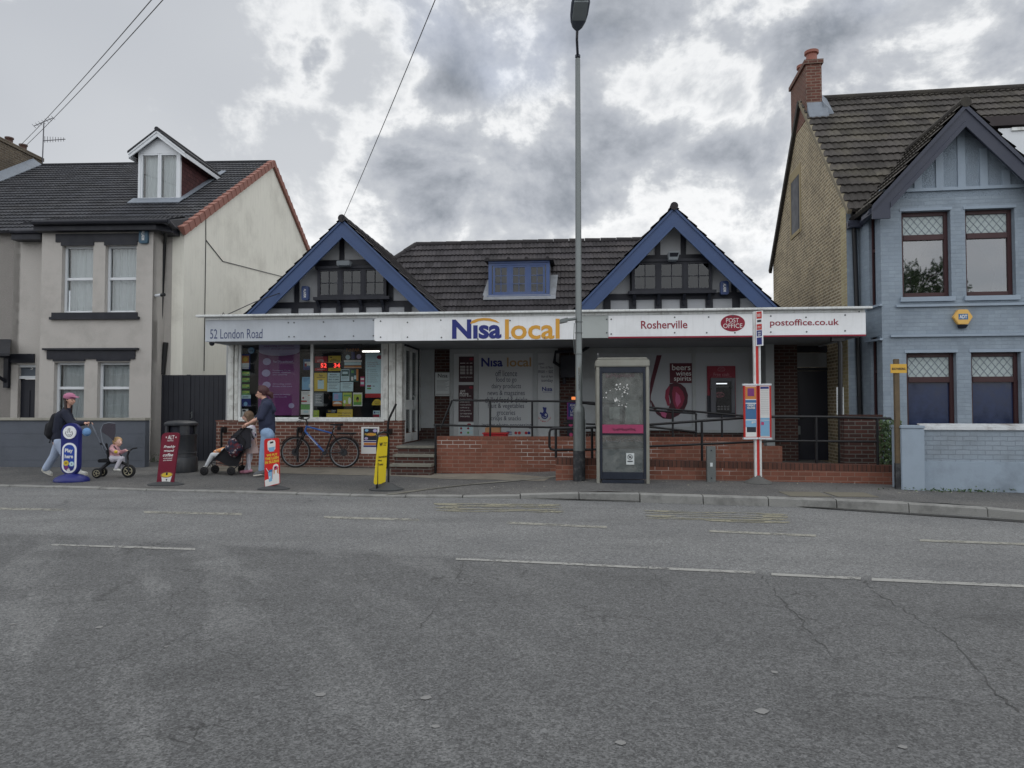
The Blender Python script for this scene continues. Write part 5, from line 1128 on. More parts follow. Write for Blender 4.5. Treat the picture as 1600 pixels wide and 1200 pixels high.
# bay gable above
WBR = -.32
pu, pz = F2.uz(1508, 160, WBR); lu, lz = F2.uz(1363, 318, WBR); slr = (pz-lz)/(pu-lu); hwr = pu-lu
charc = mat('charcoal_board_paint', srgb(58, 62, 76), .5, .12, 3, .04)
mb = MB(); dz = .42
for sg in (-1, 1):
    P = [(pu, WBR, pz-.04), (pu+sg*hwr, WBR, lz-.04), (pu+sg*(hwr-.0), WBR, lz-.30), (pu+sg*(hwr-.33), WBR, lz-.30) , (pu+sg*(hwr-.33), WBR, lz-.04-dz+.33*slr), (pu, WBR, pz-.04-dz)]
    mb.prism(P, (0, .04, 0))
    mb.prism([(pu, WBR-.03, pz-.03), (pu+sg*hwr, WBR-.03, lz-.03), (pu+sg*hwr, WBR-.03, lz-.13), (pu, WBR-.03, pz-.13)], (0, .0298, 0))
    mb.prism([(pu, WBR-.02, pz-.36), (pu+sg*(hwr-.33), WBR-.02, lz-.36+.33*slr), (pu+sg*(hwr-.33), WBR-.02, lz-.47+.33*slr), (pu, WBR-.02, pz-.47)], (0, .0198, 0))
mb.build('bargeboard', charc, hr)
mb = MB()
for sg in (-1, 1): mb.hexa([(pu, WBR+.041, pz-.18), (pu+sg*hwr, WBR+.041, lz-.18), (pu+sg*hwr, .3, lz-.18), (pu, .3, pz-.18), (pu, WBR+.041, pz-.10), (pu+sg*hwr, WBR+.041, lz-.10), (pu+sg*hwr, .3, lz-.10), (pu, .3, pz-.10)])
mb.build('soffit_board', charc, hr)
zg0 = ZR(1450, 297, 0)
mb = MB(); mb.prism([(.05, 0, ez+.101), (2*pu-.05, 0, ez+.101), (pu, 0, pz-.25)], (0, .1, 0)); mb.build('gable_panel', rough_bl, hr)
mb = MB(); mb.box(-.02, bayR, -.05, -.001, zg0-.03, zg0+.03)
for k in range(-4, 5):
    u_ = pu+k*.40+.05; top = pz-.25-abs(u_-pu)*slr-.06
    if top > zg0+.1: mb.box(u_-.07, u_+.07, -.025, -.0015, zg0+.03, top)
mb.build('gable_strips', blueren, hr)
# side wall of yellow stock brick
w0s, z0s = F2.wz(1322, 312, us); wcr, zcr = F2.wz(1188, 437, us); wpk, zpk2 = F2.wz(1243, 160, us)
ws_pk = F2.wz(1252, 178, us)
wrR = ws_pk[0]; 
zrR = ZR(1442, 147, wrR)
zE = z0s; 
wback = wrR+(wrR-w0s); slb = (zrR-zE)/(wrR-w0s)
mb = MB(); ww0, wz0_ = F2.wz(1249, 272, us); ww1, wz1_ = F2.wz(1237, 364, us); 
wa, wb2 = min(ww0, ww1), max(ww0, ww1); zwt, zwb = F2.wz(1245, 276, us)[1], F2.wz(1245, 362, us)[1]
pts = [(us, WR2+.001, -.2), (us, WR2+.001, zE), (us, wrR, zrR-.08), (us, wback, zE-.05), (us, wback, -.2)]
mb.prism(pts, (.3, 0, 0)); mb.build('side_wall', stockbr, hr)
mb = MB(); mb.box(us-.008, us-.0005, WR2-.0, WR2+.36, -.2, zE-.1); mb.build('quoin_strip', pale_q, hr)
mb = MB(); mb.box(us-.012, us-.0005, wa-.12, wa-.0, zwb-.1, zwt+.001); mb.box(us-.012, us-.0005, wb2, wb2+.12, zwb-.1, zwt+.001); mb.box(us-.012, us-.0005, wa-.12, wb2+.12, zwt+.001, zwt+.26); mb.box(us-.03, us-.0004, wa, wb2, zwb-.1, zwb); mb.build('window_dressing', mat('tan_dressing', srgb(150, 136, 104), .8, .1, 6, .2), hr)
MB().box(us-.006, us-.0004, wa, wb2, zwb, zwt).box(us-.012, us-.0003, wa+.1, wa+.16, zwb, zwt).build('side_window', dk, hr)
Hr = sqrt((wrR-w0s+.3)**2+((wrR-w0s+.3)*slb)**2)
tiles('roof', tile_rt, hr, (us-.06, w0s-.3, zE-.3*slb), (1, 0, 0), (0, 1, slb), 9.5, Hr, tw=.30, course=.33, thick=.04, wave=.024)
mb = MB(); mb.poly([(us-.06, wrR, zrR), (us+9.5, wrR, zrR), (us+9.5, wback, zE), (us-.06, wback, zE)]); mb.tube([(us, wrR, zrR+.02), (us+9.5, wrR, zrR+.02)], .09, 12); mb.beam((us-.05, wrR, zrR-.02), (us-.05, wback+.2, zE-.2*slb), .08, .14); mb.build('roof', tile_rt, hr)
mb = MB(); mb.beam((us-.03, w0s-.3, zE-.3*slb-.03), (us-.03, wrR, zrR-.03), .08, .09); mb.build('verge', mat('mortar', srgb(130, 122, 104), .9, .15, 9, .2), hr)
for sg in (-1, 1):
    Hs_ = sqrt(hwr**2+(pz-lz)**2)+.02
    tiles('bay_roof', tile_rt, hr, (pu+sg*(hwr+.02), WBR-.02, lz-.02), (0, 1, 0), (-sg*hwr, 0, pz-lz), 4.2, Hs_, tw=.30, course=.33, thick=.04, wave=.02)
MB().tube([(pu, WBR-.04, pz+.0), (pu, 3.4, pz+.0)], .10, 12).build('ridge_tiles', tile_rt, hr)
# gutter and downpipe
mb = MB(); gA = p3(1335, 324, WR2-.3, F2); gB = p3(1364, 306, WBR+.1, F2); mb.tube([(us-.02, WR2-.15, lz-.12), (us2, WR2-.2, lz-.12), (lu+.02, WBR+.1, lz-.12)], .06, 8); mb.box(us, us2+.2, WR2-.2, WR2, lz-.2, lz-.06); mb.build('gutter', charc, hr)
mb = MB(); pp = [p3(1331, 322, WR2-.12, F2), p3(1334, 345, WR2-.06, F2), p3(1339, 480, WR2-.06, F2), p3(1345, 690, WR2-.06, F2)]; mb.tube(pp, .05); mb.build('downpipe', black_mt, hr, smooth=True)
# chimney
redst = brick('red_stack_brick', srgb(124, 82, 70), srgb(106, 68, 60), srgb(132, 116, 104), .225, .075, .01, .6, soot=.35)
cA = us; cw = ZR(1270, 95, wrR-.5); cu1 = F2.U_(1284, wrR-.55, 130); ctop = F2.uz(1270, 100, wrR-.55)[1]
mb = MB(); w0c, w1c = wrR-.55, wrR+1.0; zcb = F2.wz(1240, 216, us)[1]; mb.box(us-.012, cu1, w0c, w1c, zcb, ctop); mb.box(us+.31, cu1, w0c, w1c, zcb-.8, zcb-.001); mb.box(us-.06, cu1+.04, w0c-.04, w1c+.04, ctop+.001, ctop+.11); chm = mb.build('chimney', redst, hr)
for k, (dw, du, h_) in enumerate(((.35, .22, .38), (1.05, .2, .34))):
    MB().lathe([(.15, 0), (.16, .05), (.13, .08), (.135, h_-.1), (.175, h_-.07), (.175, h_), (.11, h_)], (us+du, w0c+dw, ctop+.11), 20).build('chimney_pot', C('terracotta_pot', (138, 84, 70)), chm, smooth=True)
lr = lambda u_, w_, l: Vector((u_, w_, zE+(w_-w0s)*slb+l))
mb = MB(); mb.hexa([lr(us, w0c-.22, .06), lr(cu1+.1, w0c-.22, .06), lr(cu1+.1, w0c-.001, .06), lr(us, w0c-.001, .06), lr(us, w0c-.22, .09), lr(cu1+.1, w0c-.22, .09), lr(cu1+.1, w0c-.001, .30), lr(us, w0c-.001, .30)]); mb.hexa([lr(cu1+.002, w0c-.1, .04), lr(cu1+.25, w0c-.1, .04), lr(cu1+.25, wrR-.05, .04), lr(cu1+.002, wrR-.05, .04), lr(cu1+.002, w0c-.1, .35), lr(cu1+.25, w0c-.1, .07), lr(cu1+.25, wrR-.05, .07), lr(cu1+.002, wrR-.05, .3)]); mb.build('flashing', lead, hr)
# loft dormer at the right edge
wdr = w0s+.9; 
da_ = F2.U_(1560, wdr, 200); zdt, zdb = ZR(1590, 181, wdr), ZR(1590, 196, wdr)
mb = MB(); mb.box(da_, us+9.4, wdr, wrR, zdb-2.0, zdb-.05); mb.build('loft_dormer', upvc, hr)
mb = MB(); mb.box(da_-.9, us+9.4, wdr-.05, wrR, zdb+.0, zdt); mb.build('loft_fascia', mat('dark_fascia', srgb(48, 40, 42), .6), hr)
mb = MB(); mb.box(da_+.25, us+9.4, wdr-.04, wdr-.001, zdb-.12, zdb-.051); mb.build('loft_frame', white_pt, hr)
# hexagonal alarm
cx_, cz_ = F2.uz(1505.5, 495, -.1); t = thing('alarm_box', 'yellow hexagonal alarm box on the blue brick between the storeys', 'alarm box', F2, (cx_, 0, cz_)); r = .175
hx = [(cx_+r*cos(radians(60*k)), -.004, cz_+r*.95*sin(radians(60*k))) for k in range(6)]
mb = MB(); mb.prism(hx, (0, -.085, 0)); mb.build('housing', mat('yellow_plastic', srgb(222, 178, 96), .4, .04, 4, 0), t, bevel=.008)
MB().prism([(cx_-.09, -.088, cz_-.155), (cx_+.09, -.088, cz_-.155), (cx_+.06, -.06, cz_-.215), (cx_-.06, -.06, cz_-.215)], (0, .05, 0)).build('strobe', dkp, t)
MB().box(cx_-.085, cx_+.085, -.0915, -.0895, cz_-.05, cz_+.06).build('badge', bluep, t); mb = MB(); mb.text('ADT', cx_-.07, cx_+.07, -.0918, cz_-.03, cz_+.04, .03); mb.build('lettering', offw, t, recalc=False)
# blue garden wall
gpt = ground_hit(1520, 768); WGR = F2.loc(gpt).y
UGr = lambda px, w=None, py=700: F2.U_(px, WGR if w is None else w, py)
gb_ = F2.loc(gpt).z-.15
t = thing('garden_wall', 'pale blue brick garden wall with flaking white coping and a square end pillar', 'garden wall', F2, (UGr(1445), WGR, gb_))
zc1 = ZR(1520, 672, WGR); zl1 = ZR(1520, 722, WGR)
cop_m = mat('flaking_coping', srgb(190, 194, 196), .8, .06, 6, .3, dirt=.9, dirtcol=(.14, .10, .08))
mb = MB(); mb.box(UGr(1444), UGr(1444)+5, WGR+.06, WGR+.25, -.4, zc1); mb.build('brickwork', brick('worn_blue_brick', srgb(152, 163, 174), srgb(144, 156, 167), srgb(130, 140, 150), .225, .075, .007, .7, paint=True, var=.15, soot=.45, skew=True, sootcol=(.10, .11, .11)), t)
mb = MB(); mb.prism([(UGr(1444), WGR+.03, zc1+.001), (UGr(1444), WGR+.28, zc1+.001), (UGr(1444), WGR+.26, zc1+.10), (UGr(1444), WGR+.05, zc1+.05)], (5, 0, 0)); mb.build('coping', cop_m, t)
mb = MB(); mb.box(UGr(1444)+.0, UGr(1444)+5, WGR, WGR+.059, -.4, zl1); mb.build('plinth', mat('blue_plinth_render', srgb(148, 162, 176), .7, .07, 3, .2, 30, dirt=.4, dirtcol=(.06, .07, .08)), t)
mb = MB(); pl, pr2 = F2.U_(1408, WGR-.12, 700), F2.U_(1445, WGR-.12, 700); zpt = ZR(1425, 665, WGR-.12); mb.box(pl, pr2, WGR-.12, WGR+.28, -.4, zpt-.05); mb.prism([(pl-.01, WGR-.13, zpt-.05), (pr2+.01, WGR-.13, zpt-.05), (pr2-.03, WGR+.1, zpt+.03), (pl+.1, WGR+.1, zpt+.03)], (0, .05, 0)) if False else mb.box(pl-.01, pr2+.01, WGR-.13, WGR+.29, zpt-.049, zpt+.0); mb.build('pillar', blueren, t, bevel=.01)
# ================================================================ posters in the shop window
def poster(name, label, cat, px, w, base, patches=(), texts=(), mats=(), th=.004, group=None, F_=F0, shape=None, disc=None):
    """px = (x0,x1,y0,y1) in the photograph; patches (x0,x1,y0,y1,matindex) and texts (string,x0,x1,y0,y1,matindex) in 0..1 from the top left"""
    x0, x1, y0, y1 = px; c = (x0+x1)/2; m = (y0+y1)/2
    a = F_.uz(x0, m, w)[0]; b = F_.uz(x1, m, w)[0]; zt = F_.uz(c, y0, w)[1]; zb = F_.uz(c, y1, w)[1]
    X = lambda f: a+(b-a)*f; Zz = lambda f: zt+(zb-zt)*f
    mb = MB(); mb.k = 0
    if shape: mb.prism([(X(p), w, Zz(q)) for p, q in shape], (0, -th, 0))
    else: mb.box(a, b, w-th, w, zb, zt)
    for i, p in enumerate(patches):
        mb.k = p[4]+1
        if len(p) > 5: mb.disc((X((p[0]+p[1])/2), w-th, Zz((p[2]+p[3])/2)), 1, .0012+.0002*(i % 5), 20, (b-a)*(p[1]-p[0])/2, abs(zt-zb)*(p[3]-p[2])/2)
        else: mb.box(X(p[0]), X(p[1]), w-th-.0010-.0002*(i % 5), w-th+.0001, Zz(p[3]), Zz(p[2]))
    for t in texts: mb.k = t[5]+1; mb.text(t[0], X(t[1]), X(t[2]), w-th-.0026, Zz(t[4]), Zz(t[3]), .01, ext=0)
    return mb.build(name, [base]+list(mats), None, F_, ((a+b)/2, w, zb), label=label, cat=cat, group=group, recalc=False)
PM = [paper, ink, redp, yel, bluep, greenp, purple, orangep, dkp, offw, lilac, pinkp, skyp, limep, crim, tealp, palebl, greyp, navy]
P_ = {n: i for i, n in enumerate('paper ink red yellow blue green purple orange dark white lilac pink sky lime crimson teal pale grey navy'.split())}
def PO(label, px, base, patches=(), texts=(), w=WB+.022, name='poster', cat='poster', **k):
    pt = [(a, b, c, d, P_[e]) + ((1,) if r else ()) for (a, b, c, d, e, *r) in patches]; tx = [(s, a, b, c, d, P_[e]) for (s, a, b, c, d, e) in texts]
    return poster(name, label, cat, px, w, PM[P_[base]], pt, tx, PM, **k)
lines = lambda n, y0, y1, col, x0=.12, x1=.88, th=.3: [(x0, x1-(i*37 % 5)*.06, y0+(y1-y0)*i/n, y0+(y1-y0)*(i+th)/n, col) for i in range(n)]
PO('tall purple and lilac poster with round pale icons, largest in the shop window', (404, 468, 537, 649), 'purple', [(.0, 1, 0, .11, 'lilac'), (.0, 1.0, .04, .17, 'lilac', 1), (.10, .30, .20, .30, 'lilac', 1), (.08, .29, .36, .46, 'lilac', 1), (.1, .3, .53, .62, 'lilac', 1), (.74, .88, .83, .90, 'lilac', 1)],
   [('supporting communities', .12, .86, .02, .05, 'purple'), ('through connection', .3, .88, .065, .09, 'purple'), ('Post Office at the heart', .36, .84, .235, .265, 'lilac'), ('Purchasing Co-op', .35, .78, .365, .385, 'lilac'), ('provides support to', .35, .78, .395, .415, 'lilac'), ('your community', .35, .7, .425, .445, 'lilac'), ('All funding within', .35, .8, .555, .575, 'lilac'), ('10 miles of this store', .35, .82, .585, .605, 'lilac'), ('Looking for funding?', .35, .78, .70, .72, 'lilac'), ('ask for more info', .35, .7, .735, .75, 'lilac')])
PO('round blue sticker near the top left corner of the window', (387, 398, 542, 553), 'navy', [(.05, .95, .05, .95, 'sky', 1)], [('N\u0131sa', .2, .8, .35, .65, 'navy')], name='sticker', cat='sticker', shape=[(.5+.5*cos(k*pi/10), .5+.5*sin(k*pi/10)) for k in range(20)])
PO('blue framed food poster beside the left window edge', (376, 391, 553, 577), 'navy', [(.12, .88, .12, .88, 'orange'), (.12, .88, .6, .88, 'paper'), (.25, .75, .2, .5, 'yellow', 1), (.15, .85, .90, .96, 'white')])
for i, (y, s) in enumerate(((580.5, 'topmost'), (590.5, 'second from top'), (600.5, 'third from top'), (610.5, 'lowest'))): PO('small lime green label, %s of four in a column' % s, (378.5, 390, y, y+6.3), 'lime' if False else 'green', [(.08, .92, .12, .6, 'lime'), (.75, .92, .65, .9, 'dark')], [('SAVE', .14, .6, .2, .5, 'dark')], name='price_label', cat='label', group='green labels down the left edge of the window')
PO('pale and dark blue notice with a light blue dot below the green labels', (375, 392, 617, 635), 'navy', [(0, 1, 0, .32, 'pale'), (.35, .7, .6, .95, 'sky', 1)], [('Alcohol', .25, .75, .08, .24, 'dark')], name='notice', cat='notice')
PO('small white sheet with black marks above the left end of the sill', (378, 388, 639, 652), 'white', [(.1, .6, .1, .3, 'dark'), (.3, .9, .5, .8, 'grey')], name='notice', cat='notice')
PO('blue card with white figures just left of the window mullion', (474, 485, 561, 578), 'blue', [(.2, 1, .25, .6, 'white'), (.2, .5, .4, .7, 'crimson'), (0, 1, .75, 1, 'navy')], name='card', cat='card')
PO('sky blue leaflet left of the mullion at mid height', (472, 486, 589, 609), 'sky', [(.75, 1, .55, .85, 'pale')]+lines(3, .12, .4, 'blue', .15, .8), name='leaflet', cat='leaflet')
PO('white sheet with small logos left of the mullion, below the sky blue one', (471, 485.5, 611, 631.5), 'white', [(.1, .3, .45, .6, 'crimson', 1), (0, .6, .72, .84, 'red'), (.7, .9, .3, .35, 'orange')]+lines(2, .12, .3, 'grey'), name='leaflet', cat='leaflet')
PO('green topped leaflet at the foot of the left pane', (470, 485, 632, 648), 'white', [(0, 1, 0, .5, 'green'), (.3, .8, .6, .8, 'pale')], name='leaflet', cat='leaflet')
t = PO('red jackpot display with glowing red figures 52', (492, 511.5, 557, 579.5), 'red', [(0, 1, .44, .80, 'dark')], [('LOTTO', .2, .7, .22, .38, 'white'), ('JACKPOT', .2, .8, .87, .94, 'white')], name='jackpot_display', cat='display')
def ledtext(s, x0, x1, y0, y1, par, w=WB+.0145):
    mb = MB(); txt(mb, s, x0, x1, y0, y1, w, .02, shear=0) if False else txt(mb, s, x0, x1, y0, y1, w, .03); n = mb.build('led_digits', led, None, F0, OFF[par.name], recalc=False); n.parent = par; n.location = (0, 0, 0); n.rotation_euler = (0, 0, 0)
ledtext('52', 501, 510.5, 567.5, 574.5, t)
t = PO('yellow jackpot display with glowing red figures 34', (513, 532.5, 556, 579.5), 'yellow', [(.0, 1, .46, .80, 'dark'), (.15, .3, .06, .14, 'dark', 1)], [('EURO', .25, .65, .2, .3, 'dark'), ('MILLIONS', .12, .95, .31, .41, 'dark'), ('JACKPOT', .2, .8, .87, .94, 'dark')], name='jackpot_display', cat='display')
ledtext('34', 521.5, 531.5, 567.5, 574.5, t)
PO('dark fairground event poster hanging high in the right pane', (537, 566, 533, 575.5), 'dark', [(0.02, .98, .7, .77, 'white'), (.05, .95, .78, .88, 'pale'), (.04, .96, .9, .97, 'orange'), (.1, .35, .5, .68, 'pale', 1), (.7, .95, .48, .66, 'lilac', 1), (.42, .6, .4, .66, 'navy'), (.02, .98, .975, .99, 'white')], [('FUNFAIR', .14, .86, .27, .38, 'orange')])
def _shift(): pass
PO('mustard yellow poster with a blank white card in its middle', (491, 511, 582.5, 611), 'yellow', [(.0, 1, 0, 1, 'orange') if False else (.28, .76, .40, .88, 'pale'), (.4, .62, .37, .42, 'ink')]+[(.2, .85, .235, .26, 'ink')], [('Please', .38, .66, .08, .2, 'ink')])
PO('white notice with bold black capitals right of the mustard poster', (512, 531, 582.5, 596.5), 'pale', [], [('MONDAY', .2, .8, .12, .28, 'ink'), ('PRESCRIPTION', .1, .92, .40, .54, 'ink'), ('SEND TO EMAIL', .08, .95, .68, .84, 'ink')], name='notice', cat='notice')
PO('white typed sheet directly below the bold capitals notice', (511.5, 531, 597.5, 612), 'pale', lines(4, .15, .8, 'grey'), name='notice', cat='notice')
PO('small teal and white card under the fairground poster', (532.5, 546, 577, 595.5), 'pale', [(.08, .95, .06, .58, 'teal'), (.2, .8, .2, .4, 'pale')]+lines(2, .7, .9, 'grey'), name='card', cat='card')
PO('white typed sheet below the teal card', (532, 552, 597, 611.5), 'pale', lines(4, .15, .75, 'grey', .18, .9), name='notice', cat='notice')
PO('green poster with small white shapes right of the teal card', (547, 560, 577, 596.5), 'teal', [(.15, .45, .1, .3, 'green'), (.15, .4, .6, .9, 'white'), (.5, .75, .5, .8, 'pale'), (.75, 1, .0, .9, 'orange')])
PO('small pink card beside the pale standing banner', (563, 569.5, 588.5, 603.5), 'pink', [(.1, .9, .15, .35, 'white'), (.1, .9, .55, .8, 'pale')], name='card', cat='card')
PO('tall pale blue banner with a red foot and oval badge, right of the window', (571, 598, 551.5, 621.5), 'pale', [(0, 1, .905, 1, 'red'), (.66, .97, .05, .14, 'crimson', 1), (.1, .34, .72, .755, 'crimson'), (.1, .34, .775, .81, 'green'), (.42, .55, .73, .75, 'grey')]+[(.12, .17, .37+.045*i, .385+.045*i, 'crimson') for i in range(7)]+[(.24, .62+.05*(i % 4), .373+.045*i, .382+.045*i, 'grey') for i in range(7)], [('Everything you need', .12, .7, .20, .22, 'crimson'), ('at your Post Office', .12, .82, .24, .265, 'crimson'), ('and more', .12, .6, .28, .305, 'crimson')], name='banner', cat='banner')
PO('grey typed sheet right of the mullion in the lower row', (490, 505.5, 613.5, 634.5), 'grey', lines(6, .15, .85, 'white', .2, .85), name='notice', cat='notice')
PO('blue and coral leaflet in the lower row of the window', (520, 534.5, 613.5, 634.5), 'sky', [(0, 1, .62, 1, 'orange'), (.05, .95, .68, 1.0, 'white', 1), (.15, .6, .1, .5, 'lilac'), (0, 1, .84, 1, 'orange')], name='leaflet', cat='leaflet')
PO('lime green leaflet in the middle of the lower row', (535.5, 549.5, 613.5, 634.5), 'lime', [(.6, .95, .35, .85, 'white', 1), (.1, .35, .55, .8, 'white', 1), (.3, .9, .85, 1, 'orange'), (.1, .9, .15, .28, 'green')], name='leaflet', cat='leaflet')
PO('white bordered green leaflet with a tree shape in the lower row', (551.5, 566, 613.5, 634.5), 'white', [(.06, .94, .12, .7, 'lime'), (.06, .94, .7, .92, 'green'), (.35, .65, .3, .62, 'dark', 1), (.42, .6, .5, .7, 'orange', 1)], name='leaflet', cat='leaflet')
PO('lime green sticker with a triangle at the foot of the right pane', (489, 498.5, 641, 655), 'lime', [(.3, .7, .55, .62, 'green')]+[(.1, .9, .5+.05, .57, 'dark')], name='sticker', cat='sticker')
PO('long bright yellow money transfer sign with a black corner above the sill', (510, 551, 639.5, 654.5), 'yellow', [(0, .42, 0, .42, 'dark')], [('WU', .06, .18, .1, .3, 'yellow'), ('Western', .2, .36, .07, .18, 'white'), ('Union', .2, .33, .22, .32, 'white'), ('Millions of reasons to love', .46, .94, .30, .45, 'ink'), ('transferring money', .46, .9, .60, .74, 'ink')], name='window_sign', cat='sign')
PO('half round yellow badge low in the right corner of the window', (581, 597.5, 623.5, 633), 'yellow', [], [('Bill Payments', .25, .75, .4, .6, 'ink'), ('Welcome', .3, .7, .68, .84, 'ink')], name='badge', cat='badge', shape=[(0, 1)]+[(.5-.5*cos(pi*k/12), 1-sin(pi*k/12)) for k in range(1, 12)]+[(1, 1)])
PO('white and crimson card reader sticker in the right corner above the sill', (583, 594, 641.5, 651.5), 'pale', [(0, .9, .6, 1, 'crimson'), (.12, .32, .15, .45, 'navy')], [('Visa', .42, .85, .2, .42, 'navy')], name='sticker', cat='sticker')
PO('white framed fairground poster mounted on the brick base right of the bicycle', (564.5, 592.5, 667, 709), 'white', [(.13, .9, .06, .5, 'dark'), (.13, .9, .52, .57, 'navy'), (.15, .88, .59, .68, 'orange'), (.13, .9, .69, .75, 'navy'), (.2, .4, .08, .18, 'sky', 1), (.65, .88, .08, .2, 'lilac', 1), (.3, .8, .22, .34, 'orange', 1), (.18, .38, .38, .48, 'lilac', 1)], [('FUNFAIR', .2, .85, .24, .32, 'yellow')], w=WB-.062)
# posters elsewhere on the front
PO('white notice with bold blue heading on the dark brick beside the entrance door', (680, 703.5, 582, 618.5), 'paper', lines(9, .33, .8, 'grey', .1, .92, .3)+[(.05, .95, .92, .945, 'grey')], [('N\u0131sa', .18, .82, .05, .22, 'dark')], w=WK-.003, name='notice', cat='notice')
PO('narrow white notice with heading on the side wall of the passage', (1307, 1318.5, 605, 648), 'paper', lines(10, .3, .9, 'grey', .1, .92, .35), [('N\u0131sa', .25, .8, .07, .17, 'dark')], w=.9, name='notice', cat='notice')
PO('purple entertainment poster half hidden behind the street lamp post', (886, 904, 628, 683), 'purple', [(0, 1, .5, 1, 'dark'), (.15, .5, .6, .7, 'pink', 1), (.5, .9, .72, .85, 'orange', 1), (.1, .9, .03, .42, 'navy'), (.2, .5, .88, .98, 'pink', 1)], [('AGAINST', .25, .95, .06, .13, 'white'), ('YOUR', .35, .9, .15, .22, 'white'), ('LAST', .3, .9, .24, .31, 'white'), ('BUDS', .3, .9, .33, .40, 'white')], w=WK-.06)
MB().box(U(888, WK-.1), U(904, WK-.1), WK-.12, WK-.003, Z(896, 626, WK-.1), Z(896, 618, WK-.1)).build('wall_light', mat('lamp_body', srgb(60, 50, 48)), None, F0, (U(896, WK-.1), WK, Z(896, 620, WK)), label='small glowing orange wall light above the purple poster', cat='wall light')
o_ = MB(); o_.box(U(893, WK-.13), U(902, WK-.13), WK-.128, WK-.1205, Z(896, 624.5, WK-.13), Z(896, 620, WK-.13)); o_ = o_.build('glow', emit('orange_glow', (1, .28, .08), .7), bpy.data.objects['wall_light']) if 'wall_light' in bpy.data.objects and 'wall_light' in OFF else None
# cash machine
t = thing('cash_machine', 'cash machine in a crimson and black surround on the grey panel under the canopy', 'cash machine', F0, (U(1127, WK-.05), WK-.04, Z(1127, 652, WK-.05)))
wA = WK-.035
mb = MB(); rectp(mb, 1105, 1149, 572, 652, wA, .03, 0); rectp(mb, 1105, 1149, 618, 652, wA-.03, .002, 1); mb.build('surround', [crim, dkp], t)
mb = MB(); rectp(mb, 1110, 1118.5, 593, 645, wA-.0325, .05, 0); rectp(mb, 1142, 1148, 593, 645, wA-.0325, .05, 0); rectp(mb, 1110, 1148, 590.5, 596, wA-.0325, .055, 0); mb.build('frame', mat('anthracite_metal', srgb(90, 92, 98), .4, .1, 10, 0, metal=.3), t, bevel=.004)
mb = MB(); rectp(mb, 1118.5, 1142, 596, 645, wA-.0325, .02, 0); rectp(mb, 1119, 1141, 626, 643, wA-.053, .05, 0); mb.build('screen', mat('atm_black', srgb(24, 24, 28), .25, .1, 5, 0), t)
mb = MB(); rectp(mb, 1117, 1136, 598.6, 600.2, wA-.054, .002, 0); mb.build('lamp', emit('atm_light', (.9, .95, 1), 1.0), t)
mb = MB(); rectp(mb, 1115, 1139, 603.4, 605.4, wA-.054, .02, 0)
for i in range(4): rectp(mb, 1121+i*5, 1124.5+i*5, 634, 636.5, wA-.105, .004, 0); rectp(mb, 1121+i*5, 1124.5+i*5, 638, 640.5, wA-.105, .004, 0)
mb.build('keypad', C('atm_grey', (110, 110, 112)), t)
for px in (1111, 1143): u_, z_ = F0.uz(px, 605.5, wA-.1); MB().ball((u_, wA-.1, z_), .03, 10).build('mirror', galv, t, smooth=True)
mb = MB(); txt(mb, 'Free cash', 1115, 1139, 582.5, 587.5, wA-.032, .0); txt(mb, 'cash withdrawals & balance enquiries', 1113, 1143, 588.2, 589.6, wA-.032)
for w_, px, py, rx in ((wA-.0325, 1127, 577, .085), (wA-.0545, 1124.5, 617, .10)):
    u_, z_ = F0.uz(px, py, w_); mb.tube([(u_+rx*cos(a*pi/12), w_-.002, z_+rx*.62*sin(a*pi/12)) for a in range(24)], .004, 4, True)
txt(mb, 'POST', 1122.5, 1131.5, 574.3, 576.5, wA-.034); txt(mb, 'OFFICE', 1121.5, 1132.5, 577.5, 579.6, wA-.034); txt(mb, 'POST', 1120, 1129, 613.8, 616.4, wA-.056); txt(mb, 'OFFICE', 1118.5, 1130.5, 617.6, 620, wA-.056)
mb.build('lettering', C('faint_rose_ink', (190, 130, 140)), t, recalc=False)
# red crate and cardboard box on the walkway
cw_ = .62
t = thing('red_crate', 'shallow red plastic crate on the walkway behind the low wall', 'crate', F0, (U(773, cw_), cw_, zP)); a, b = U(755, cw_), U(792, cw_); zt_ = Z(773, 677, cw_)
mb = MB(); zt_ = max(zt_, zP+.2)
mb.hexa([(a+.03, cw_, zP), (b-.03, cw_, zP), (b-.03, cw_+.35, zP), (a+.03, cw_+.35, zP), (a, cw_-.02, zt_), (b, cw_-.02, zt_), (b, cw_+.37, zt_), (a, cw_+.37, zt_)]); mb.build('tub', redp, t, bevel=.01); MB().box(a-.02, b+.02, cw_-.035, cw_+.385, zt_-.02, zt_+.012).build('rim', redp, t, bevel=.008)
a, b = U(759, cw_+.2), U(782, cw_+.2); MB().box(a, b, cw_+.1, cw_+.34, zt_+.013, Z(770, 668, cw_+.2)).build('cardboard_box', cardp, None, F0, (a, cw_+.2, zt_+.02), bevel=.004, label='brown cardboard box standing in the red crate', cat='box')
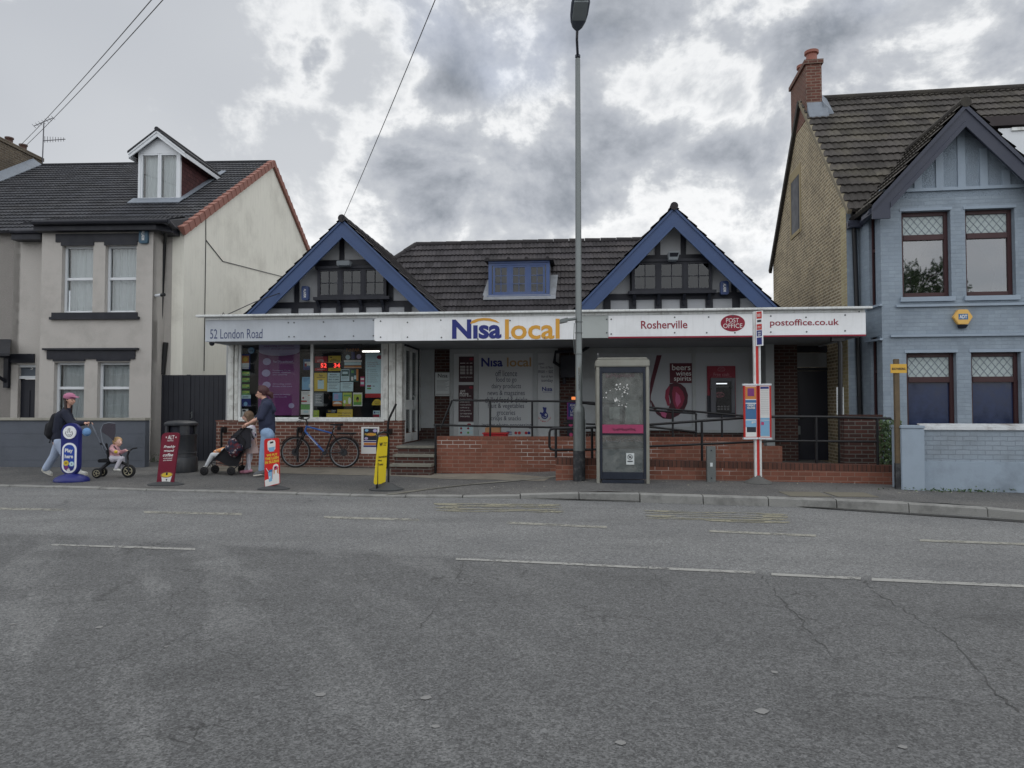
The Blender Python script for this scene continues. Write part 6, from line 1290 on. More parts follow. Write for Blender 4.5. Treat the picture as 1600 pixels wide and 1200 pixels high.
# ---- railings
def rail_part(mb, pts, w, r=.021, F_=F0):
    mb.tube([(F_.uz(x, y, w)[0], w, F_.uz(x, y, w)[1]) for x, y in pts], r, 10)
def post(mb, px, y0, y1, w, r=.021, F_=F0): u_ = F_.uz(px, y0, w)[0]; mb.tube([(u_, w, F_.uz(px, y0, w)[1]), (u_, w, F_.uz(px, y1, w)[1])], r, 10)
rp_ = mat('black_rail_paint', srgb(26, 27, 30), .35, .2, 9, .04)
w_ = .09
t = thing('walkway_railing', 'long black tube railing along the top of the shop walkway', 'railing', F0, (U(765, w_), w_, zP))
mb = MB(); rail_part(mb, [(689, 668), (706, 626), (708.5, 625.5), (765, 625.8), (905, 627.5), (960, 631.5), (1015, 636.5), (1165, 650)], w_); mb.build('top_rail', rp_, t, smooth=True)
mb = MB(); rail_part(mb, [(678, 664), (765, 666), (905, 668.5), (1015, 667), (1088, 675)], w_); mb.build('middle_rail', rp_, t, smooth=True)
for px, y0, y1 in ((766, 626, 686), (831.5, 627, 687), (1051, 640, 690), (1128, 648, 692)): mb = MB(); post(mb, px, y0, y1, w_); mb.build('post', rp_, t, smooth=True)
mb = MB(); post(mb, 680.5, 664, 741, -.10); mb.build('post', rp_, t, smooth=True)
t = thing('inner_railing', 'second black rail set back from the walkway railing behind the phone box', 'railing', F0, (U(1087, .9), .9, .45))
mb = MB(); rail_part(mb, [(908, 629.5), (1015, 641), (1086, 646), (1089, 648)], .9); mb.build('top_rail', rp_, t, smooth=True)
mb = MB(); rail_part(mb, [(880, 661), (1015, 666), (1086, 676)], .9, .018); mb.build('middle_rail', rp_, t, smooth=True)
mb = MB(); post(mb, 1087.5, 646, 700, .9); mb.build('post', rp_, t, smooth=True)
w_ = -1.42
t = thing('ramp_railing', 'black tube railing with a looped end standing on the front brick wall', 'railing', F0, (U(868, w_), w_, .5))
mb = MB(); rail_part(mb, [(925, 702.5), (866, 703), (861, 702), (858.5, 698), (858.5, 676), (860, 671.5), (865, 669.5), (905, 669), (1015, 663.5), (1160, 653), (1215, 651), (1300, 651.5), (1392, 654)], w_, .023); mb.build('top_rail', rp_, t, smooth=True)
mb = MB(); rail_part(mb, [(922, 702.5), (1015, 697.5), (1215, 689), (1372, 690)], w_, .02); mb.build('middle_rail', rp_, t, smooth=True)
for px, y0, y1 in ((868.5, 670, 716), (925, 668, 717), (1096.5, 657, 722), (1275, 651, 725), (1370.5, 653, 729)): mb = MB(); post(mb, px, y0, y1, w_, .023); mb.build('post', rp_, t, smooth=True)
w_ = -.25
t = thing('step_handrail', 'bent black handrail on the brick pier left of the entrance steps', 'handrail', F0, (U(604, w_), w_, .15))
mb = MB(); rail_part(mb, [(603.5, 733), (606.5, 660), (609, 652), (619, 631)], .85, .024); mb.build('rail', rp_, t, smooth=True); MB().box(U(605, .9), U(611, .9), .86, 1.04, Z(607, 678, .9), Z(607, 670, .9)).build('bracket', rp_, t)
for px, lab in ((347, 'short black upright rail on the brick base at the far left, behind the pushchair'), (466, 'short black upright rail on the brick base behind the woman in the hooded top')):
    t = thing('wall_rail', lab, 'handrail', F0, (U(px, .9), .9, .2)); mb = MB(); rail_part(mb, [(px-1, 722), (px-1, 672), (px+.5, 669)], .9, .026); mb.build('rail', rp_, t, smooth=True); MB().box(U(px, .95), U(px+5.5, .95), .9, 1.038, Z(px, 676, .95), Z(px, 667, .95)).build('bracket', rp_, t)
# ================================================================ street furniture
def at(px, py): g = ground_hit(px, py); return g, g.y*cos(PITCH)
def scale(g): return (g.y)/FPX
# street lamp
g = ground_hit(905, 751); s = g.y/FPX
H_ = lambda py, y=None: CAMZ+(635-py)*(y if y else g.y)/FPX*1.0
def HZ(px, py, y): d = raydir(px, py); return CAMZ+d.z*y/d.y
def HX(px, py, y): d = raydir(px, py); return d.x*y/d.y
gy = g.y
t = thing('street_lamp', 'tall galvanised street lamp column in front of the shop with a black painted foot', 'street lamp', FW, g)
X_ = lambda py: HX(905-(751-py)*.0035, py, gy)
MB().cyl((X_(751), gy, g.z-.05), (X_(703), gy, HZ(905, 704, gy)), .108, .106, 20).build('painted_foot', mat('chipped_black_paint', srgb(42, 44, 48), .6, .2, 20, .1, dirt=.5, dirtcol=(.2, .2, .2)), t, smooth=True)
MB().tube([(X_(703), gy, HZ(905, 703.9, gy)), (X_(650), gy, HZ(905, 645, gy)), (X_(640), gy, HZ(905, 638, gy)), (X_(632), gy, HZ(905, 632, gy)), (X_(95), gy, HZ(902, 92, gy))], [.102, .102, .098, .062, .044], 20).build('column', galv, t, smooth=True)
MB().box(X_(670)+.098, X_(670)+.112, gy-.06, gy+.06, HZ(905, 700, gy), HZ(905, 655, gy)).build('access_door', galv, t)
top = HZ(902, 88, gy); ay = 11.4
a0 = Vector((X_(92), gy, top)); pA = Vector((HX(902, 42, gy-1.0), gy-1.0, HZ(902, 44, gy-1.0)))
MB().cyl((X_(92), gy, top-.02), (X_(92), gy, top+.02), .048).tube([a0, a0+(pA-a0)*.5+Vector((0, .12, .12)), pA], .024, 10).build('arm', mat('arm_metal', srgb(70, 74, 84), .5, .1, 8, 0, metal=.3), t, smooth=True)
mb = MB(); dirr = Vector((0, -1, .16)).normalized(); upv = Vector((0, .16, 1)).normalized()
secs = [(-.02, .05, .05), (.03, .09, .07), (.15, .125, .10), (.32, .145, .13), (.60, .15, .14), (.78, .12, .10), (.84, .05, .04)]; base0 = len(mb.v); nS = 12
for (dd, hwid, hh) in secs:
    for k in range(nS):
        an = 2*pi*k/nS; zz = sin(an); zz = zz*hh if zz > 0 else zz*.04; mb.v.append(pA+dirr*dd+Vector((cos(an)*hwid, 0, 0))+upv*zz)
for i in range(len(secs)-1):
    for k in range(nS): k2 = (k+1) % nS; mb.face((base0+i*nS+k, base0+i*nS+k2, base0+(i+1)*nS+k2, base0+(i+1)*nS+k))
mb.face([base0+k for k in range(nS)]); mb.face([base0+(len(secs)-1)*nS+k for k in range(nS)])
hd = mb.build('lamp_head', mat('lamp_head_grey', srgb(84, 92, 104), .5, .08, 8, 0), t, smooth=True)
mb = MB(); b0 = pA+dirr*.28-upv*.045; mb.hexa([b0+Vector((-.11, 0, 0)), b0+Vector((.11, 0, 0)), b0+dirr*.42+Vector((.11, 0, 0)), b0+dirr*.42+Vector((-.11, 0, 0)), b0+Vector((-.11, 0, 0))-upv*.03, b0+Vector((.11, 0, 0))-upv*.03, b0+dirr*.42+Vector((.11, 0, 0))-upv*.03, b0+dirr*.42+Vector((-.11, 0, 0))-upv*.03]); mb.build('lens', mat('lamp_lens', srgb(150, 158, 160), .2, .05, 5, 0), hd)
# extras clamped on the column
zf = HZ(905, 500, gy); xr = X_(500)
mb = MB(); mb.tube([(xr-.05, gy-.03, zf+.02), (xr-.20, gy-.05, zf+.0)], .028, 10); mb.hexa([(xr-.2, gy-.10, zf-.04), (xr-.34, gy-.11, zf-.07), (xr-.34, gy+.02, zf-.07), (xr-.2, gy+.03, zf-.04), (xr-.2, gy-.10, zf+.035), (xr-.34, gy-.11, zf-.0), (xr-.34, gy+.02, zf-.0), (xr-.2, gy+.03, zf+.035)]); mb.build('bracket_lamp', galv, t, bevel=.006)
mb = MB()
for py in (503, 520, 553): mb.ring((X_(py), gy, HZ(905, py, gy)), .062, .008, 'z', 20, 6)
mb.tube([(X_(503)-.08, gy-.02, HZ(905, 505, gy)), (X_(520)-.09, gy-.02, HZ(905, 530, gy)), (X_(553)-.08, gy-.02, HZ(905, 553, gy))], .007, 5); mb.build('clamp_band', galv, t)
mb = MB(); zA, zB = HZ(905, 574, gy), HZ(905, 611, gy); mb.cyl((X_(574), gy, zB), (X_(574), gy, zA), .0605, .0595, 24); yb = mb.build('yellow_band', mat('yellow_band', srgb(214, 170, 70), .5, .1, 12, 0), t, smooth=True)
mb = MB(); n0 = len(mb.v); mb.text('Neighbourhood Watch', -.20, .20, 0, -.014, .016, .02); mb.xf(Matrix.Translation((X_(590), gy-.0625, (zA+zB)/2)) @ Matrix.Rotation(radians(-90), 4, 'Y'), n0); mb.build('lettering', ink, yb, recalc=False)
# phone box
g = ground_hit(974, 755.5); s = g.y/FPX; yk = F0.loc(g).y
kx0, kx1 = U(932, yk, 700), U(1015, yk, 700); ztk = Z(973, 561, yk); kd = .86; zg = g.z
t = thing('phone_box', 'glass phone box with a steel frame, pink band and peeling white sticker remains', 'phone box', F0, ((kx0+kx1)/2, yk, zg))
steel = mat('brushed_steel', srgb(150, 150, 142), .5, .12, 8, .03, metal=.35, dirt=.4, dirtcol=(.2, .18, .15), streak=.3)
dkf = mat('dark_door_frame', srgb(40, 46, 58), .4, .15, 6, .02)
mb = MB(); pwid = .055
for a in (kx0, kx1-pwid):
    for yy in (yk, yk+kd-pwid): mb.box(a, a+pwid, yy, yy+pwid, zg-.01, ztk-.13)
mb.build('corner_post', steel, t, bevel=.01)
mb = MB(); mb.box(kx0-.01, kx1+.01, yk-.015, yk+kd+.01, ztk-.13, ztk-.01); mb.box(kx0+.02, kx1-.02, yk+.02, yk+kd-.03, ztk-.01, ztk+.03); mb.build('roof', steel, t, bevel=.015)
zb0, zb1, zm0, zm1 = zg+.07, ztk-.135, Z(973, 677, yk), Z(973, 663.5, yk)
d0, d1 = kx0+pwid+.004, kx1-pwid-.004
mb = MB(); f = .06; mb.box(d0, d0+f*.7, yk+.008, yk+.05, zb0, zb1); mb.box(d1-f*.7, d1, yk+.008, yk+.05, zb0, zb1); mb.box(d0+f*.7, d1-f*.7, yk+.01, yk+.05, zb1-.10, zb1); mb.box(d0+f*.7, d1-f*.7, yk+.01, yk+.05, zb0, zb0+.12); mb.box(d0+f*.7, d1-f*.7, yk+.012, yk+.05, zm0-.03, zm0-.001); mb.box(d0+.03, d1-.03, yk+.012, yk+.05, zg, zb0-.01)
door = mb.build('door', dkf, t, bevel=.006)
dg = glass('dirty_glass', (.80, .83, .82), .05, .12)
_t = NT(dg.node_tree); _o = [n for n in dg.node_tree.nodes if n.type == 'OUTPUT_MATERIAL'][0]; _s = _o.inputs[0].links[0].from_socket
_nz = _t.noise(_t.n('TexCoord').outputs['Object'], 5, 6, .65); _df = _t.n('BsdfDiffuse', {0: (.55, .56, .54, 1)})
_t.t.links.new(_t.n('MixShader', {0: _t.maprange(_nz, .3, .75, .05, .30), 1: _s, 2: _df.outputs[0]}).outputs[0], _o.inputs[0])
MB().box(d0+f*.7, d1-f*.7, yk+.028, yk+.034, zb0+.12, zb1-.10).build('pane', dg, door)
MB().box(d0+f*.7+.002, d1-f*.7-.002, yk+.004, yk+.027, zm0, zm1).build('pink_band', C('dull_pink', (156, 62, 98)), door)
mb = MB(); rr = random.Random(4)
for (px, py, n, sp) in ((966, 604, 10, 3.2), (975, 612, 12, 4.5), (962, 624, 9, 3.0), (979, 606, 6, 3), (968, 632, 5, 3), (980, 634, 3, 2), (950, 610, 2, 5), (946, 622, 2, 3)):
    for i in range(n):
        u_, z_ = F0.uz(px+rr.gauss(0, sp*.7), py+rr.gauss(0, sp*.8), yk+.026); r = rr.uniform(.004, .016)
        mb.poly([(u_+r*cos(k*pi/3)*rr.uniform(.4, 1.4), yk+.0265-rr.random()*.001, z_+r*sin(k*pi/3)*rr.uniform(.4, 1.4)) for k in range(6)])
mb.build('sticker_remains', offw, door)
def scr(mb, seed, x0, x1, y0, y1, w, n=9, th=.0028, mode=0):   # hand-drawn marks
    rr = random.Random(seed); pts = []; yy = w
    if mode == 0:
        for i in range(n*6+1):
            f = i/(n*6); px = x0+(x1-x0)*f+(x1-x0)/n*.3*sin(i*1.9+seed); py = (y0+y1)/2+(y1-y0)/2*sin(i*2.2+seed)*(.7+.3*sin(i*.7)); u_, z_ = F0.uz(px, py, w); pts.append((u_, w, z_))
        mb.tube(pts, th, 4)
    return mb
mb = MB(); scr(mb, 3, 958, 993, 668, 674, yk+.002, 8); mb.build('scribble', ink, door); mb = MB(); scr(mb, 5, 947, 991, 582, 592, yk+.025, 10, .003); mb.build('scribble', mat('faded_pink_ink', srgb(120, 98, 104)), door)
mb = MB(); scr(mb, 8, 945, 1000, 683, 694, yk+.025, 4, .003); mb.build('scribble', greyp, door)
o = MB(); rectp(o, 978.5, 991, 708, 726, yk+.026, .002); o = o.build('notice_sticker', paper, door); mb = MB(); u_, z_ = F0.uz(984.5, 714, yk+.02); mb.ring((u_, yk+.0235, z_), .04, .005, 'y', 20, 4); mb.beam((u_-.03, yk+.0235, z_+.03), (u_+.03, yk+.0235, z_-.03), .005, .008); mb.box(u_-.02, u_+.02, yk+.0225, yk+.0238, z_-.015, z_+.012); mb.box(u_-.045, u_+.045, yk+.0225, yk+.0238, z_-.085, z_-.065); mb.build('no_smoking_mark', ink, o)
# side panes, back, phone inside
mb = MB(); mb.box(kx0+.02, kx0+.026, yk+pwid, yk+kd-pwid, zg+.1, ztk-.14); mb.box(kx1-.026, kx1-.02, yk+pwid, yk+kd-pwid, zg+.1, ztk-.14); mb.build('side_pane', dg, t)
zbk = Z(973, 690, yk+kd)
mb = MB(); mb.box(kx0+pwid, kx1-pwid, yk+kd-.04, yk+kd-.02, zbk, ztk-.14); mb.build('back_pane', dg, t)
MB().box(kx0+pwid, kx1-pwid, yk+kd-.05, yk+kd-.01, zg, zbk-.001).build('back_panel', mat('bluegrey_panel', srgb(128, 142, 152), .5, .1, 6, 0, dirt=.4), t)
MB().box(d0+.05, d1-.05, yk+.13, yk+.15, zg+.12, Z(973, 702, yk+.13)).build('forward_panel_copy', mat('bluegrey_panel', (.2, .25, .3)), t)  # copy of the back panel, added forward where light through the glass reaches it
MB().box(U(944, yk+.35), U(972, yk+.35), yk+.36, yk+.5, Z(958, 660, yk+.35), Z(958, 632, yk+.35)).build('equipment_box', greyp, t, bevel=.01); MB().box(U(952, yk+.35), U(968, yk+.35), yk+.352, yk+.358, Z(960, 655, yk+.35), Z(960, 636, yk+.35)).build('instruction_card', paper, t); MB().box(U(977, yk+.35), U(998, yk+.35), yk+.352, yk+.36, Z(988, 662, yk+.35), Z(988, 636, yk+.35)).build('notice_panel', paper, t)
o = MB(); o.box(kx0+.22, kx0+.52, yk+kd-.22, yk+kd-.06, zg+.85, zg+1.35); o = o.build('telephone', mat('phone_grey', srgb(82, 88, 90), .4, .1, 6, 0), t, bevel=.01)
MB().box(kx0+.10, kx1-.10, yk+kd-.30, yk+kd-.05, zg+.78, zg+.83).build('shelf', greyp, t); MB().box(kx0+.56, kx1-.1, yk+kd-.075, yk+kd-.045, zg+.95, zg+1.42).build('notice_panel', paper, t); MB().box(kx0+.12, kx0+.44, yk+kd-.235, yk+kd-.222, zg+1.0, zg+1.3).build('instruction_card', paper, o)
# lower cabinet
t = thing('service_post', 'short grey metal service post standing against the front brick wall', 'service post', F0, (U(1111, -1.62), -1.62, .12)); w_ = -1.66
g = ground_hit(1111, 753); w_ = F0.loc(g).y; a, b = U(1104.5, w_, 720), U(1118.5, w_, 720); zt_ = Z(1111, 697.5, w_)
MB().box(a, b, w_, w_+.09, .05, zt_).build('body', galv, t, bevel=.006); MB().box((a+b)/2-.022, (a+b)/2+.022, w_-.004, w_-.001, Z(1111, 729, w_), Z(1111, 723, w_)).build('label_plate', paper, t)
for py in (704, 747): MB().disc(((a+b)/2, w_-.001, Z(1111, py, w_)), .012, .006, 10).build('bolt', dkp, t)
# bus stop
g = ground_hit(1184.5, 754.5); yb_ = g.y; FB = Frame(g.x, g.y, radians(6))
t = thing('bus_stop', 'red and white bus stop pole with a timetable case and narrow flag sign', 'bus stop', FB, (0, 0, g.z))
BX = lambda px, py, w=0: FB.uz(px, py, w)
MB().lathe([(.24, 0), (.23, .02), (.12, .07), (.06, .11), (.05, .13)], (0, 0, g.z), 24).build('base_mound', mat('mortar_mound', srgb(96, 96, 94), .9, .2, 12, .4), t, smooth=True)
zt_ = BX(1183, 487)[1]; mb = MB(); mb.box(-.058, -.024, -.04, .04, g.z+.05, zt_); mb.box(.024, .058, -.04, .04, g.z+.05, zt_); mb.build('pole', white_pt, t, bevel=.004)
MB().box(-.0235, .0235, -.03, .03, g.z+.05, zt_-.02).build('red_strip', mat('bus_red', srgb(196, 52, 48), .4, .05, 5, 0), t)
x0 = BX(1179.5, 500)[0]; x1 = BX(1189, 500)[0]; z0_, z1_ = BX(1184, 541)[1], BX(1184, 487)[1]
fl_ = MB(); n0 = 0; fl_.box(-.02, .11, -.012, .012, z0_, z1_); Rf = Matrix.Translation((0, -.055, 0)) @ Matrix.Rotation(radians(-48), 4, 'Z') ; fl_.xf(Rf); fo = fl_.build('flag_sign', white_pl, t)
mb = MB()
for (a, b, c, d, k) in ((.0, .10, .78, .98, 0), (.0, .10, .46, .62, 0), (.0, .10, .27, .44, 1), (0, .10, .03, .24, 1), (.01, .09, .68, .74, 2)):
    mb.k = k; mb.box(a, b, -.0145, -.0122, z0_+(z1_-z0_)*c, z0_+(z1_-z0_)*d)
mb.k = 3
for s_, c, d in (('BUS', .83, .92), ('480', .29, .33), ('490', .35, .40), ('STOP', .5, .56)): mb.text(s_, .02, .08, -.0148, z0_+(z1_-z0_)*c, z0_+(z1_-z0_)*d, .03)
mb.xf(Rf); mb.build('flag_print', [mat('bus_red', (.5, .03, .03)), navy, ink, offw], fo, recalc=False)
# three-sided timetable case
cz0, cz1 = BX(1184, 683)[1], BX(1184, 603)[1]
def case(px0, px1, yaw, side, panels, lab):
    a = BX(px0, 640, -.07)[0]; b = BX(px1, 640, -.07)[0]
    if side < 0: piv = Vector((b, -.06, 0)); Rr = Matrix.Translation(piv) @ Matrix.Rotation(radians(yaw), 4, 'Z'); L = (b-a)/cos(radians(yaw)); x0, x1 = -L, 0
    else: piv = Vector((a, -.06, 0)); Rr = Matrix.Translation(piv) @ Matrix.Rotation(radians(yaw), 4, 'Z'); L = (b-a)/cos(radians(yaw)); x0, x1 = 0, L
    m = MB(); m.box(x0+.005, x1-.005, -.01, .03, cz0, cz1); m.xf(Rr); o = m.build('timetable_case', mat('bus_red', (.5, .03, .03)), t)
    m = MB(); m.box(x0-.008, x1+.004, -.018, .04, cz1+.001, cz1+.035); m.box(x0-.008, x1+.004, -.018, .04, cz0-.035, cz0-.001); m.xf(Rr); m.build('case_cap', upvc, o, bevel=.004)
    m = MB(); 
    for (fa, fb, fc, fd, k) in panels:
        m.k = k; m.box(x0+.025+(x1-x0-.05)*fa, x0+.025+(x1-x0-.05)*fb, -.013-.0006*(k+1), -.0105, cz1-(cz1-cz0)*fd, cz1-(cz1-cz0)*fc)
    for (s_, fa, fb, fc, fd, k) in lab: m.k = k; m.text(s_, x0+.025+(x1-x0-.05)*fa, x0+.025+(x1-x0-.05)*fb, -.0225, cz1-(cz1-cz0)*fd, cz1-(cz1-cz0)*fc, .03)
    m.xf(Rr); m.build('printed_sheet', [offw, orangep, bluep, dkp, skyp, greyp, navy, purple, pinkp], o, recalc=False)
case(1161, 1183.5, 16, -1, [(0, 1, .01, .99, 0), (.0, 1, .02, .26, 1), (.2, .8, .05, .2, 7), (0, 1, .275, .33, 2), (.0, 1, .35, .65, 2), (.15, .4, .5, .62, 0), (0, 1, .67, .8, 4), (.1, .95, .74, .90, 3), (.3, .6, .78, .86, 0)], [('GREAT', .15, .85, .36, .40, 0), ('RATES', .15, .85, .41, .45, 0), ('go', .5, .9, .69, .73, 0)])
case(1186, 1203, -28, 1, [(0, 1, .01, .99, 0), (.05, .95, .02, .06, 6)]+[(.08, .92, .09+.035*i, .093+.035*i, 5) for i in range(14)]+[(.0, 1, .62, .66, 4), (0, 1, .67, .97, 4), (.3, .8, .72, .86, 2), (.1, .4, .70, .76, 8)], [])
# yellow hydrant sign on a rusty post by the garden wall
g = ground_hit(1404, 764); FH = Frame(g.x, g.y, radians(6)); t = thing('sign_post', 'old rusty square post with a small yellow plate beside the blue pillar', 'sign post', FH, (0, 0, g.z))
zt_ = FH.uz(1402, 561, 0)[1]; MB().box(-.045, .035, -.03, .03, g.z-.02, zt_).build('post', mat('rusty_post', srgb(104, 90, 70), .8, .35, 10, .3, dirt=.6, dirtcol=(.06, .05, .04)), t, bevel=.005); MB().box(-.05, .04, -.035, .035, g.z-.01, g.z+.42).build('painted_base', mat('chipped_black_paint', (.03, .03, .03)), t)
za_, zb_1 = FH.uz(1403, 583, 0)[1], FH.uz(1403, 569, 0)[1]; a = FH.uz(1391.5, 576, -.04)[0]; b = FH.uz(1416.5, 576, -.04)[0]
pl_ = MB().box(a, b, -.045, -.032, za_, zb_1).build('yellow_plate', mat('yellow_band', (.6, .4, .08)), t); mb = MB(); mb.text('BUS PARKING', a+.02, b-.02, -.0465, za_+.05, zb_1-.06, .03); mb.build('lettering', ink, pl_, recalc=False)
# dark brick pier wall + ivy at the right end of the passage
w_ = -.75; t = thing('side_brick_wall', 'short dark brick garden wall behind the railing at the right end of the shop', 'brick wall', F0, (U(1345, w_), w_, .1))
MB().box(U(1318, w_), U(1377, w_), w_, w_+.22, 0, Z(1345, 655, w_)).build('wall', brick_dk, t); MB().box(U(1317, w_), U(1378, w_), w_-.01, w_+.23, Z(1345, 655, w_)+.001, Z(1345, 648, w_)).build('coping', brick('pier_soldier', srgb(76, 50, 46), srgb(60, 42, 40), srgb(50, 44, 42), .075, .4), t)
def leaf_mat(name, c1, c2):
    m = bpy.data.materials.new(name); m.use_nodes = True; t_ = NT(m.node_tree); b = m.node_tree.nodes['Principled BSDF']; at_ = t_.n('Attribute', attribute_name='tone').outputs['Fac']
    t_.t.links.new(t_.mix(at_, c1, c2), b.inputs['Base Color']); b.inputs['Roughness'].default_value = .55; return m
leafm = leaf_mat('ivy_leaf', (.035, .07, .03), (.10, .16, .06))
def leaves(name, par, pts, r0, r1, seed, mtl=leafm, **k):
    mb = MB(); rr = random.Random(seed)
    for p in pts:
        a = Vector((rr.gauss(0, 1), rr.gauss(0, 1), rr.gauss(0, .7))).normalized(); b = a.orthogonal().normalized(); c = a.cross(b); r = rr.uniform(r0, r1); an = rr.uniform(0, 6); b, c = b*cos(an)+c*sin(an), c*cos(an)-b*sin(an)
        mb.tone[len(mb.f)] = rr.random(); mb.poly([p+b*r, p+c*r*.6+b*r*.2, p-b*r*.8, p-c*r*.6+b*r*.2])
    return mb.build(name, mtl, par, recalc=False, **k)
rr = random.Random(11); w_ = -1.25; pts = []
xa, xb = U(1378, w_), U(1403, w_); zA, zB = .1, Z(1390, 658, w_)
for i in range(1500):
    zf = rr.random()**.8; x = xa+(xb-xa)*rr.random()*(.75+.25*zf); z = zA+(zB-zA)*zf+rr.gauss(0, .03); pts.append(Vector((x, w_+rr.uniform(-.14, .25), z)))
t = thing('ivy', 'dark green ivy growing between the dark brick wall and the blue pillar', 'ivy', F0, ((xa+xb)/2, w_, .1)); leaves('foliage', t, pts, .018, .04, 2)
mb = MB()
for i in range(5): x = xa+.04+(xb-xa-.08)*i/4; mb.tube([(x, w_+.05, .05), (x+.03, w_+.03, .5), (x-.02, w_+.06, 1.0)], .012, 5)
mb.build('stem', mat('bark', srgb(80, 66, 52)), t)
# weeds at wall feet
for (px, py, n, sp, hh, lab) in ((165, 728, 260, .22, .12, 'low green weeds at the foot of the slate wall'), (232, 722, 160, .12, .16, 'dry weeds in the corner by the black gates'), (1495, 769, 200, .7, .05, 'low moss and weeds along the foot of the blue wall'), (292, 737, 60, .12, .05, 'tiny weeds at the foot of the litter bin')):
    g = ground_hit(px, py); pts = [g+Vector((rr.gauss(0, sp), rr.gauss(.03, .05), abs(rr.gauss(0, hh*.6)))) for _ in range(n)]
    leaves('weeds', None, pts, .012, .03, px, kind='stuff', label=lab, cat='weeds')
# inspection cover on the pavement
g = ground_hit(1290, 773); sl_ = .018
mb = MB()
for x0 in (-.62, .08):
    c0 = g.x+x0; mb.hexa([(c0, g.y-.22, pave_z(c0, g.y-.22)+.001), (c0+.62, g.y-.22, pave_z(c0+.62, g.y-.22)+.001), (c0+.62, g.y+.26, pave_z(c0+.62, g.y+.26)+.001), (c0, g.y+.26, pave_z(c0, g.y+.26)+.001)]+[(c0, g.y-.22, pave_z(c0, g.y-.22)+.008), (c0+.62, g.y-.22, pave_z(c0+.62, g.y-.22)+.008), (c0+.62, g.y+.26, pave_z(c0+.62, g.y+.26)+.008), (c0, g.y+.26, pave_z(c0, g.y+.26)+.008)])
mb.build('inspection_cover', mat('cover_infill', srgb(112, 108, 96), .9, .2, 12, .4, fine=.3), None, FW, g, label='pair of concrete filled inspection covers set in the pavement', cat='cover')
# litter bin
g = ground_hit(282, 737); R = 24.5*g.y/FPX; zt_ = HZ(282, 657, g.y)-g.z
t = thing('litter_bin', 'round black plastic litter bin with a domed lid in front of the gates', 'litter bin', FW, g)
bm_ = mat('bin_plastic', srgb(52, 55, 60), .42, .12, 6, .06, 60, dirt=.25, dirtcol=(.14, .13, .12), streak=.2)
k = zt_
MB().lathe([(R*1.0, 0), (R*1.02, .02*k), (R*1.0, .27*k), (R*.98, .28*k), (R*.98, .285*k), (R*.94, .29*k), (R*.92, .36*k), (R*.96, .37*k), (R*.96, .375*k), (R*.92, .385*k), (R*.92, .70*k), (R*.97, .715*k), (R*.97, .73*k)], g, 36).build('body', bm_, t, smooth=True)
MB().lathe([(R*.72, .731*k), (R*.72, .905*k)], g, 30).build('aperture', dkp, t)
for a in (20, 110, 200, 290):
    mb = MB()
    for j in range(4):
        an0 = radians(a+j*9); an1 = radians(a+j*9+9.2)
        mb.hexa([g+Vector((cos(q_)*r_, sin(q_)*r_, z_)) for z_ in (.731*k, .904*k) for q_, r_ in ((an0, R*.82), (an1, R*.82), (an1, R*.93), (an0, R*.93))])
    mb.build('hood_column', bm_, t)
pass
MB().lathe([(R*.97, .905*k), (R*1.0, .92*k), (R*.98, .955*k), (R*.8, .985*k), (R*.4, 1.0*k), (R*.1, 1.0*k)], g, 36).build('lid', bm_, t, smooth=True)
# ---------------------------------------------------------------- pavement signs
def flat_sign(name, label, px, py, board, texts, base_px, yawdeg, corner=.06, lean=0, bcol=None, th=.03, swing=False, extra=None, basecol=None, mats=(), bz=None):
    """board = 4 photo corners (tl, tr, br, bl) of the plate"""
    g = ground_hit(px, py); Fz = Frame(g.x, g.y, 0); t = thing(name, label, 'pavement sign', Fz, (0, 0, g.z))
    return g, Fz, t
def board4(mb, Fz, pts, th, w=0, k=0, n=6, rad=(.1, .1, .0, .0)):
    # plate through four photo points on plane y=w, corners rounded by fraction
    P = [Vector((Fz.uz(x, y, w)[0], w, Fz.uz(x, y, w)[1])) for x, y in pts]; out = []
    for i in range(4):
        p, a, b = P[i], P[i-1], P[(i+1) % 4]; r = rad[i]
        if r <= 0: out.append(p); continue
        q0 = p+(a-p).normalized()*r; q1 = p+(b-p).normalized()*r
        for j in range(n+1): f = j/n; out.append(q0*(1-f)**2+p*2*f*(1-f)+q1*f*f)
    mb.k = k; mb.prism(out, (0, th, 0)); return P
class Quad:   # bilinear map on a plate: (fx, fy) from top left
    def __init__(s, P, off): s.P = P; s.o = off
    def __call__(s, x, y, lift=0): tl, tr, br, bl = s.P; return (tl*(1-x)+tr*x)*(1-y)+(bl*(1-x)+br*x)*y+Vector((0, -s.o-lift, 0))
def qtext(mb, Q, s, x0, x1, y0, y1, k, bold=.02, shear=0):
    vs, fs = _textmesh(s, bold, shear=shear); ax = min(v.x for v in vs); bx = max(v.x for v in vs); ay = min(v.y for v in vs); by = max(v.y for v in vs); b = len(mb.v); mb.k = k
    for v in vs: mb.v.append(Q(x0+(x1-x0)*(v.x-ax)/(bx-ax), y1+(y0-y1)*(v.y-ay)/(by-ay), .002))
    for f in fs: mb.face([b+i for i in f])
def qpoly(mb, Q, pts, k, l=.001): mb.k = k; mb.poly([Q(x, y, l) for x, y in pts])
def qdisc(mb, Q, cx, cy, rx, ry, k, l=.0012, n=22, a0=0, a1=2*pi): qpoly(mb, Q, [(cx+rx*cos(a0+(a1-a0)*i/n), cy-ry*sin(a0+(a1-a0)*i/n)) for i in range(n+(0 if abs(a1-a0-2*pi) < .01 else 1))], k, l)
rub = mat('black_rubber', srgb(66, 68, 70), .7, .1, 12, .1, fine=.15)
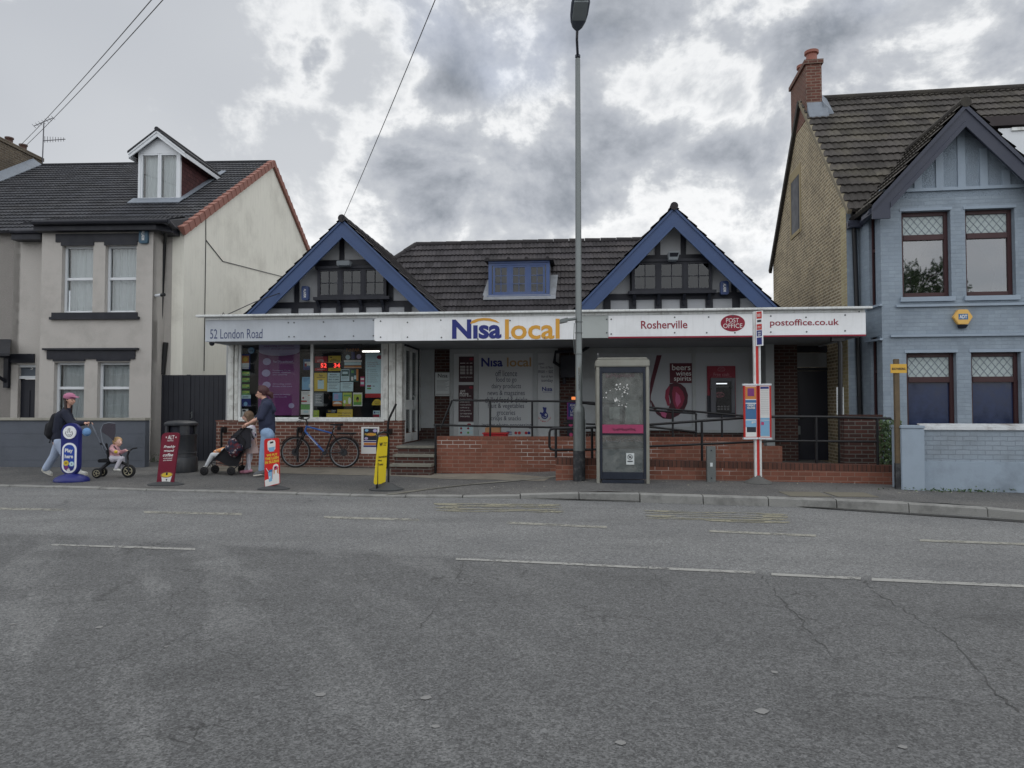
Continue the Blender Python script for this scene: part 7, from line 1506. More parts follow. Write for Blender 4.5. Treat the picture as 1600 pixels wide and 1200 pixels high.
# lottery sign
g = ground_hit(112, 752); Fz = Frame(g.x, g.y, 0); t = thing('pavement_sign', 'dark blue rounded pavement sign reading Play here on a round blue base', 'pavement sign', Fz, (0, 0, g.z))
bluepl = mat('dark_blue_plastic', srgb(38, 44, 112), .35, .06, 6, .02)
rb = 26*g.y/FPX; MB().lathe([(rb, 0), (rb*1.01, .03), (rb*.92, .07), (rb*.6, .12), (rb*.25, .15), (.05, .155)], (0, 0, g.z), 36, 1, .8).build('base', bluepl, t, smooth=True)
a = Fz.uz(97, 700, 0)[0]; b = Fz.uz(126, 700, 0)[0]; zt_ = Fz.uz(112, 661, 0)[1]; zb_ = Fz.uz(112, 742, 0)[1]
mb = MB(); mb.rrect(a, b, .05, zb_, zt_, (b-a)/2-.004, .1, 10); mb.build('body', bluepl, t, bevel=.012)
Qb = Quad([Vector((a, -.052, zt_)), Vector((b, -.052, zt_)), Vector((b, -.052, zb_)), Vector((a, -.052, zb_))], 0)
mb = MB(); c = (a+b)/2; w2 = (b-a)/2
mb.k = 0; mb.disc((c, -.05, zt_-w2), w2*.70, .02, 28); mb.rrect(a+.04, b-.04, -.05, zb_+.04, zt_-2*w2-.02, w2-.045, .012, 8); mb.k = 1; mb.rrect(a+.075, b-.075, -.062, zb_+.075, zt_-2*w2-.055, w2-.08, .006, 8)
fz = -.0705; cy_ = zt_-w2
mb.k = 3; mb.tube([(c-.06, fz, cy_+.02), (c-.075, fz, cy_-.02), (c-.03, fz, cy_-.07), (c+.03, fz, cy_-.07), (c+.06, fz, cy_-.03), (c+.05, fz, cy_+.02), (c+.02, fz, cy_+.0)], .005, 4); mb.tube([(c-.03, fz, cy_-.01), (c-.02, fz, cy_+.07), (c+.01, fz, cy_+.08), (c+.0, fz, cy_-.0)], .005, 4); mb.tube([(c-.03, fz, cy_-.035), (c, fz, cy_-.05), (c+.03, fz, cy_-.035)], .005, 4)
mb.k = 2; mb.text('Play', c-.078, c+.072, -.069, zt_-.565, zt_-.475, .035); mb.text('here', c-.078, c+.078, -.069, zt_-.655, zt_-.585, .035)
for (dx, dz, rr_, k) in ((-.055, .225, .05, 4), (.06, .21, .045, 5), (-.045, .14, .04, 6), (.055, .13, .04, 7), (.0, .10, .035, 2)): mb.k = k; mb.disc((c+dx*.9, -.068, zb_+dz), rr_, .006, 20)
mb.k = 3; mb.text('27', c-.07, c-.028, -.076, zb_+.21, zb_+.24, .03); mb.text('4', c+.045, c+.065, -.076, zb_+.195, zb_+.225, .03)
mb.build('printed_face', [white_pl, C('play_blue', (40, 70, 160)), offw, ink, yel, palebl, purple, navy], t, recalc=False)
# coffee sign
g = ground_hit(257, 758); Fz = Frame(g.x, g.y, 0); t = thing('pavement_sign', 'leaning maroon pavement sign advertising freshly ground coffee, on a flat black base', 'pavement sign', Fz, (0, 0, g.z))
mar = mat('maroon_board', srgb(116, 32, 52), .4, .06, 5, .02)
mb = MB(); P = board4(mb, Fz, [(253, 676), (281, 676), (271, 756), (244, 758)], .03, rad=(.09, .06, .0, .0)); mb.build('board', mar, t, bevel=.004)
Q = Quad(P, 0); mb = MB()
qtext(mb, Q, '\u2022 ALT \u2022', .25, .85, .05, .13, 0, .02); qtext(mb, Q, 'espresso', .35, .7, .15, .17, 0)
for s_, x0, x1, y0, y1 in (('Freshly', .2, .85, .245, .31), ('ground', .2, .8, .325, .385), ('coffee', .2, .78, .40, .46), ('at the touch', .25, .75, .48, .505), ('of a button', .25, .75, .52, .545)): qtext(mb, Q, s_, x0, x1, y0, y1, 0, .025, .25)
qpoly(mb, Q, [(.24, .82), (.86, .82), (.78, .985), (.34, .985)], 0, .001); qdisc(mb, Q, .55, .815, .36, .055, 1, .002); qdisc(mb, Q, .55, .815, .30, .042, 2, .003); qpoly(mb, Q, [(.5, .77), (.6, .77), (.6, .82), (.5, .82)], 3, .004)
qpoly(mb, Q, [(.52, .9), (.62, .89), (.58, .94)], 3, .004)
mb.build('printed_face', [offw, cardp, yel, ink], t, recalc=False)
rb = 28*g.y/FPX; mb = MB(); mb.lathe([(rb, -.01), (rb, .015), (rb*.6, .05), (rb*.2, .07)], (.0, .05, g.z), 30, 1, .6); mb.build('base', rub, t, smooth=True)
# slush sign
g = ground_hit(426, 765); Fz = Frame(g.x, g.y, 0); t = thing('pavement_sign', 'red pavement sign with yellow capitals and slush drinks on a white foot', 'pavement sign', Fz, (0, 0, g.z))
mb = MB(); P = board4(mb, Fz, [(412.5, 686), (436, 684), (437, 756), (413.5, 761.5)], .03, rad=(.05, .05, .03, .03)); mb.build('board', mat('red_board', srgb(206, 42, 40), .4, .05, 5, .02), t, bevel=.004)
Q = Quad(P, 0); mb = MB(); mb.k = 0
qpoly(mb, Q, [(0.02, .86), (.2, .845), (.5, .86), (.98, .78), (.98, .985), (.04, .99)], 0); qpoly(mb, Q, [(.22, .10), (.26, .05), (.5, .03), (.72, .05), (.76, .10), (.74, .24), (.5, .27), (.24, .24)], 0)
qpoly(mb, Q, [(.28, .19), (.72, .18), (.66, .28), (.34, .28)], 1, .002); qpoly(mb, Q, [(.40, .07), (.62, .06), (.62, .10), (.40, .11)], 2, .002)
for s_, y0, y1, x0, x1 in (('WE PUT', .325, .375, .15, .88), ('THE LUSH', .39, .45, .05, .95), ('IN SLUSH!', .465, .525, .05, .97)): qtext(mb, Q, s_, x0, x1, y0, y1, 3, .05)
qpoly(mb, Q, [(.56, .62), (.62, .57), (.78, .55), (.92, .58), (.96, .66), (.94, .9), (.7, .96), (.52, .93)], 0, .0015); qdisc(mb, Q, .76, .64, .13, .045, 4, .003); qdisc(mb, Q, .74, .63, .05, .02, 2, .004); qpoly(mb, Q, [(.60, .68), (.68, .62), (.68, .74), (.62, .78)], 5, .003); qpoly(mb, Q, [(.86, .66), (.94, .62), (.92, .78), (.84, .74)], 5, .003)
qpoly(mb, Q, [(.24, .70), (.52, .68), (.5, .90), (.30, .91)], 1, .002); qpoly(mb, Q, [(.22, .67), (.54, .65), (.53, .70), (.24, .71)], 6, .003); qpoly(mb, Q, [(.1, .61), (.14, .61), (.30, .70), (.26, .70)], 0, .004); qpoly(mb, Q, [(.30, .80), (.40, .79), (.38, .84), (.32, .84)], 0, .003)
mb.build('printed_face', [offw, skyp, ink, yel, pinkp, orangep, bluep], t, recalc=False)
rb = 25*g.y/FPX; MB().lathe([(rb, -.01), (rb, .015), (rb*.6, .05), (rb*.2, .07)], (.0, .05, g.z), 30, 1, .6).build('base', rub, t, smooth=True)
# yellow swinging sign
g = ground_hit(603, 766); Fz = Frame(g.x, g.y, 0); t = thing('pavement_sign', 'yellow swinging pavement sign in a black tube frame, right of the bicycle', 'pavement sign', Fz, (0, 0, g.z))
q = lambda px, py, w=0: Vector((Fz.uz(px, py, w)[0], w, Fz.uz(px, py, w)[1]))
mb = MB(); mb.tube([q(589, 767, -.08), q(589.5, 690, -.08), q(590, 681, -.08), q(592, 677, -.06), q(598, 675.2, .0), q(603, 675.5, .12), q(606, 678, .2), q(607, 684, .22), q(607, 755, .22)], .019, 10); mb.build('frame', rp_, t, smooth=True)
mb = MB(); P = [q(590.5, 683, -.07), q(605.5, 681.5, .2), q(601.5, 755, .14), q(583.5, 757, -.16)]; out = []
for i in range(4):
    p, a_, b_ = P[i], P[i-1], P[(i+1) % 4]; r = .05
    for j in range(6): f = j/5; q0 = p+(a_-p).normalized()*r; q1 = p+(b_-p).normalized()*r; out.append(q0*(1-f)**2+p*2*f*(1-f)+q1*f*f)
mb.prism(out, (.012, -.02, 0)); mb.build('board', mat('yellow_board', srgb(232, 208, 50), .4, .05, 5, .02), t)
class Q3(Quad):
    def __call__(s, x, y, lift=0): tl, tr, br, bl = s.P; return (tl*(1-x)+tr*x)*(1-y)+(bl*(1-x)+br*x)*y+Vector((.6, -.8, 0)).normalized()*(.025+lift)
Q = Q3(P, 0); mb = MB(); qtext(mb, Q, 'W', .15, .5, .12, .2, 0, .05); qtext(mb, Q, 'Western', .56, .95, .12, .15, 0); qtext(mb, Q, 'Union', .56, .85, .165, .195, 0)
for s_, y0 in (('International', .40), ('Money', .48), ('Transfer', .56)): qtext(mb, Q, s_, .2, .2+.055*len(s_)+.04, y0, y0+.05, 0, .02)
mb.build('lettering', ink, t, recalc=False)
rb = 27*g.y/FPX; MB().lathe([(rb, -.01), (rb, .02), (rb*.7, .05), (rb*.4, .10), (rb*.1, .13)], (.0, .05, g.z), 30, 1, .75).build('base', rub, t, smooth=True)
# gable lights and alarms
p = lambda px, py, w: (F0.uz(px, py, w)[0], w, F0.uz(px, py, w)[1])
wv = 1.0
t = thing('floodlight', 'grey floodlight on the right gable above the window', 'floodlight', F0, p(1052, 402, wv)); a = p(1044, 408, wv); b = p(1060, 395.5, wv)
MB().hexa([(a[0], wv-.12, a[2]), (b[0]-.03, wv-.12, a[2]), (b[0]-.03, wv+.1, a[2]), (a[0], wv+.1, a[2]), (a[0]-.01, wv-.2, b[2]), (b[0]+.01, wv-.2, b[2]), (b[0]+.01, wv+.1, b[2]), (a[0]-.01, wv+.1, b[2])]).build('housing', mat('floodlight_grey', srgb(140, 146, 150), .5), t, bevel=.008)
MB().poly([(a[0]+.02, wv-.124, a[2]+.02), (b[0]-.05, wv-.124, a[2]+.02), (b[0]-.02, wv-.196, b[2]-.03), (a[0]+.01, wv-.196, b[2]-.03)]).build('lens', mat('dark_glass', (.02, .022, .03), .1), t); MB().tube([((a[0]+b[0])/2, wv+.1, a[2]+.05), ((a[0]+b[0])/2, WG, a[2]+.05)], .02).build('bracket', galv, t)
t = thing('floodlight', 'slim security light on the left gable above the window', 'floodlight', F0, p(537, 413, wv)); a = p(528, 416, wv); b = p(548, 409, wv)
MB().hexa([(a[0], wv-.1, a[2]), (b[0], wv-.1, a[2]), (b[0], wv+.05, a[2]), (a[0], wv+.05, a[2]), (a[0]+.02, wv-.16, b[2]), (b[0]+.02, wv-.16, b[2]), (b[0]+.02, wv+.05, b[2]), (a[0]+.02, wv+.05, b[2])]).build('housing', mat('floodlight_grey', (.3, .3, .3)), t, bevel=.006); MB().tube([((a[0]+b[0])/2, wv+.05, a[2]+.03), ((a[0]+b[0])/2, WG, a[2]+.03)], .02).build('bracket', galv, t)
navyal = mat('navy_plastic', srgb(44, 62, 104), .4, .05, 4, 0)
alarm(F0, 471, 482, 447, 469, WG-.1, navyal, 'navy vertical alarm box at the left side of the left gable', offw, 'ALARM', .09)
alarm(F0, 1125.5, 1139, 439, 460, WG-.1, navyal, 'navy vertical alarm box at the right side of the right gable', offw, 'ALARM', .09)
# dome camera under the fascia end, cable ties
t = thing('security_camera', 'small dark dome camera under the left end of the sign board', 'camera', F0, p(331, 536, .1)); MB().ball(p(331, 536.5, .12), .055, 12).build('dome', dkp, t, smooth=True); MB().cyl(p(331, 533, .12), p(331, 535, .12), .06).build('mount', upvc, t)
MB().tube([p(352, 493, -.05), p(362, 488.5, .1), p(398, 472, .5), p(437, 458, .84)], .010, 5).tube([p(346, 495, -.06), p(349, 488.5, -.05), p(352, 493, -.04)], .010, 5).build('rope', black_mt, None, F0, p(360, 492, 0), label='thin dark rope from the gutter up to the left gable board', cat='rope')
# overhead cables
def cable(label, P0, P1, sag, r=.011):
    P0 = Vector(P0); P1 = Vector(P1); mb = MB(); mb.tube([P0.lerp(P1, f/24)+Vector((0, 0, -4*sag*(f/24)*(1-f/24))) for f in range(25)], r, 6); mb.build('overhead_cable', black_mt, None, FW, P0, label=label, cat='cable', group=None)
def wp(px, py, y): return Vector((HX(px, py, y), y, HZ(px, py, y)))
A = F0.world(p(535, 343, .8)); cable('single overhead wire rising from the left gable peak', A, wp(735, -135, 7), .05, .006)
cable('upper of two parallel overhead wires at the top left', wp(33, 226, 21.5), wp(330, -110, 8), .08, .007); cable('lower of two parallel overhead wires at the top left', wp(40, 228, 21.5), wp(352, -110, 8), .08, .007)
# ================================================================ bicycle
def wheel(mb_t, mb_r, mb_s, c, R, rt, nsp=28, yw=.0, axis='y'):
    mb_t.ring(c, R-rt, rt, 'y', 48, 8); mb_r.ring(c, R-rt*2.1, rt*.55, 'y', 48, 6); c = Vector(c)
    for k in range(nsp):
        a = 2*pi*k/nsp; b = a+(.35 if k % 2 else -.35); mb_s.tube([c+Vector((cos(b)*.025, .018*(1 if k % 4 < 2 else -1), sin(b)*.025)), c+Vector((cos(a)*(R-rt*2.3), 0, sin(a)*(R-rt*2.3)))], .0013, 3)
_u = U(500, .80, 728); g = F0.world((_u, .80, 0)); g.z = pave_z(g.x, g.y); Fb = Frame(g.x, g.y, radians(5.5)); gz = g.z; sB = g.y/FPX
t = thing('bicycle', 'black and blue bicycle with a rear rack leaning against the brick base of the shop', 'bicycle', Fb, (0, 0, gz))
bp = lambda px, py, w=0: Vector((Fb.uz(px, py, w)[0], w, Fb.uz(px, py, w)[1]))
R_ = .345; fw_ = Vector((bp(462, 700).x, 0, gz+R_)); rw = Vector((bp(538, 700).x, 0, gz+R_))
blk = mat('bike_black', srgb(28, 29, 33), .4, .1, 9, 0); bl_ = mat('bike_blue', srgb(50, 92, 158), .35, .08, 6, 0); sil = mat('bike_silver', srgb(160, 164, 168), .35, .1, 9, 0, metal=.6); tyre = mat('tyre_rubber', srgb(34, 34, 36), .8, .1, 20, .05)
for nm, c in (('wheel', fw_), ('wheel', rw)):
    a_, b_, c_ = MB(), MB(), MB(); wheel(a_, b_, c_, c, R_, .021); w0 = a_.build(nm, tyre, t, smooth=True); b_.build('rim', sil, w0, smooth=True); c_.build('spokes', sil, w0)
    h_ = MB(); h_.cyl(c+Vector((0, -.05, 0)), c+Vector((0, .05, 0)), .02, n=12); h_.cyl(c+Vector((0, -.03, 0)), c+Vector((0, -.027, 0)), .08 if nm else .05, n=24); h_.build('hub', mat('dark_metal', srgb(70, 72, 76), .4, .1, 9, 0, metal=.5), w0)
H1, H0 = bp(479.5, 665), bp(476.5, 674); BB = bp(508, 708); ST = bp(521, 670); SM = bp(519, 677)
mb = MB(); mb.tube([H1, H0], .022, 10); mb.tube([H1+Vector((0, 0, -.02)), SM], [.020, .017], 10); mb.tube([H0, BB], [.026, .024], 10)
mb.tube([BB+(H0-BB)*.98, H0], .03, 10); fr0 = mb.build('frame', bl_, t, smooth=True)
mb = MB(); mb.tube([BB, SM, bp(522, 668)], .017, 10)
for s_ in (-1, 1): mb.tube([BB+Vector((0, s_*.03, 0)), rw+Vector((0, s_*.055, 0))], .010, 8); mb.tube([SM+Vector((0, s_*.015, 0)), rw+Vector((0, s_*.055, 0))], .009, 8)
mb.build('rear_frame', blk, t, smooth=True)
mb = MB(); FK = H0+(H0-H1)*.15
mb.tube([FK+Vector((0, -.06, 0)), FK+Vector((0, .06, 0))], .016, 8)
for s_ in (-1, 1): mb.tube([FK+Vector((0, s_*.06, 0)), FK.lerp(fw_, .5)+Vector((0, s_*.06, 0)), fw_+Vector((0, s_*.06, 0))], [.018, .019, .014], 8)
mb.build('fork', blk, t, smooth=True)
mb = MB(); Sm = bp(477.5, 655); mb.tube([H1, bp(480.5, 661), Sm], .015, 8); mb.tube([Sm+Vector((-.02, -.30, .03)), Sm+Vector((-.01, -.12, .0)), Sm, Sm+Vector((-.01, .12, .0)), Sm+Vector((-.02, .26, .03))], .013, 8)
hb = mb.build('handlebar', blk, t, smooth=True)
MB().tube([Sm+Vector((-.02, -.31, .03)), Sm+Vector((-.015, -.20, .015))], .018, 8).build('grip', tyre, hb); MB().tube([Sm+Vector((-.05, -.2, -.02)), Sm+Vector((-.11, -.24, -.05))], .006, 5).tube([Sm+Vector((-.05, -.1, .02)), Sm+Vector((-.12, -.06, -.12)), Sm+Vector((-.04, -.02, -.30)), FK], .004, 5).box(Sm.x-.09, Sm.x-.03, -.08, -.02, Sm.z, Sm.z+.06).build('brake_lever', blk, hb)
MB().cyl(ST+Vector((.0, 0, -.05)), bp(523, 664), .013, n=8).build('seat_post', sil, t)
sdl = bp(526, 663.5); mb = MB(); mb.hexa([sdl+Vector(v_) for v_ in ((-.15, -.02, -.015), (.13, -.07, -.03), (.13, .07, -.03), (-.15, .02, -.015), (-.16, -.025, .01), (.14, -.075, .03), (.14, .075, .03), (-.16, .025, .01))]); mb.build('saddle', blk, t, bevel=.012)
MB().box(sdl.x+.02, sdl.x+.09, -.04, .04, sdl.z-.12, sdl.z-.035).build('saddle_bag', blk, t, bevel=.01)
mb = MB(); mb.cyl(BB+Vector((0, -.06, 0)), BB+Vector((0, .06, 0)), .022, n=12); mb.ring(BB+Vector((0, -.05, 0)), .085, .006, 'y', 30, 5); mb.cyl(BB+Vector((0, -.052, 0)), BB+Vector((0, -.048, 0)), .05, n=16); mb.tube([BB+Vector((0, -.07, 0)), BB+Vector((-.10, -.075, -.14))], .009, 6); mb.tube([BB+Vector((0, .07, 0)), BB+Vector((.10, .075, .14))], .009, 6); cr = mb.build('crankset', mat('dark_metal', (.07, .07, .08), .4), t)
MB().box(BB.x-.15, BB.x-.05, -.16, -.08, BB.z-.155, BB.z-.13).build('pedal', blk, cr); MB().box(BB.x+.05, BB.x+.15, .08, .16, BB.z+.13, BB.z+.155).build('pedal', blk, cr)
mb = MB()
for dz_ in (.045, -.04): mb.tube([BB+Vector((0, -.05, dz_*1.8)), rw+Vector((0, -.05, dz_))], .004, 4)
mb.cyl(rw+Vector((0, -.052, 0)), rw+Vector((0, -.04, 0)), .065, n=20); mb.build('chain', mat('dark_metal', (.07, .07, .08), .4), t)
mb = MB(); ra, rb2 = rw+Vector((-.16, 0, R_+.06)), rw+Vector((.24, 0, R_+.055))
for s_ in (-1, 1): mb.tube([ra+Vector((0, s_*.05, 0)), rb2+Vector((0, s_*.05, 0))], .007, 6); mb.tube([rw+Vector((.0, s_*.06, .02)), rw+Vector((.17, s_*.055, R_+.05))], .006, 6)
for k in range(5): x = ra.x+(rb2.x-ra.x)*k/4; mb.tube([(x, -.05, ra.z), (x, .05, ra.z)], .006, 6)
mb.box(ra.x, rb2.x+.02, -.05, .05, ra.z+.006, ra.z+.03); mb.build('rack', blk, t)
for c, a0_, a1_ in ((fw_, 60, 150), (rw, 20, 160)):
    mb = MB(); n0 = 0
    for k in range(12):
        q0 = radians(a0_+(a1_-a0_)*k/12); q1 = radians(a0_+(a1_-a0_)*(k+1)/12+.5); rr0, rr1 = R_+.012, R_+.018
        mb.hexa([c+Vector((cos(an)*r_, s_, sin(an)*r_)) for r_, (an, s_) in [(rr0, (q0, -.03)), (rr0, (q1, -.03)), (rr0, (q1, .03)), (rr0, (q0, .03)), (rr1, (q0, -.03)), (rr1, (q1, -.03)), (rr1, (q1, .03)), (rr1, (q0, .03))]])
    mb.build('mudguard', blk, t)
# white lettering-like decal along the down tube
mb = MB(); n0 = len(mb.v); dv = (BB-H0); L = dv.length; ang = math.atan2(dv.z, dv.x); mb.text('CARRERA', .10, .10+L*.5, 0, -.011, .011, .03); mb.xf(Matrix.Translation(H0+Vector((0, -.027, 0))) @ Matrix.Rotation(-ang, 4, 'Y'), n0); mb.build('lettering', offw, t, recalc=False)
# ================================================================ people
def fuse(mb, vox=.011, smooth=4):
    me = bpy.data.meshes.new('tmp'); me.from_pydata([tuple(v) for v in mb.v], [], mb.f); o = bpy.data.objects.new('tmp', me); COL.objects.link(o)
    bm = bmesh.new(); bm.from_mesh(me); bmesh.ops.recalc_face_normals(bm, faces=bm.faces); bm.to_mesh(me); bm.free()
    r = o.modifiers.new('r', 'REMESH'); r.mode = 'VOXEL'; r.voxel_size = vox; r.use_smooth_shade = True
    if smooth: s_ = o.modifiers.new('s', 'SMOOTH'); s_.factor = .5; s_.iterations = smooth
    bpy.context.view_layer.update(); dg_ = bpy.context.evaluated_depsgraph_get(); m2 = o.evaluated_get(dg_).to_mesh()
    out = MB(); out.v = [v.co.copy() for v in m2.vertices]; out.f = [tuple(p_.vertices) for p_ in m2.polygons]; out.m = [0]*len(out.f)
    o.evaluated_get(dg_).to_mesh_clear(); bpy.data.objects.remove(o); return out
V = Vector
skin = mat('skin', srgb(214, 168, 148), .5, .05, 14, .02); skin2 = mat('child_skin', srgb(226, 184, 166), .5, .05, 14, .02)
def cloth(n, c, **k): return mat(n, srgb(*c), .85, .12, 7, .35, 45, **k)
def headparts(hc, R, f, seed=0, neck=None):
    """hc head centre, R half height, f facing (unit x/y). returns body prims mb pieces"""
    m = MB(); up = V((0, 0, 1)); sd = up.cross(f)
    rot = Matrix((f, sd, up)).transposed()
    m.ball(hc+V((0, 0, R*.12))-f*R*.05, (R*.86, R*.70, R*.86), 16, rot); m.ball(hc-up*R*.38+f*R*.20, (R*.56, R*.50, R*.58), 14, rot)
    m.ball(hc-up*R*.72+f*R*.42, (R*.24, R*.26, R*.2), 10, rot)            # chin
    m.cap(hc+f*R*.80+up*R*.05, hc+f*R*.98-up*R*.20, R*.09, R*.15, 8)       # nose
    m.ball(hc+f*R*.66-up*R*.2+sd*R*.3, (R*.2, R*.2, R*.22), 8, rot); m.ball(hc+f*R*.66-up*R*.2-sd*R*.3, (R*.2, R*.2, R*.22), 8, rot)
    m.ball(hc+f*R*.82-up*R*.44, (R*.09, R*.22, R*.07), 8, rot); m.ball(hc+f*R*.80-up*R*.53, (R*.09, R*.18, R*.06), 8, rot)
    for s_ in (-1, 1): m.ball(hc+sd*s_*R*.70-f*R*.08-up*R*.06, (R*.15, R*.08, R*.24), 8, rot)
    if neck is not None: m.cap(neck, hc-up*R*.45-f*R*.12, R*.46, R*.42, 12)
    return m
def eyes(t, hc, R, f, brow=None):
    up = V((0, 0, 1)); sd = up.cross(f); a = MB()
    for s_ in (-1, 1):
        MB().ball(hc+f*R*.74+sd*s_*R*.30+up*R*.02, (R*.10, R*.13, R*.07), 8, Matrix((f, sd, up)).transposed()).build('eye', mat('eye_dark', srgb(60, 48, 44), .3), t)
    MB().ball(hc+f*R*.885-up*R*.49, (R*.03, R*.2, R*.03), 8, Matrix((f, sd, up)).transposed()).build('mouth', mat('lip', srgb(176, 96, 92)), t)
def hand(m, w, d, nrm, sz=.085, curl=.9, side=1):
    """wrist w, palm direction d, palm faces nrm; fingers curl towards nrm"""
    d = d.normalized(); nrm = (nrm-d*nrm.dot(d)).normalized(); l = d.cross(nrm)
    pc = w+d*sz*.5; m.cap(w, pc, sz*.27, sz*.30, 8)
    for k, (off, L_) in enumerate(((-.30, .78), (-.10, .88), (.10, .82), (.30, .66))):
        b0 = w+d*sz*.82+l*sz*off*side; m.cap(pc+l*sz*off*.8*side, b0, sz*.15, sz*.12, 8)
        p1 = b0+(d*cos(curl*.6)+nrm*sin(curl*.6))*sz*L_*.42; p2 = p1+(d*cos(curl*1.5)+nrm*sin(curl*1.5))*sz*L_*.34; p3_ = p2+(d*cos(curl*2.2)+nrm*sin(curl*2.2))*sz*L_*.25
        m.cap(b0, p1, sz*.105, sz*.095, 8); m.cap(p1, p2, sz*.095, sz*.085, 8); m.cap(p2, p3_, sz*.085, sz*.07, 8)
    tb = w+d*sz*.25-l*sz*.30*side; t1 = tb+(d*.55-l*.45*side+nrm*.55).normalized()*sz*.42; t2 = t1+(d*.6+nrm*.8+l*.1*side).normalized()*sz*.32
    m.cap(w+d*sz*.2, tb, sz*.16, sz*.13, 8); m.cap(tb, t1, sz*.125, sz*.1, 8); m.cap(t1, t2, sz*.1, sz*.08, 8)
class Rig:
    def __init__(s, px, py): s.g = ground_hit(px, py); s.F = Frame(s.g.x, s.g.y, 0); s.z = s.g.z
    def __call__(s, px, py, y=0.0): u_, z_ = s.F.uz(px, py, y); return V((u_, y, z_))
def shoe(t, heel, toe, m_, sole, h=.075, wd=.045, zt=None):
    d = (toe-heel); d0 = V((d.x, d.y, d.z)); u = d0.normalized(); mb = MB()
    mb.cap(heel+u*.03+V((0, 0, .045)), toe-u*.04+V((0, 0, .035)), wd*.95, wd*.8, 12); mb.cap(heel+u*.03+V((0, 0, .06)), heel+u*.05+V((0, 0, .10)), wd*.9, wd*.85, 10); mb.cap(heel+u*.04+V((0, 0, .07)), heel.lerp(toe, .6)+V((0, 0, .05)), wd*.85, wd*.8, 10)
    o = fuse(mb, .009, 3).build('shoe', m_, t, smooth=True)
    s_ = MB(); sdv = V((-u.y, u.x, 0)); pts = []
    for k in range(16): a = 2*pi*k/16; pts.append(heel.lerp(toe, .5)+u*cos(a)*(d.length/2+.005)+sdv*sin(a)*wd*1.02+V((0, 0, .003)))
    s_.prism(pts, (0, 0, .022)); s_.build('sole', sole, o); return o
# ---- woman pushing the tricycle
r = Rig(101, 745.5); f = V((1, 0, 0))
t = thing('person', 'woman in a pink cap, navy sweatshirt and pale jeans walking behind the toddler tricycle', 'person', r.F, (0, 0, r.z))
hc = r(109.5, 624.5); R = .112; neckb = r(104, 640); chest = r(100, 652); belly = r(98, 672); pelvis = r(93, 690)
shL, shR = r(101, 646, -.17), r(101, 646, .17); elL, elR = r(113, 663, -.22), r(116, 662, .2); wrL, wrR2 = r(130, 661, -.13), r(137, 661, .08)
hipL, hipR = r(93, 692, -.09), r(93, 692, .09); knB, anB = r(84, 713, .08), r(73, 733, .08); knF, anF = r(105, 716, -.09), r(122, 738, -.08)
b = headparts(hc, R, (f+V((0, -.25, -.12))).normalized(), 0, neckb)
b.cap(neckb, chest, .06, .11); b.cap(chest, pelvis, .11, .12); b.cap(shL, shR, .06); b.cap(shL, elL, .048, .038); b.cap(elL, wrL, .038, .026); b.cap(shR, elR, .048, .038); b.cap(elR, wrR2, .038, .026)
b.cap(hipR, knB, .075, .05); b.cap(knB, anB, .05, .036); b.cap(hipL, knF, .075, .05); b.cap(knF, anF, .05, .036)
hand(b, wrL, r(140, 662, -.08)-wrL, V((.2, 0, -1)), .085, 1.0, 1); hand(b, wrR2, V((1, -.1, .05)), V((.2, 0, -1)), .085, 1.0, -1)
fuse(b, .010, 2).build('body', skin, t, smooth=True); eyes(t, hc, R, (f+V((0, -.25, -.12))).normalized())
navyc = cloth('navy_sweatshirt', (36, 40, 56)); m_ = MB()
m_.cap(neckb+V((0, 0, -.01)), chest, .075, .14); m_.cap(chest+V((0, -.05, 0)), belly+V((-.02, -.04, 0)), .14, .145); m_.cap(chest+V((0, .05, 0)), belly+V((-.02, .04, 0)), .14, .145); m_.cap(belly, r(94, 684), .15, .155); m_.cap(belly+V((0, -.06, 0)), r(94, 684, -.06), .12, .12); m_.cap(shL, shR, .085)
for a_, b_, c_ in ((shL, elL, wrL), (shR, elR, wrR2)): m_.cap(a_, b_, .08, .066); m_.cap(b_, c_.lerp(b_, .08), .066, .045)
m_.cap(chest+V((.05, -.1, -.05)), belly+V((.06, -.08, .05)), .09, .08); m_.cap(elL, elL+V((-.03, 0, -.04)), .068, .05)
m_.ring(neckb+V((0, 0, .01)), .062, .022, 'z', 20, 8)
fuse(m_, .012, 4).build('sweatshirt', navyc, t, smooth=True)
m_ = MB(); jn = cloth('pale_jeans', (170, 184, 208)); m_.cap(hipL+V((0, 0, .03)), hipR+V((0, 0, .03)), .10)
for a_, b_, c_ in ((hipR, knB, anB), (hipL, knF, anF)): m_.cap(a_, b_, .105, .078); m_.cap(b_, c_+V((-.01, 0, .02)), .078, .072)
fuse(m_, .012, 3).build('trousers', jn, t, smooth=True)
shm = mat('white_trainer', srgb(196, 196, 190), .6, .15, 20, .05); solem = mat('shoe_sole', srgb(200, 196, 186), .7)
shoe(t, r(66.5, 737, .08), r(82, 744, .10), shm, solem, wd=.05); shoe(t, r(119, 743.5, -.08), r(137, 742.5, -.09), shm, solem, wd=.05)
hairc = mat('dark_brown_hair', srgb(52, 40, 38), .6, .3, 30, .3, 80); m_ = MB(); m_.ball(hc+V((-.025, .0, .03)), (.105, .088, .095), 14); m_.cap(hc+V((-.07, .03, -.02)), hc+V((-.075, .03, -.13)), .05, .03); m_.cap(hc+V((-.05, -.07, -.03)), r(103, 643, -.11), .028, .022); m_.cap(r(103, 643, -.11), r(110, 653, -.12), .022, .012); m_.cap(hc+V((-.03, .08, -.04)), r(112, 650, .08), .03, .015)
fuse(m_, .009, 2).build('hair', hairc, t, smooth=True)
capm = cloth('pink_cap', (182, 118, 146)); m_ = MB(); fd = (f+V((0, -.25, -.05))).normalized()
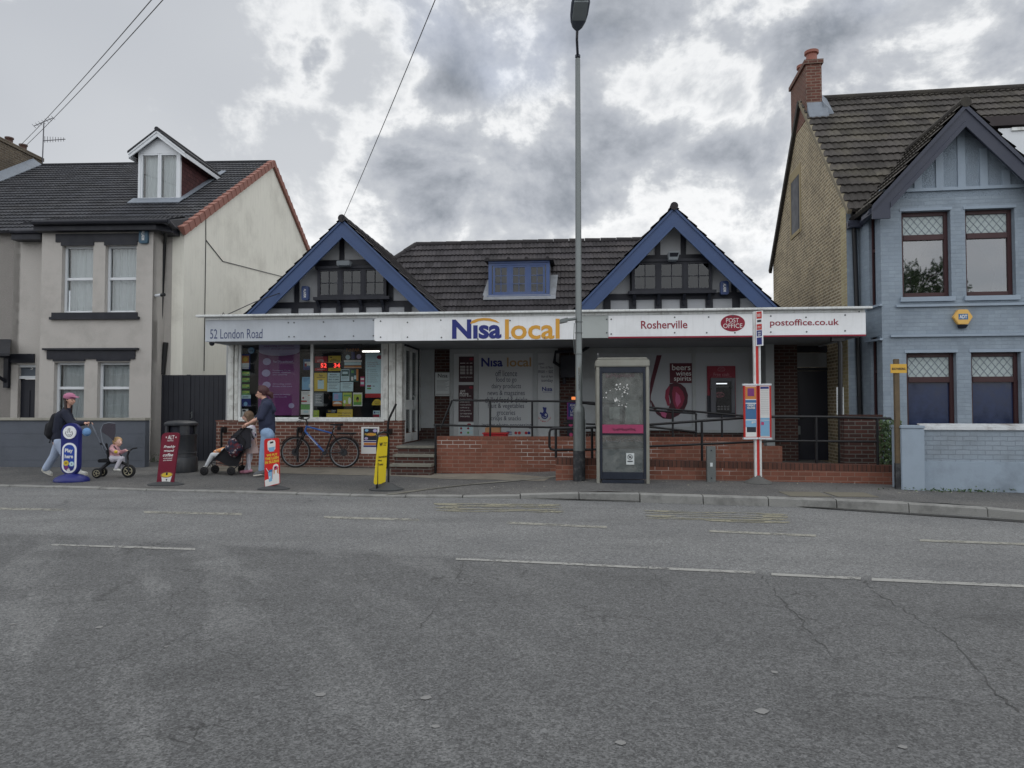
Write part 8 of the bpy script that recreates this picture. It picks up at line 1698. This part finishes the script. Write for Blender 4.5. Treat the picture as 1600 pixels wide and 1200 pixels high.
m_.ball(hc+V((-.012, 0, .055)), (.118, .098, .085), 16); fuse(m_, .009, 2).build('cap', capm, t, smooth=True)
m_ = MB(); sdv = V((0, 0, 1)).cross(fd); c0 = hc+V((0, 0, .062)); pts = [c0+fd*.08+sdv*.085, c0+fd*.13+sdv*.078+V((0, 0, -.004)), c0+fd*.175+sdv*.045+V((0, 0, -.014)), c0+fd*.185+V((0, 0, -.016)), c0+fd*.175-sdv*.045+V((0, 0, -.014)), c0+fd*.13-sdv*.078+V((0, 0, -.004)), c0+fd*.08-sdv*.085]; m_.prism(pts, (0, 0, .008)); m_.build('cap_peak', capm, t)
# backpack
bk = cloth('black_nylon', (26, 27, 32)); t2 = thing('backpack', 'black backpack on the back of the woman in the pink cap', 'backpack', r.F, r(78, 680, 0)); m_ = MB()
m_.cap(r(87, 652, -.06), r(82, 668, -.07), .085, .10); m_.cap(r(82, 668, -.07), r(79, 678, -.06), .10, .095); m_.cap(r(87, 652, .06), r(82, 668, .07), .085, .10); m_.cap(r(82, 668, .07), r(79, 678, .06), .10, .095); m_.cap(r(76, 665, 0), r(75, 677, 0), .06, .07); m_.cap(r(82, 665, 0), r(80, 680, 0), .09, .09)
fuse(m_, .013, 3).build('bag', bk, t2, smooth=True); m_ = MB()
for s_ in (-1, 1): m_.tube([r(88, 650, .1*s_), r(95, 641.5, .12*s_), r(104, 647, .14*s_), r(103, 660, .175*s_), r(92, 674, .15*s_)], .014, 6)
m_.tube([r(80, 682, -.1), r(77.5, 692, -.1), r(76.5, 691, -.1)], .010, 6); m_.build('strap', bk, t2)
m_ = MB(); hp = r(135.5, 675, -.13); n_ = 14
capb = cloth('sky_blue_cap', (118, 160, 208)); m_.ball(hp+V((0, 0, .0)), (.085, .06, .085), 14); o2 = fuse(m_, .009, 2); o2 = o2.build('sun_hat', capb, None, r.F, hp, smooth=True, label='small sky blue sun hat dangling from the tricycle handle', cat='hat')
# ---- tricycle pushchair
r3 = Rig(180, 746); t = thing('tricycle', 'black push-along tricycle with a grey handle and folding hood, carrying a toddler', 'tricycle', r3.F, (0, 0, r3.z))
plast = mat('black_plastic', srgb(34, 34, 38), .5, .1, 9, .02); greym = mat('grey_tube', srgb(120, 126, 136), .4, .08, 9, 0, metal=.3)
def smallwheel(t, c, R, w, px_ring=True, tm=tyre):
    m_ = MB(); m_.tube([c+V((0, -w/2, 0)), c+V((0, -w/2+.006, 0)), c+V((0, w/2-.006, 0)), c+V((0, w/2, 0))], [R*.92, R, R, R*.92], 28); o = m_.build('wheel', tm, t, smooth=True)
    m_ = MB(); m_.ring(c+V((0, -w/2-.002, 0)), R*.62, R*.05, 'y', 28, 6)
    for k in range(5): a = 2*pi*k/5; m_.tube([c+V((0, -w/2-.002, 0)), c+V((cos(a)*R*.6, -w/2-.002, sin(a)*R*.6))], R*.06, 5)
    m_.build('rim', mat('rim_cream', srgb(170, 164, 140), .5) if px_ring else plast, o)
zc_ = r3.z
def wc(px, R, y): p_ = r3(px, 740, y); return V((p_.x, y, zc_+R))
smallwheel(t, wc(151.5, .095, -.14), .095, .04); smallwheel(t, wc(160, .095, .16), .095, .04); smallwheel(t, wc(183, .095, .10), .095, .04, False) if False else None; smallwheel(t, wc(201, .128, -.02), .128, .05)
m_ = MB(); m_.tube([r3(152, 740, -.12), r3(158, 733, -.08), r3(172, 722, 0), r3(190, 722, 0), r3(200, 727, 0)], [.025, .03, .035, .03, .025], 10); m_.tube([r3(160, 739, .13), r3(160, 733, .05), r3(172, 722, 0)], .022, 8); m_.tube([r3(201, 738, -.055), r3(200, 722, -.05), r3(199, 718, 0), r3(200, 722, .04), r3(201, 738, .03)], .016, 8); m_.tube([r3(200, 727, 0), r3(199, 712, 0), r3(202, 704, 0)], .02, 8); m_.build('frame', plast, t, smooth=True)
m_ = MB(); m_.tube([r3(202, 706, -.13), r3(204, 702, -.08), r3(203, 704, 0), r3(204, 702, .08), r3(202, 706, .13)], .012, 8); m_.tube([r3(203, 704, -.02), r3(207, 701, -.03), r3(214, 700, -.03)], .014, 8); m_.build('handlebar', plast, t, smooth=True)
m_ = MB(); m_.box(r3(171, 0).x, r3(189, 0).x, -.13, .13, r3(0, 722).z, r3(0, 717).z); m_.hexa([r3(168, 720, -.12), r3(172, 720, -.12), r3(172, 720, .12), r3(168, 720, .12), r3(164, 692, -.12), r3(168, 692, -.12), r3(168, 692, .12), r3(164, 692, .12)]); m_.build('seat', bk, t, bevel=.015)
m_ = MB(); m_.tube([r3(170, 718, 0), r3(158, 694, 0), r3(142, 661, -.02)], [.012, .012, .015], 8); m_.build('push_handle', greym, t, smooth=True); MB().tube([r3(142, 661, -.16), r3(141, 660, -.02), r3(142, 661, .12)], .014, 8).build('handle_grip', plast, t)
m_ = MB(); m_.cyl(r3(158.6, 695.5, 0), r3(157, 692, 0), .02, n=10); m_.build('clamp', plast, t)
m_ = MB(); m_.tube([r3(167, 703, -.12), r3(160, 690, -.13), r3(157, 672, -.13), r3(161, 663, -.12), r3(170, 660.5, -.12), r3(180, 661.5, -.12)], .008, 6)
m_.tube([r3(167, 703, .12), r3(160, 690, .13), r3(157, 672, .13), r3(161, 663, .12), r3(170, 660.5, .12), r3(180, 661.5, .12)], .008, 6); m_.build('hood_frame', greym, t)
m_ = MB(); rows = [((158, 672), (158, 672)), ((161, 664), (164, 672)), ((170, 661.5), (168, 684)), ((180, 662), (172, 690)), ((180.5, 680), (177, 690))]
hoodm = cloth('dark_grey_hood', (70, 66, 74))
prof = [(159, 675), (160, 667), (163, 662.5), (170, 661), (180, 662), (180.5, 676)]
for s_ in (0,):
    vs_ = [(r3(x, y, -.125), r3(x, y, .125)) for x, y in prof]
    for (a_, b_), (c_, d_) in zip(vs_, vs_[1:]): m_.prism([a_, b_, d_, c_], (0, 0, .006))
    for y_ in (-.125, .119): m_.prism([r3(159, 675, y_), r3(160, 667, y_), r3(163, 662.5, y_), r3(170, 661, y_), r3(180, 662, y_), r3(180.5, 676, y_), r3(177, 689, y_), r3(170, 682, y_)], (0, .006, 0))
m_.build('hood', hoodm, t)
# toddler
t = thing('person', 'blond toddler in a pink jacket and pale leggings sitting on the tricycle', 'person', r3.F, r3(180, 715, 0)); hc = r3(184.5, 690.5, 0); R = .092; fq = (V((1, -.45, -.05))).normalized()
pel = r3(178, 715, 0); ch = r3(178.5, 703, 0); nk = r3(181.5, 697.5, 0)
b = headparts(hc, R, fq, 0, nk); b.cap(ch, pel, .075, .08)
legs = []
for s_ in (-1, 1):
    hp_ = pel+V((.0, .055*s_, -.01)); kn_ = r3(189 if s_ < 0 else 191, 716, .08*s_); an_ = r3(181.5 if s_ < 0 else 192, 731.5, .085*s_); legs.append((hp_, kn_, an_)); b.cap(hp_, kn_, .05, .036); b.cap(kn_, an_, .036, .026)
    sh_ = ch+V((0, .085*s_, .02)); el_ = r3(183 if s_ < 0 else 186, 708, .13*s_); wr_2 = r3(181.5 if s_ < 0 else 196, 705 if s_ < 0 else 704, .12*s_ if s_ < 0 else .09); legs.append((sh_, el_, wr_2)); b.cap(sh_, el_, .032, .026); b.cap(el_, wr_2, .026, .018); hand(b, wr_2, V((1, 0, .1)), V((0, 0, -1)), .05, 1.0, s_)
fuse(b, .0085, 2).build('body', skin2, t, smooth=True); eyes(t, hc, R, fq)
pk = cloth('dusty_pink_jacket', (206, 160, 166)); m_ = MB(); m_.cap(ch+V((0, 0, .02)), pel+V((0, 0, .03)), .095, .10)
for k in (1, 3): a_, b_, c_ = legs[k]; m_.cap(a_, b_, .048, .044); m_.cap(b_, c_, .044, .034)
m_.cap(nk+V((-.05, -.03, .0)), nk+V((-.05, .03, 0)), .045); fuse(m_, .010, 3).build('jacket', pk, t, smooth=True)
m_ = MB(); m_.cap(pel+V((0, -.04, -.01)), pel+V((0, .04, -.01)), .085)
for k in (0, 2): a_, b_, c_ = legs[k]; m_.cap(a_, b_, .06, .046); m_.cap(b_, c_, .046, .036)
fuse(m_, .010, 3).build('leggings', cloth('pale_leggings', (206, 204, 214)), t, smooth=True)
for k in (0, 2): c_ = legs[k][2]; MB().cap(c_+V((-.02, 0, -.03)), c_+V((.07, 0, -.04)), .032, .026).build('shoe', shm, t, smooth=True)
m_ = MB(); m_.ball(hc+V((-.02, .01, .025)), (.092, .078, .078), 14); m_.cap(hc+V((-.06, 0, -.01)), hc+V((-.06, .0, -.05)), .045, .03); fuse(m_, .008, 2).build('hair', mat('blond_hair', srgb(192, 158, 112), .6, .2, 30, .3, 80), t, smooth=True)
m_ = MB(); m_.tube([r3(178, 697, -.10), r3(186, 708, -.12), r3(190, 713, -.1)], .010, 5); m_.build('harness', bk, t)
yb2 = r3(181, 706, -.17); MB().ball(yb2, (.035, .03, .035), 12).build('toy', yel, None, r3.F, yb2, smooth=True, label='small round yellow toy in the hand of the toddler', cat='toy')
# ---- pushchair
r4 = Rig(348, 741); t = thing('pushchair', 'black buggy with a dark hood facing left, held by the woman in the hooded top', 'pushchair', r4.F, (0, 0, r4.z)); q4 = r4; z4 = r4.z
def wc4(px, R, y): p_ = q4(px, 738, y); return V((p_.x, y, z4+R))
for px, y in ((319, -.20), (336, .20), (361, -.22), (378, .22)):
    for dy in (-.025, .025): smallwheel(t, wc4(px, .085, y+dy), .085, .022, False)
frm = MB()
for s_ in (-1, 1):
    y = .2*s_; frm.tube([q4(320 if s_ < 0 else 336, 736, y), q4(330, 722, y), q4(354, 697, y), q4(372, 680, y), q4(383, 667.5, y), q4(390, 664, y)], .011, 8); frm.tube([q4(361 if s_ < 0 else 378, 736, y), q4(379, 722, y), q4(380, 708, y), q4(383, 690, y), q4(374, 678, y)], .011, 8); frm.tube([q4(330, 722, y), q4(355, 727, y), q4(377, 729, y)], .009, 6)
frm.tube([q4(361, 735, -.2), q4(361, 735, .2)], .009, 6); frm.build('frame', plast, t, smooth=True)
m_ = MB()
for s_ in (-1, 1): m_.tube([q4(389, 664, .2*s_), q4(379, 668, .2*s_), q4(375, 671, .2*s_)], .018, 8)
m_.build('handle_grip', plast, t, smooth=True)
blkf = cloth('black_fabric', (30, 30, 35)); m_ = MB()
vs_ = [(340, 716), (352, 714), (361, 718), (374, 712), (385, 691)]; 
m_.hexa([q4(338, 716, -.17), q4(360, 720, -.17), q4(360, 720, .17), q4(338, 716, .17), q4(338, 712, -.17), q4(360, 715, -.17), q4(360, 715, .17), q4(338, 712, .17)]); m_.hexa([q4(360, 720, -.17), q4(365, 720, -.17), q4(365, 720, .17), q4(360, 720, .17), q4(378, 684, -.17), q4(383, 684, -.17), q4(383, 684, .17), q4(378, 684, .17)])
for y_ in (-.185, .175): m_.prism([q4(335, 717, y_), q4(352, 700, y_), q4(372, 682, y_), q4(383, 690, y_), q4(378, 712, y_), q4(372, 728, y_), q4(358, 729, y_), q4(345, 722, y_)], (0, .01, 0))
m_.build('seat', blkf, t)
m_ = MB(); pf = [(359, 688), (364, 679), (372, 672.5), (382, 668), (390, 669), (392, 684), (392, 699), (384, 702)]
vs_ = [(q4(x, y, -.19), q4(x, y, .19)) for x, y in pf]
for (a_, b_), (c_, d_) in zip(vs_, vs_[1:]): m_.prism([a_, b_, d_, c_], (0.004, 0, .006))
for y_ in (-.19, .182): m_.prism([q4(x, y, y_) for x, y in ((359, 688), (364, 679), (372, 672.5), (382, 668), (390, 669), (392, 684), (392, 699), (384, 702), (376, 700))], (0, .008, 0))
m_.build('hood', cloth('charcoal_hood', (50, 50, 56)), t)
t2 = thing('shopping_bag', 'patterned maroon and navy bag hanging on the side of the buggy', 'bag', r4.F, q4(366, 705, -.26)); m_ = MB(); m_.cap(q4(364, 692, -.26), q4(366, 706, -.26), .10, .11); m_.cap(q4(358, 700, -.26), q4(373, 700, -.26), .08, .09)
def pat(name, cols, sc=16):
    m = bpy.data.materials.new(name); m.use_nodes = True; t_ = NT(m.node_tree); b_ = m.node_tree.nodes['Principled BSDF']; n_ = t_.n('TexVoronoi', {'Vector': t_.n('TexCoord').outputs['Object'], 'Scale': float(sc)}).outputs['Color']; s_ = t_.n('SeparateColor', {0: n_}).outputs[0]
    t_.t.links.new(t_.ramp(s_, [(i/len(cols), c) for i, c in enumerate(cols)], 'CONSTANT'), b_.inputs['Base Color']); b_.inputs['Roughness'].default_value = .8; return m
fuse(m_, .012, 3).build('bag', pat('bag_pattern', [srgb(40, 44, 64), srgb(96, 34, 46), srgb(40, 44, 64), srgb(150, 140, 140), srgb(70, 30, 40), srgb(30, 36, 56)], 26), t2, smooth=True); MB().tube([q4(358, 694, -.27), q4(362, 681, -.25), q4(370, 680, -.25), q4(374, 694, -.27)], .009, 6).build('handle', blkf, t2)
# child in the buggy: legs, arm, cap
t = thing('person', 'small child in pale trousers and an orange patterned top lying back in the buggy', 'person', r4.F, q4(345, 712, 0)); hc = q4(371, 690, 0); fq = V((-.9, -.2, .35)).normalized(); b = headparts(hc, .085, fq, 0, q4(366, 697, 0)); b.cap(q4(365, 699, 0), q4(352, 710, 0), .08, .085); lg = []
for s_ in (-1, 1): a_, k_2, n_2 = q4(350, 710, .06*s_), q4(332, 711, .09*s_), q4(323, 727, .09*s_); lg.append((a_, k_2, n_2)); b.cap(a_, k_2, .05, .038); b.cap(k_2, n_2, .038, .028); e_2 = q4(352, 703, .13*s_); w_2 = q4(340, 704, .10*s_); lg.append((q4(362, 698, .09*s_), e_2, w_2)); b.cap(lg[-1][0], e_2, .032, .027); b.cap(e_2, w_2, .027, .02); hand(b, w_2, V((-1, 0, 0)), V((0, 0, -1)), .05, .9, s_)
fuse(b, .009, 2).build('body', skin2, t, smooth=True); eyes(t, hc, .085, fq)
m_ = MB(); m_.cap(q4(364, 699, 0), q4(352, 708, 0), .10, .105)
for k in (1, 3): a_, b_, c_ = lg[k]; m_.cap(a_, b_, .045, .042); m_.cap(b_, c_, .042, .034)
m_.cap(q4(350, 704, -.05), q4(338, 707, -.05), .075, .06); m_.cap(q4(350, 704, .05), q4(338, 707, .05), .075, .06)
fuse(m_, .011, 3).build('top', pat('orange_pattern', [srgb(226, 150, 90), srgb(214, 208, 200), srgb(226, 150, 90), srgb(200, 196, 190)], 14), t, smooth=True)
m_ = MB()
for k in (0, 2): a_, b_, c_ = lg[k]; m_.cap(a_, b_, .065, .052); m_.cap(b_, c_, .052, .04)
fuse(m_, .010, 3).build('trousers', cloth('pale_trousers', (200, 204, 208)), t, smooth=True)
for k in (0, 2): c_ = lg[k][2]; MB().cap(c_+V((.02, 0, -.03)), c_+V((-.05, 0, -.04)), .03, .026).build('shoe', shm, t, smooth=True)
MB().ball(hc+V((.025, 0, .03)), (.08, .08, .075), 14).build('hair', hairc, t, smooth=True)
# ---- girl
r5 = Rig(390, 741); t = thing('person', 'young girl with glasses, white patterned top and pale pink skirt standing beside the buggy', 'person', r5.F, (0, 0, r5.z)); q5 = r5
Y = .12; hc = q5(387, 650.5, Y); R = .105; fq = V((-1, -.2, -.05)).normalized(); nk = q5(390, 662, Y); ch = q5(392, 670, Y); pl_2 = q5(392, 693, Y)
b = headparts(hc, R, fq, 0, nk); b.cap(ch, pl_2, .085, .09); lg = []
for s_ in (-1, 1):
    h_, k_2, n_2 = q5(391, 696, Y+.06*s_), q5(388 if s_ < 0 else 391, 716, Y+.06*s_), q5(389.5 if s_ < 0 else 384, 734, Y+.06*s_); lg.append((h_, k_2, n_2)); b.cap(h_, k_2, .055, .042); b.cap(k_2, n_2, .042, .03)
    e_2 = q5(398, 681, Y+.13*s_) if s_ < 0 else q5(385, 680, Y+.13*s_); w_2 = q5(400.5, 692, Y+.12*s_) if s_ < 0 else q5(378, 688, Y+.1); lg.append((q5(394, 668, Y+.10*s_), e_2, w_2)); b.cap(lg[-1][0], e_2, .033, .028); b.cap(e_2, w_2, .028, .02); hand(b, w_2, V((.05, 0, -1)), V((-1, 0, 0)), .06, .6, s_)
fuse(b, .009, 2).build('body', skin2, t, smooth=True); eyes(t, hc, R, fq)
m_ = MB(); m_.cap(ch, q5(392, 686, Y), .10, .105)
for k in (1, 3): a_, b_, c_ = lg[k]; m_.cap(a_, b_, .052, .046)
fuse(m_, .010, 3).build('top', pat('white_pattern', [srgb(214, 214, 222), srgb(60, 64, 84), srgb(214, 214, 222), srgb(204, 180, 200), srgb(214, 214, 222), srgb(214, 214, 222)], 24), t, smooth=True)
MB().lathe([(.105, 0), (.12, -.08), (.15, -.24), (.155, -.30), (.10, -.30)], q5(392, 685, Y), 24, 1, .8).build('skirt', cloth('pale_pink_skirt', (214, 190, 186)), t, smooth=True)
m_ = MB()
for k in (0, 2): a_, b_, c_ = lg[k]; m_.cap(a_, b_, .060, .047); m_.cap(b_, c_, .047, .034)
fuse(m_, .010, 2).build('tights', cloth('white_tights', (212, 210, 220)), t, smooth=True)
for k, pxh in ((0, 393), (2, 387)): c_ = lg[k][2]; MB().cap(c_+V((.03, 0, -.02)), c_+V((-.09, 0, -.045)), .036, .034).build('shoe', cloth('pink_shoe', (214, 150, 170)), t, smooth=True)
m_ = MB(); m_.ball(hc+V((.02, 0, .03)), (.105, .092, .09), 14); m_.cap(hc+V((.05, 0, .0)), hc+V((.085, 0, -.16)), .075, .06); m_.cap(hc+V((.03, -.07, 0)), hc+V((.06, -.07, -.13)), .04, .03); m_.cap(hc+V((.03, .07, 0)), hc+V((.06, .07, -.13)), .04, .03); fuse(m_, .009, 2).build('hair', mat('light_brown_hair', srgb(112, 92, 74), .6, .25, 30, .3, 80), t, smooth=True)
m_ = MB(); sd_ = V((0, 0, 1)).cross(fq)
for s_ in (-1, 1): cc_ = hc+fq*R*.86+sd_*s_*R*.33; m_.tube([cc_+(sd_*cos(a*pi/6)+V((0, 0, 1))*sin(a*pi/6))*R*.24 for a in range(12)], .003, 4, True); m_.tube([cc_+sd_*s_*R*.24, hc+sd_*s_*R*.72], .003, 4)
m_.build('glasses', mat('glasses_frame', srgb(90, 60, 66)), t)
# ---- woman at the buggy
r6 = Rig(404, 745); t = thing('person', 'woman with tied red-brown hair, navy hooded top and light blue jeans holding the buggy', 'person', r6.F, (0, 0, r6.z)); q6 = r6; f = V((-1, 0, 0))
hc = q6(409.5, 613.5); R = .118; fq = V((-1, -.12, -.25)).normalized(); nk = q6(415, 627); ch = q6(416, 641); be = q6(417, 660); pe = q6(417, 677)
shL, shR = q6(417, 633, -.17), q6(417, 633, .17); elL, elR = q6(408, 652, -.22), q6(404, 652, .16); wrL, wrR3 = q6(388, 662, -.10), q6(386, 664, .16)
hpL, hpR = q6(417, 680, -.09), q6(418, 680, .09); knL, knR = q6(411, 708, -.08), q6(414, 708, .09); anL, anR = q6(408, 734, -.07), q6(416, 734, .09)
b = headparts(hc, R, fq, 0, nk); b.cap(nk, ch, .06, .11); b.cap(ch, pe, .11, .13); b.cap(shL, shR, .06)
for a_, b_, c_ in ((shL, elL, wrL), (shR, elR, wrR3)): b.cap(a_, b_, .048, .040); b.cap(b_, c_, .042, .027)
for a_, b_, c_ in ((hpL, knL, anL), (hpR, knR, anR)): b.cap(a_, b_, .08, .055); b.cap(b_, c_, .055, .038)
hand(b, wrL, V((-1, .1, -.25)), V((-.2, 0, -1)), .088, 1.0, -1); hand(b, wrR3, V((-1, 0, -.2)), V((-.2, 0, -1)), .088, 1.0, 1)
fuse(b, .010, 2).build('body', skin, t, smooth=True); eyes(t, hc, R, fq)
hood = cloth('navy_hooded_top', (50, 56, 78)); m_ = MB(); m_.cap(nk, ch, .08, .15); m_.cap(ch+V((0, -.05, 0)), be+V((0, -.05, 0)), .14, .145); m_.cap(ch+V((0, .05, 0)), be+V((0, .05, 0)), .14, .145); m_.cap(be, q6(417.5, 672), .155, .16); m_.cap(shL, shR, .09)
m_.cap(shL, elL, .085, .066); m_.cap(elL, elL.lerp(wrL, .12), .064, .056); m_.cap(shR, elR, .085, .066); m_.cap(elR, elR.lerp(wrR3, .12), .064, .056)
m_.cap(q6(420, 628, -.06), q6(427, 640, -.04), .065, .06); m_.cap(q6(420, 628, .06), q6(427, 640, .04), .065, .06); m_.cap(ch+V((-.06, -.06, -.05)), be+V((-.05, -.05, .02)), .09, .09)
fuse(m_, .012, 3).build('hooded_top', hood, t, smooth=True)
m_ = MB(); jn2 = cloth('light_blue_jeans', (142, 168, 200)); m_.cap(hpL+V((0, 0, .04)), hpR+V((0, 0, .04)), .125); m_.cap(hpL+V((.03, 0, 0)), hpR+V((.03, 0, 0)), .115)
for a_, b_, c_ in ((hpL, knL, anL), (hpR, knR, anR)): m_.cap(a_, b_, .112, .072); m_.cap(b_, c_, .072, .052)
fuse(m_, .012, 3).build('jeans', jn2, t, smooth=True)
gsh = mat('grey_shoe', srgb(96, 98, 102), .7, .15, 20, .05)
shoe(t, q6(412, 742, -.07), q6(396, 744, -.08), gsh, solem, wd=.05); shoe(t, q6(419, 739, .09), q6(404, 741, .09), gsh, solem, wd=.05)
hr2 = mat('red_brown_hair', srgb(70, 40, 42), .55, .3, 30, .3, 80); m_ = MB(); m_.ball(hc+V((.03, 0, .035)), (.115, .096, .10), 14); m_.cap(hc+V((-.03, 0, .10)), hc+V((.03, 0, .09)), .05, .06); m_.cap(hc+V((.10, 0, -.01)), hc+V((.17, 0, -.03)), .045, .055); m_.cap(hc+V((.17, -.01, -.03)), hc+V((.20, -.01, -.09)), .05, .03); m_.cap(hc+V((.01, -.075, .04)), hc+V((.06, -.06, -.03)), .03, .03)
fuse(m_, .009, 2).build('hair', hr2, t, smooth=True)
m_ = MB(); sd_ = V((0, 0, 1)).cross(fq)
for s_ in (-1, 1): cc_ = hc+fq*R*.86+sd_*s_*R*.33+V((0, 0, R*.02)); m_.tube([cc_+(sd_*cos(a*pi/6)+V((0, 0, 1))*sin(a*pi/6))*R*.22 for a in range(12)], .003, 4, True); m_.tube([cc_+sd_*s_*R*.22, hc+sd_*s_*R*.74], .003, 4)
m_.build('glasses', mat('glasses_frame', (.1, .05, .06)), t)
# ================================================================ the far side of the street, seen only in the window reflections
obr = brick('opposite_brick', srgb(132, 104, 90), srgb(110, 86, 76), srgb(140, 132, 122), .225, .075, .01, .4)
def opposite(x, y, h, m_, lab, first=None):
    Fo = Frame(x, y, pi); t = thing('terraced_house', lab, 'house', Fo, (0, 0, 0)); W_ = 5.6
    hs = [(-2.2, -.4, .9, 2.3), (1.2, 2.3, 0.1, 2.2), (-2.1, -.7, 3.5, 4.9), (1.0, 2.2, 3.5, 4.9)]
    mb = MB(); wallgrid(mb, -W_/2, W_/2, -.2, h, 0, .25, hs); mb.box(-W_/2, -W_/2+.2, .25, 7, -.2, h); mb.box(W_/2-.2, W_/2, .25, 7, -.2, h); mb.build('wall', m_, t)
    mb = MB(); mb.prism([(-W_/2-.02, -.3, h-.1), (-W_/2-.02, 3.6, h+2.1), (-W_/2-.02, 7.3, h-.1)], (W_+.04, 0, 0)); mb.build('roof', tile_rt, t)
    for i, (a, b_, c, d) in enumerate(hs):
        if i == 1: MB().box(a, b_, .1, .15, c, d).build('door', dk, t); continue
        o = win_unit(t, Fo, a, b_, c, d, .12, upvc, mat('dark_glass', (.02, .022, .03), .1), fw=.07, split=(c+d)/2)
    return t
for i, (x, m_, h, lab) in enumerate(((-28.9, obr, 5.5, 'brown brick terraced house across the road, farthest down the row'), (-23.2, taupe, 5.5, 'grey rendered terraced house across the road, second from the far end'), (-17.5, taupe, 5.4, 'grey rendered terraced house across the road, third from the far end'), (-11.8, obr, 5.6, 'brown brick terraced house across the road, fourth from the far end'), (-6.1, mat('dull_render', srgb(140, 142, 142), .85), 5.4, 'white rendered terraced house across the road'), (-.4, obr, 5.5, 'brown brick terraced house across the road behind the camera'), (5.3, cream, 5.4, 'cream rendered terraced house across the road'))): opposite(x, -9.5, h, m_, lab)
MB().box(-70, 70, -8.9, -6, -.3, .02).build('pavement', M_pave, kind='structure')
# tree across the road
t = thing('street_tree', 'round leafy tree across the road mirrored in the upper windows of the blue house', 'tree', FW, (14.6, -14, 0)); bark = mat('bark', srgb(80, 66, 52)); mb = MB(); mb.tube([(14.6, -14, -.3), (14.7, -14, 2.5), (14.6, -14.1, 5.5), (14.7, -14, 8.5)], [.24, .19, .14, .05], 10)
rr = random.Random(9)
for k in range(9): a = k*2.4; mb.tube([(14.65, -14, 3.2+k*.5), (14.65+cos(a)*.9, -14+sin(a)*.9, 4.6+k*.5), (14.65+cos(a)*1.7, -14+sin(a)*1.7, 5.6+k*.45)], [.07, .05, .02], 6)
mb.build('trunk', bark, t, smooth=True); pts = []
cl = [(V((14.65+rr.gauss(0, 1.0), -14+rr.gauss(0, 1.0), 7.2+rr.gauss(0, 1.3))), rr.uniform(.5, .95)) for _ in range(26)]
for c_, r_ in cl:
    for _ in range(170): d = V((rr.gauss(0, 1), rr.gauss(0, 1), rr.gauss(0, 1))).normalized(); pts.append(c_+d*r_*rr.random()**.4)
leaves('crown', t, pts, .06, .13, 5)
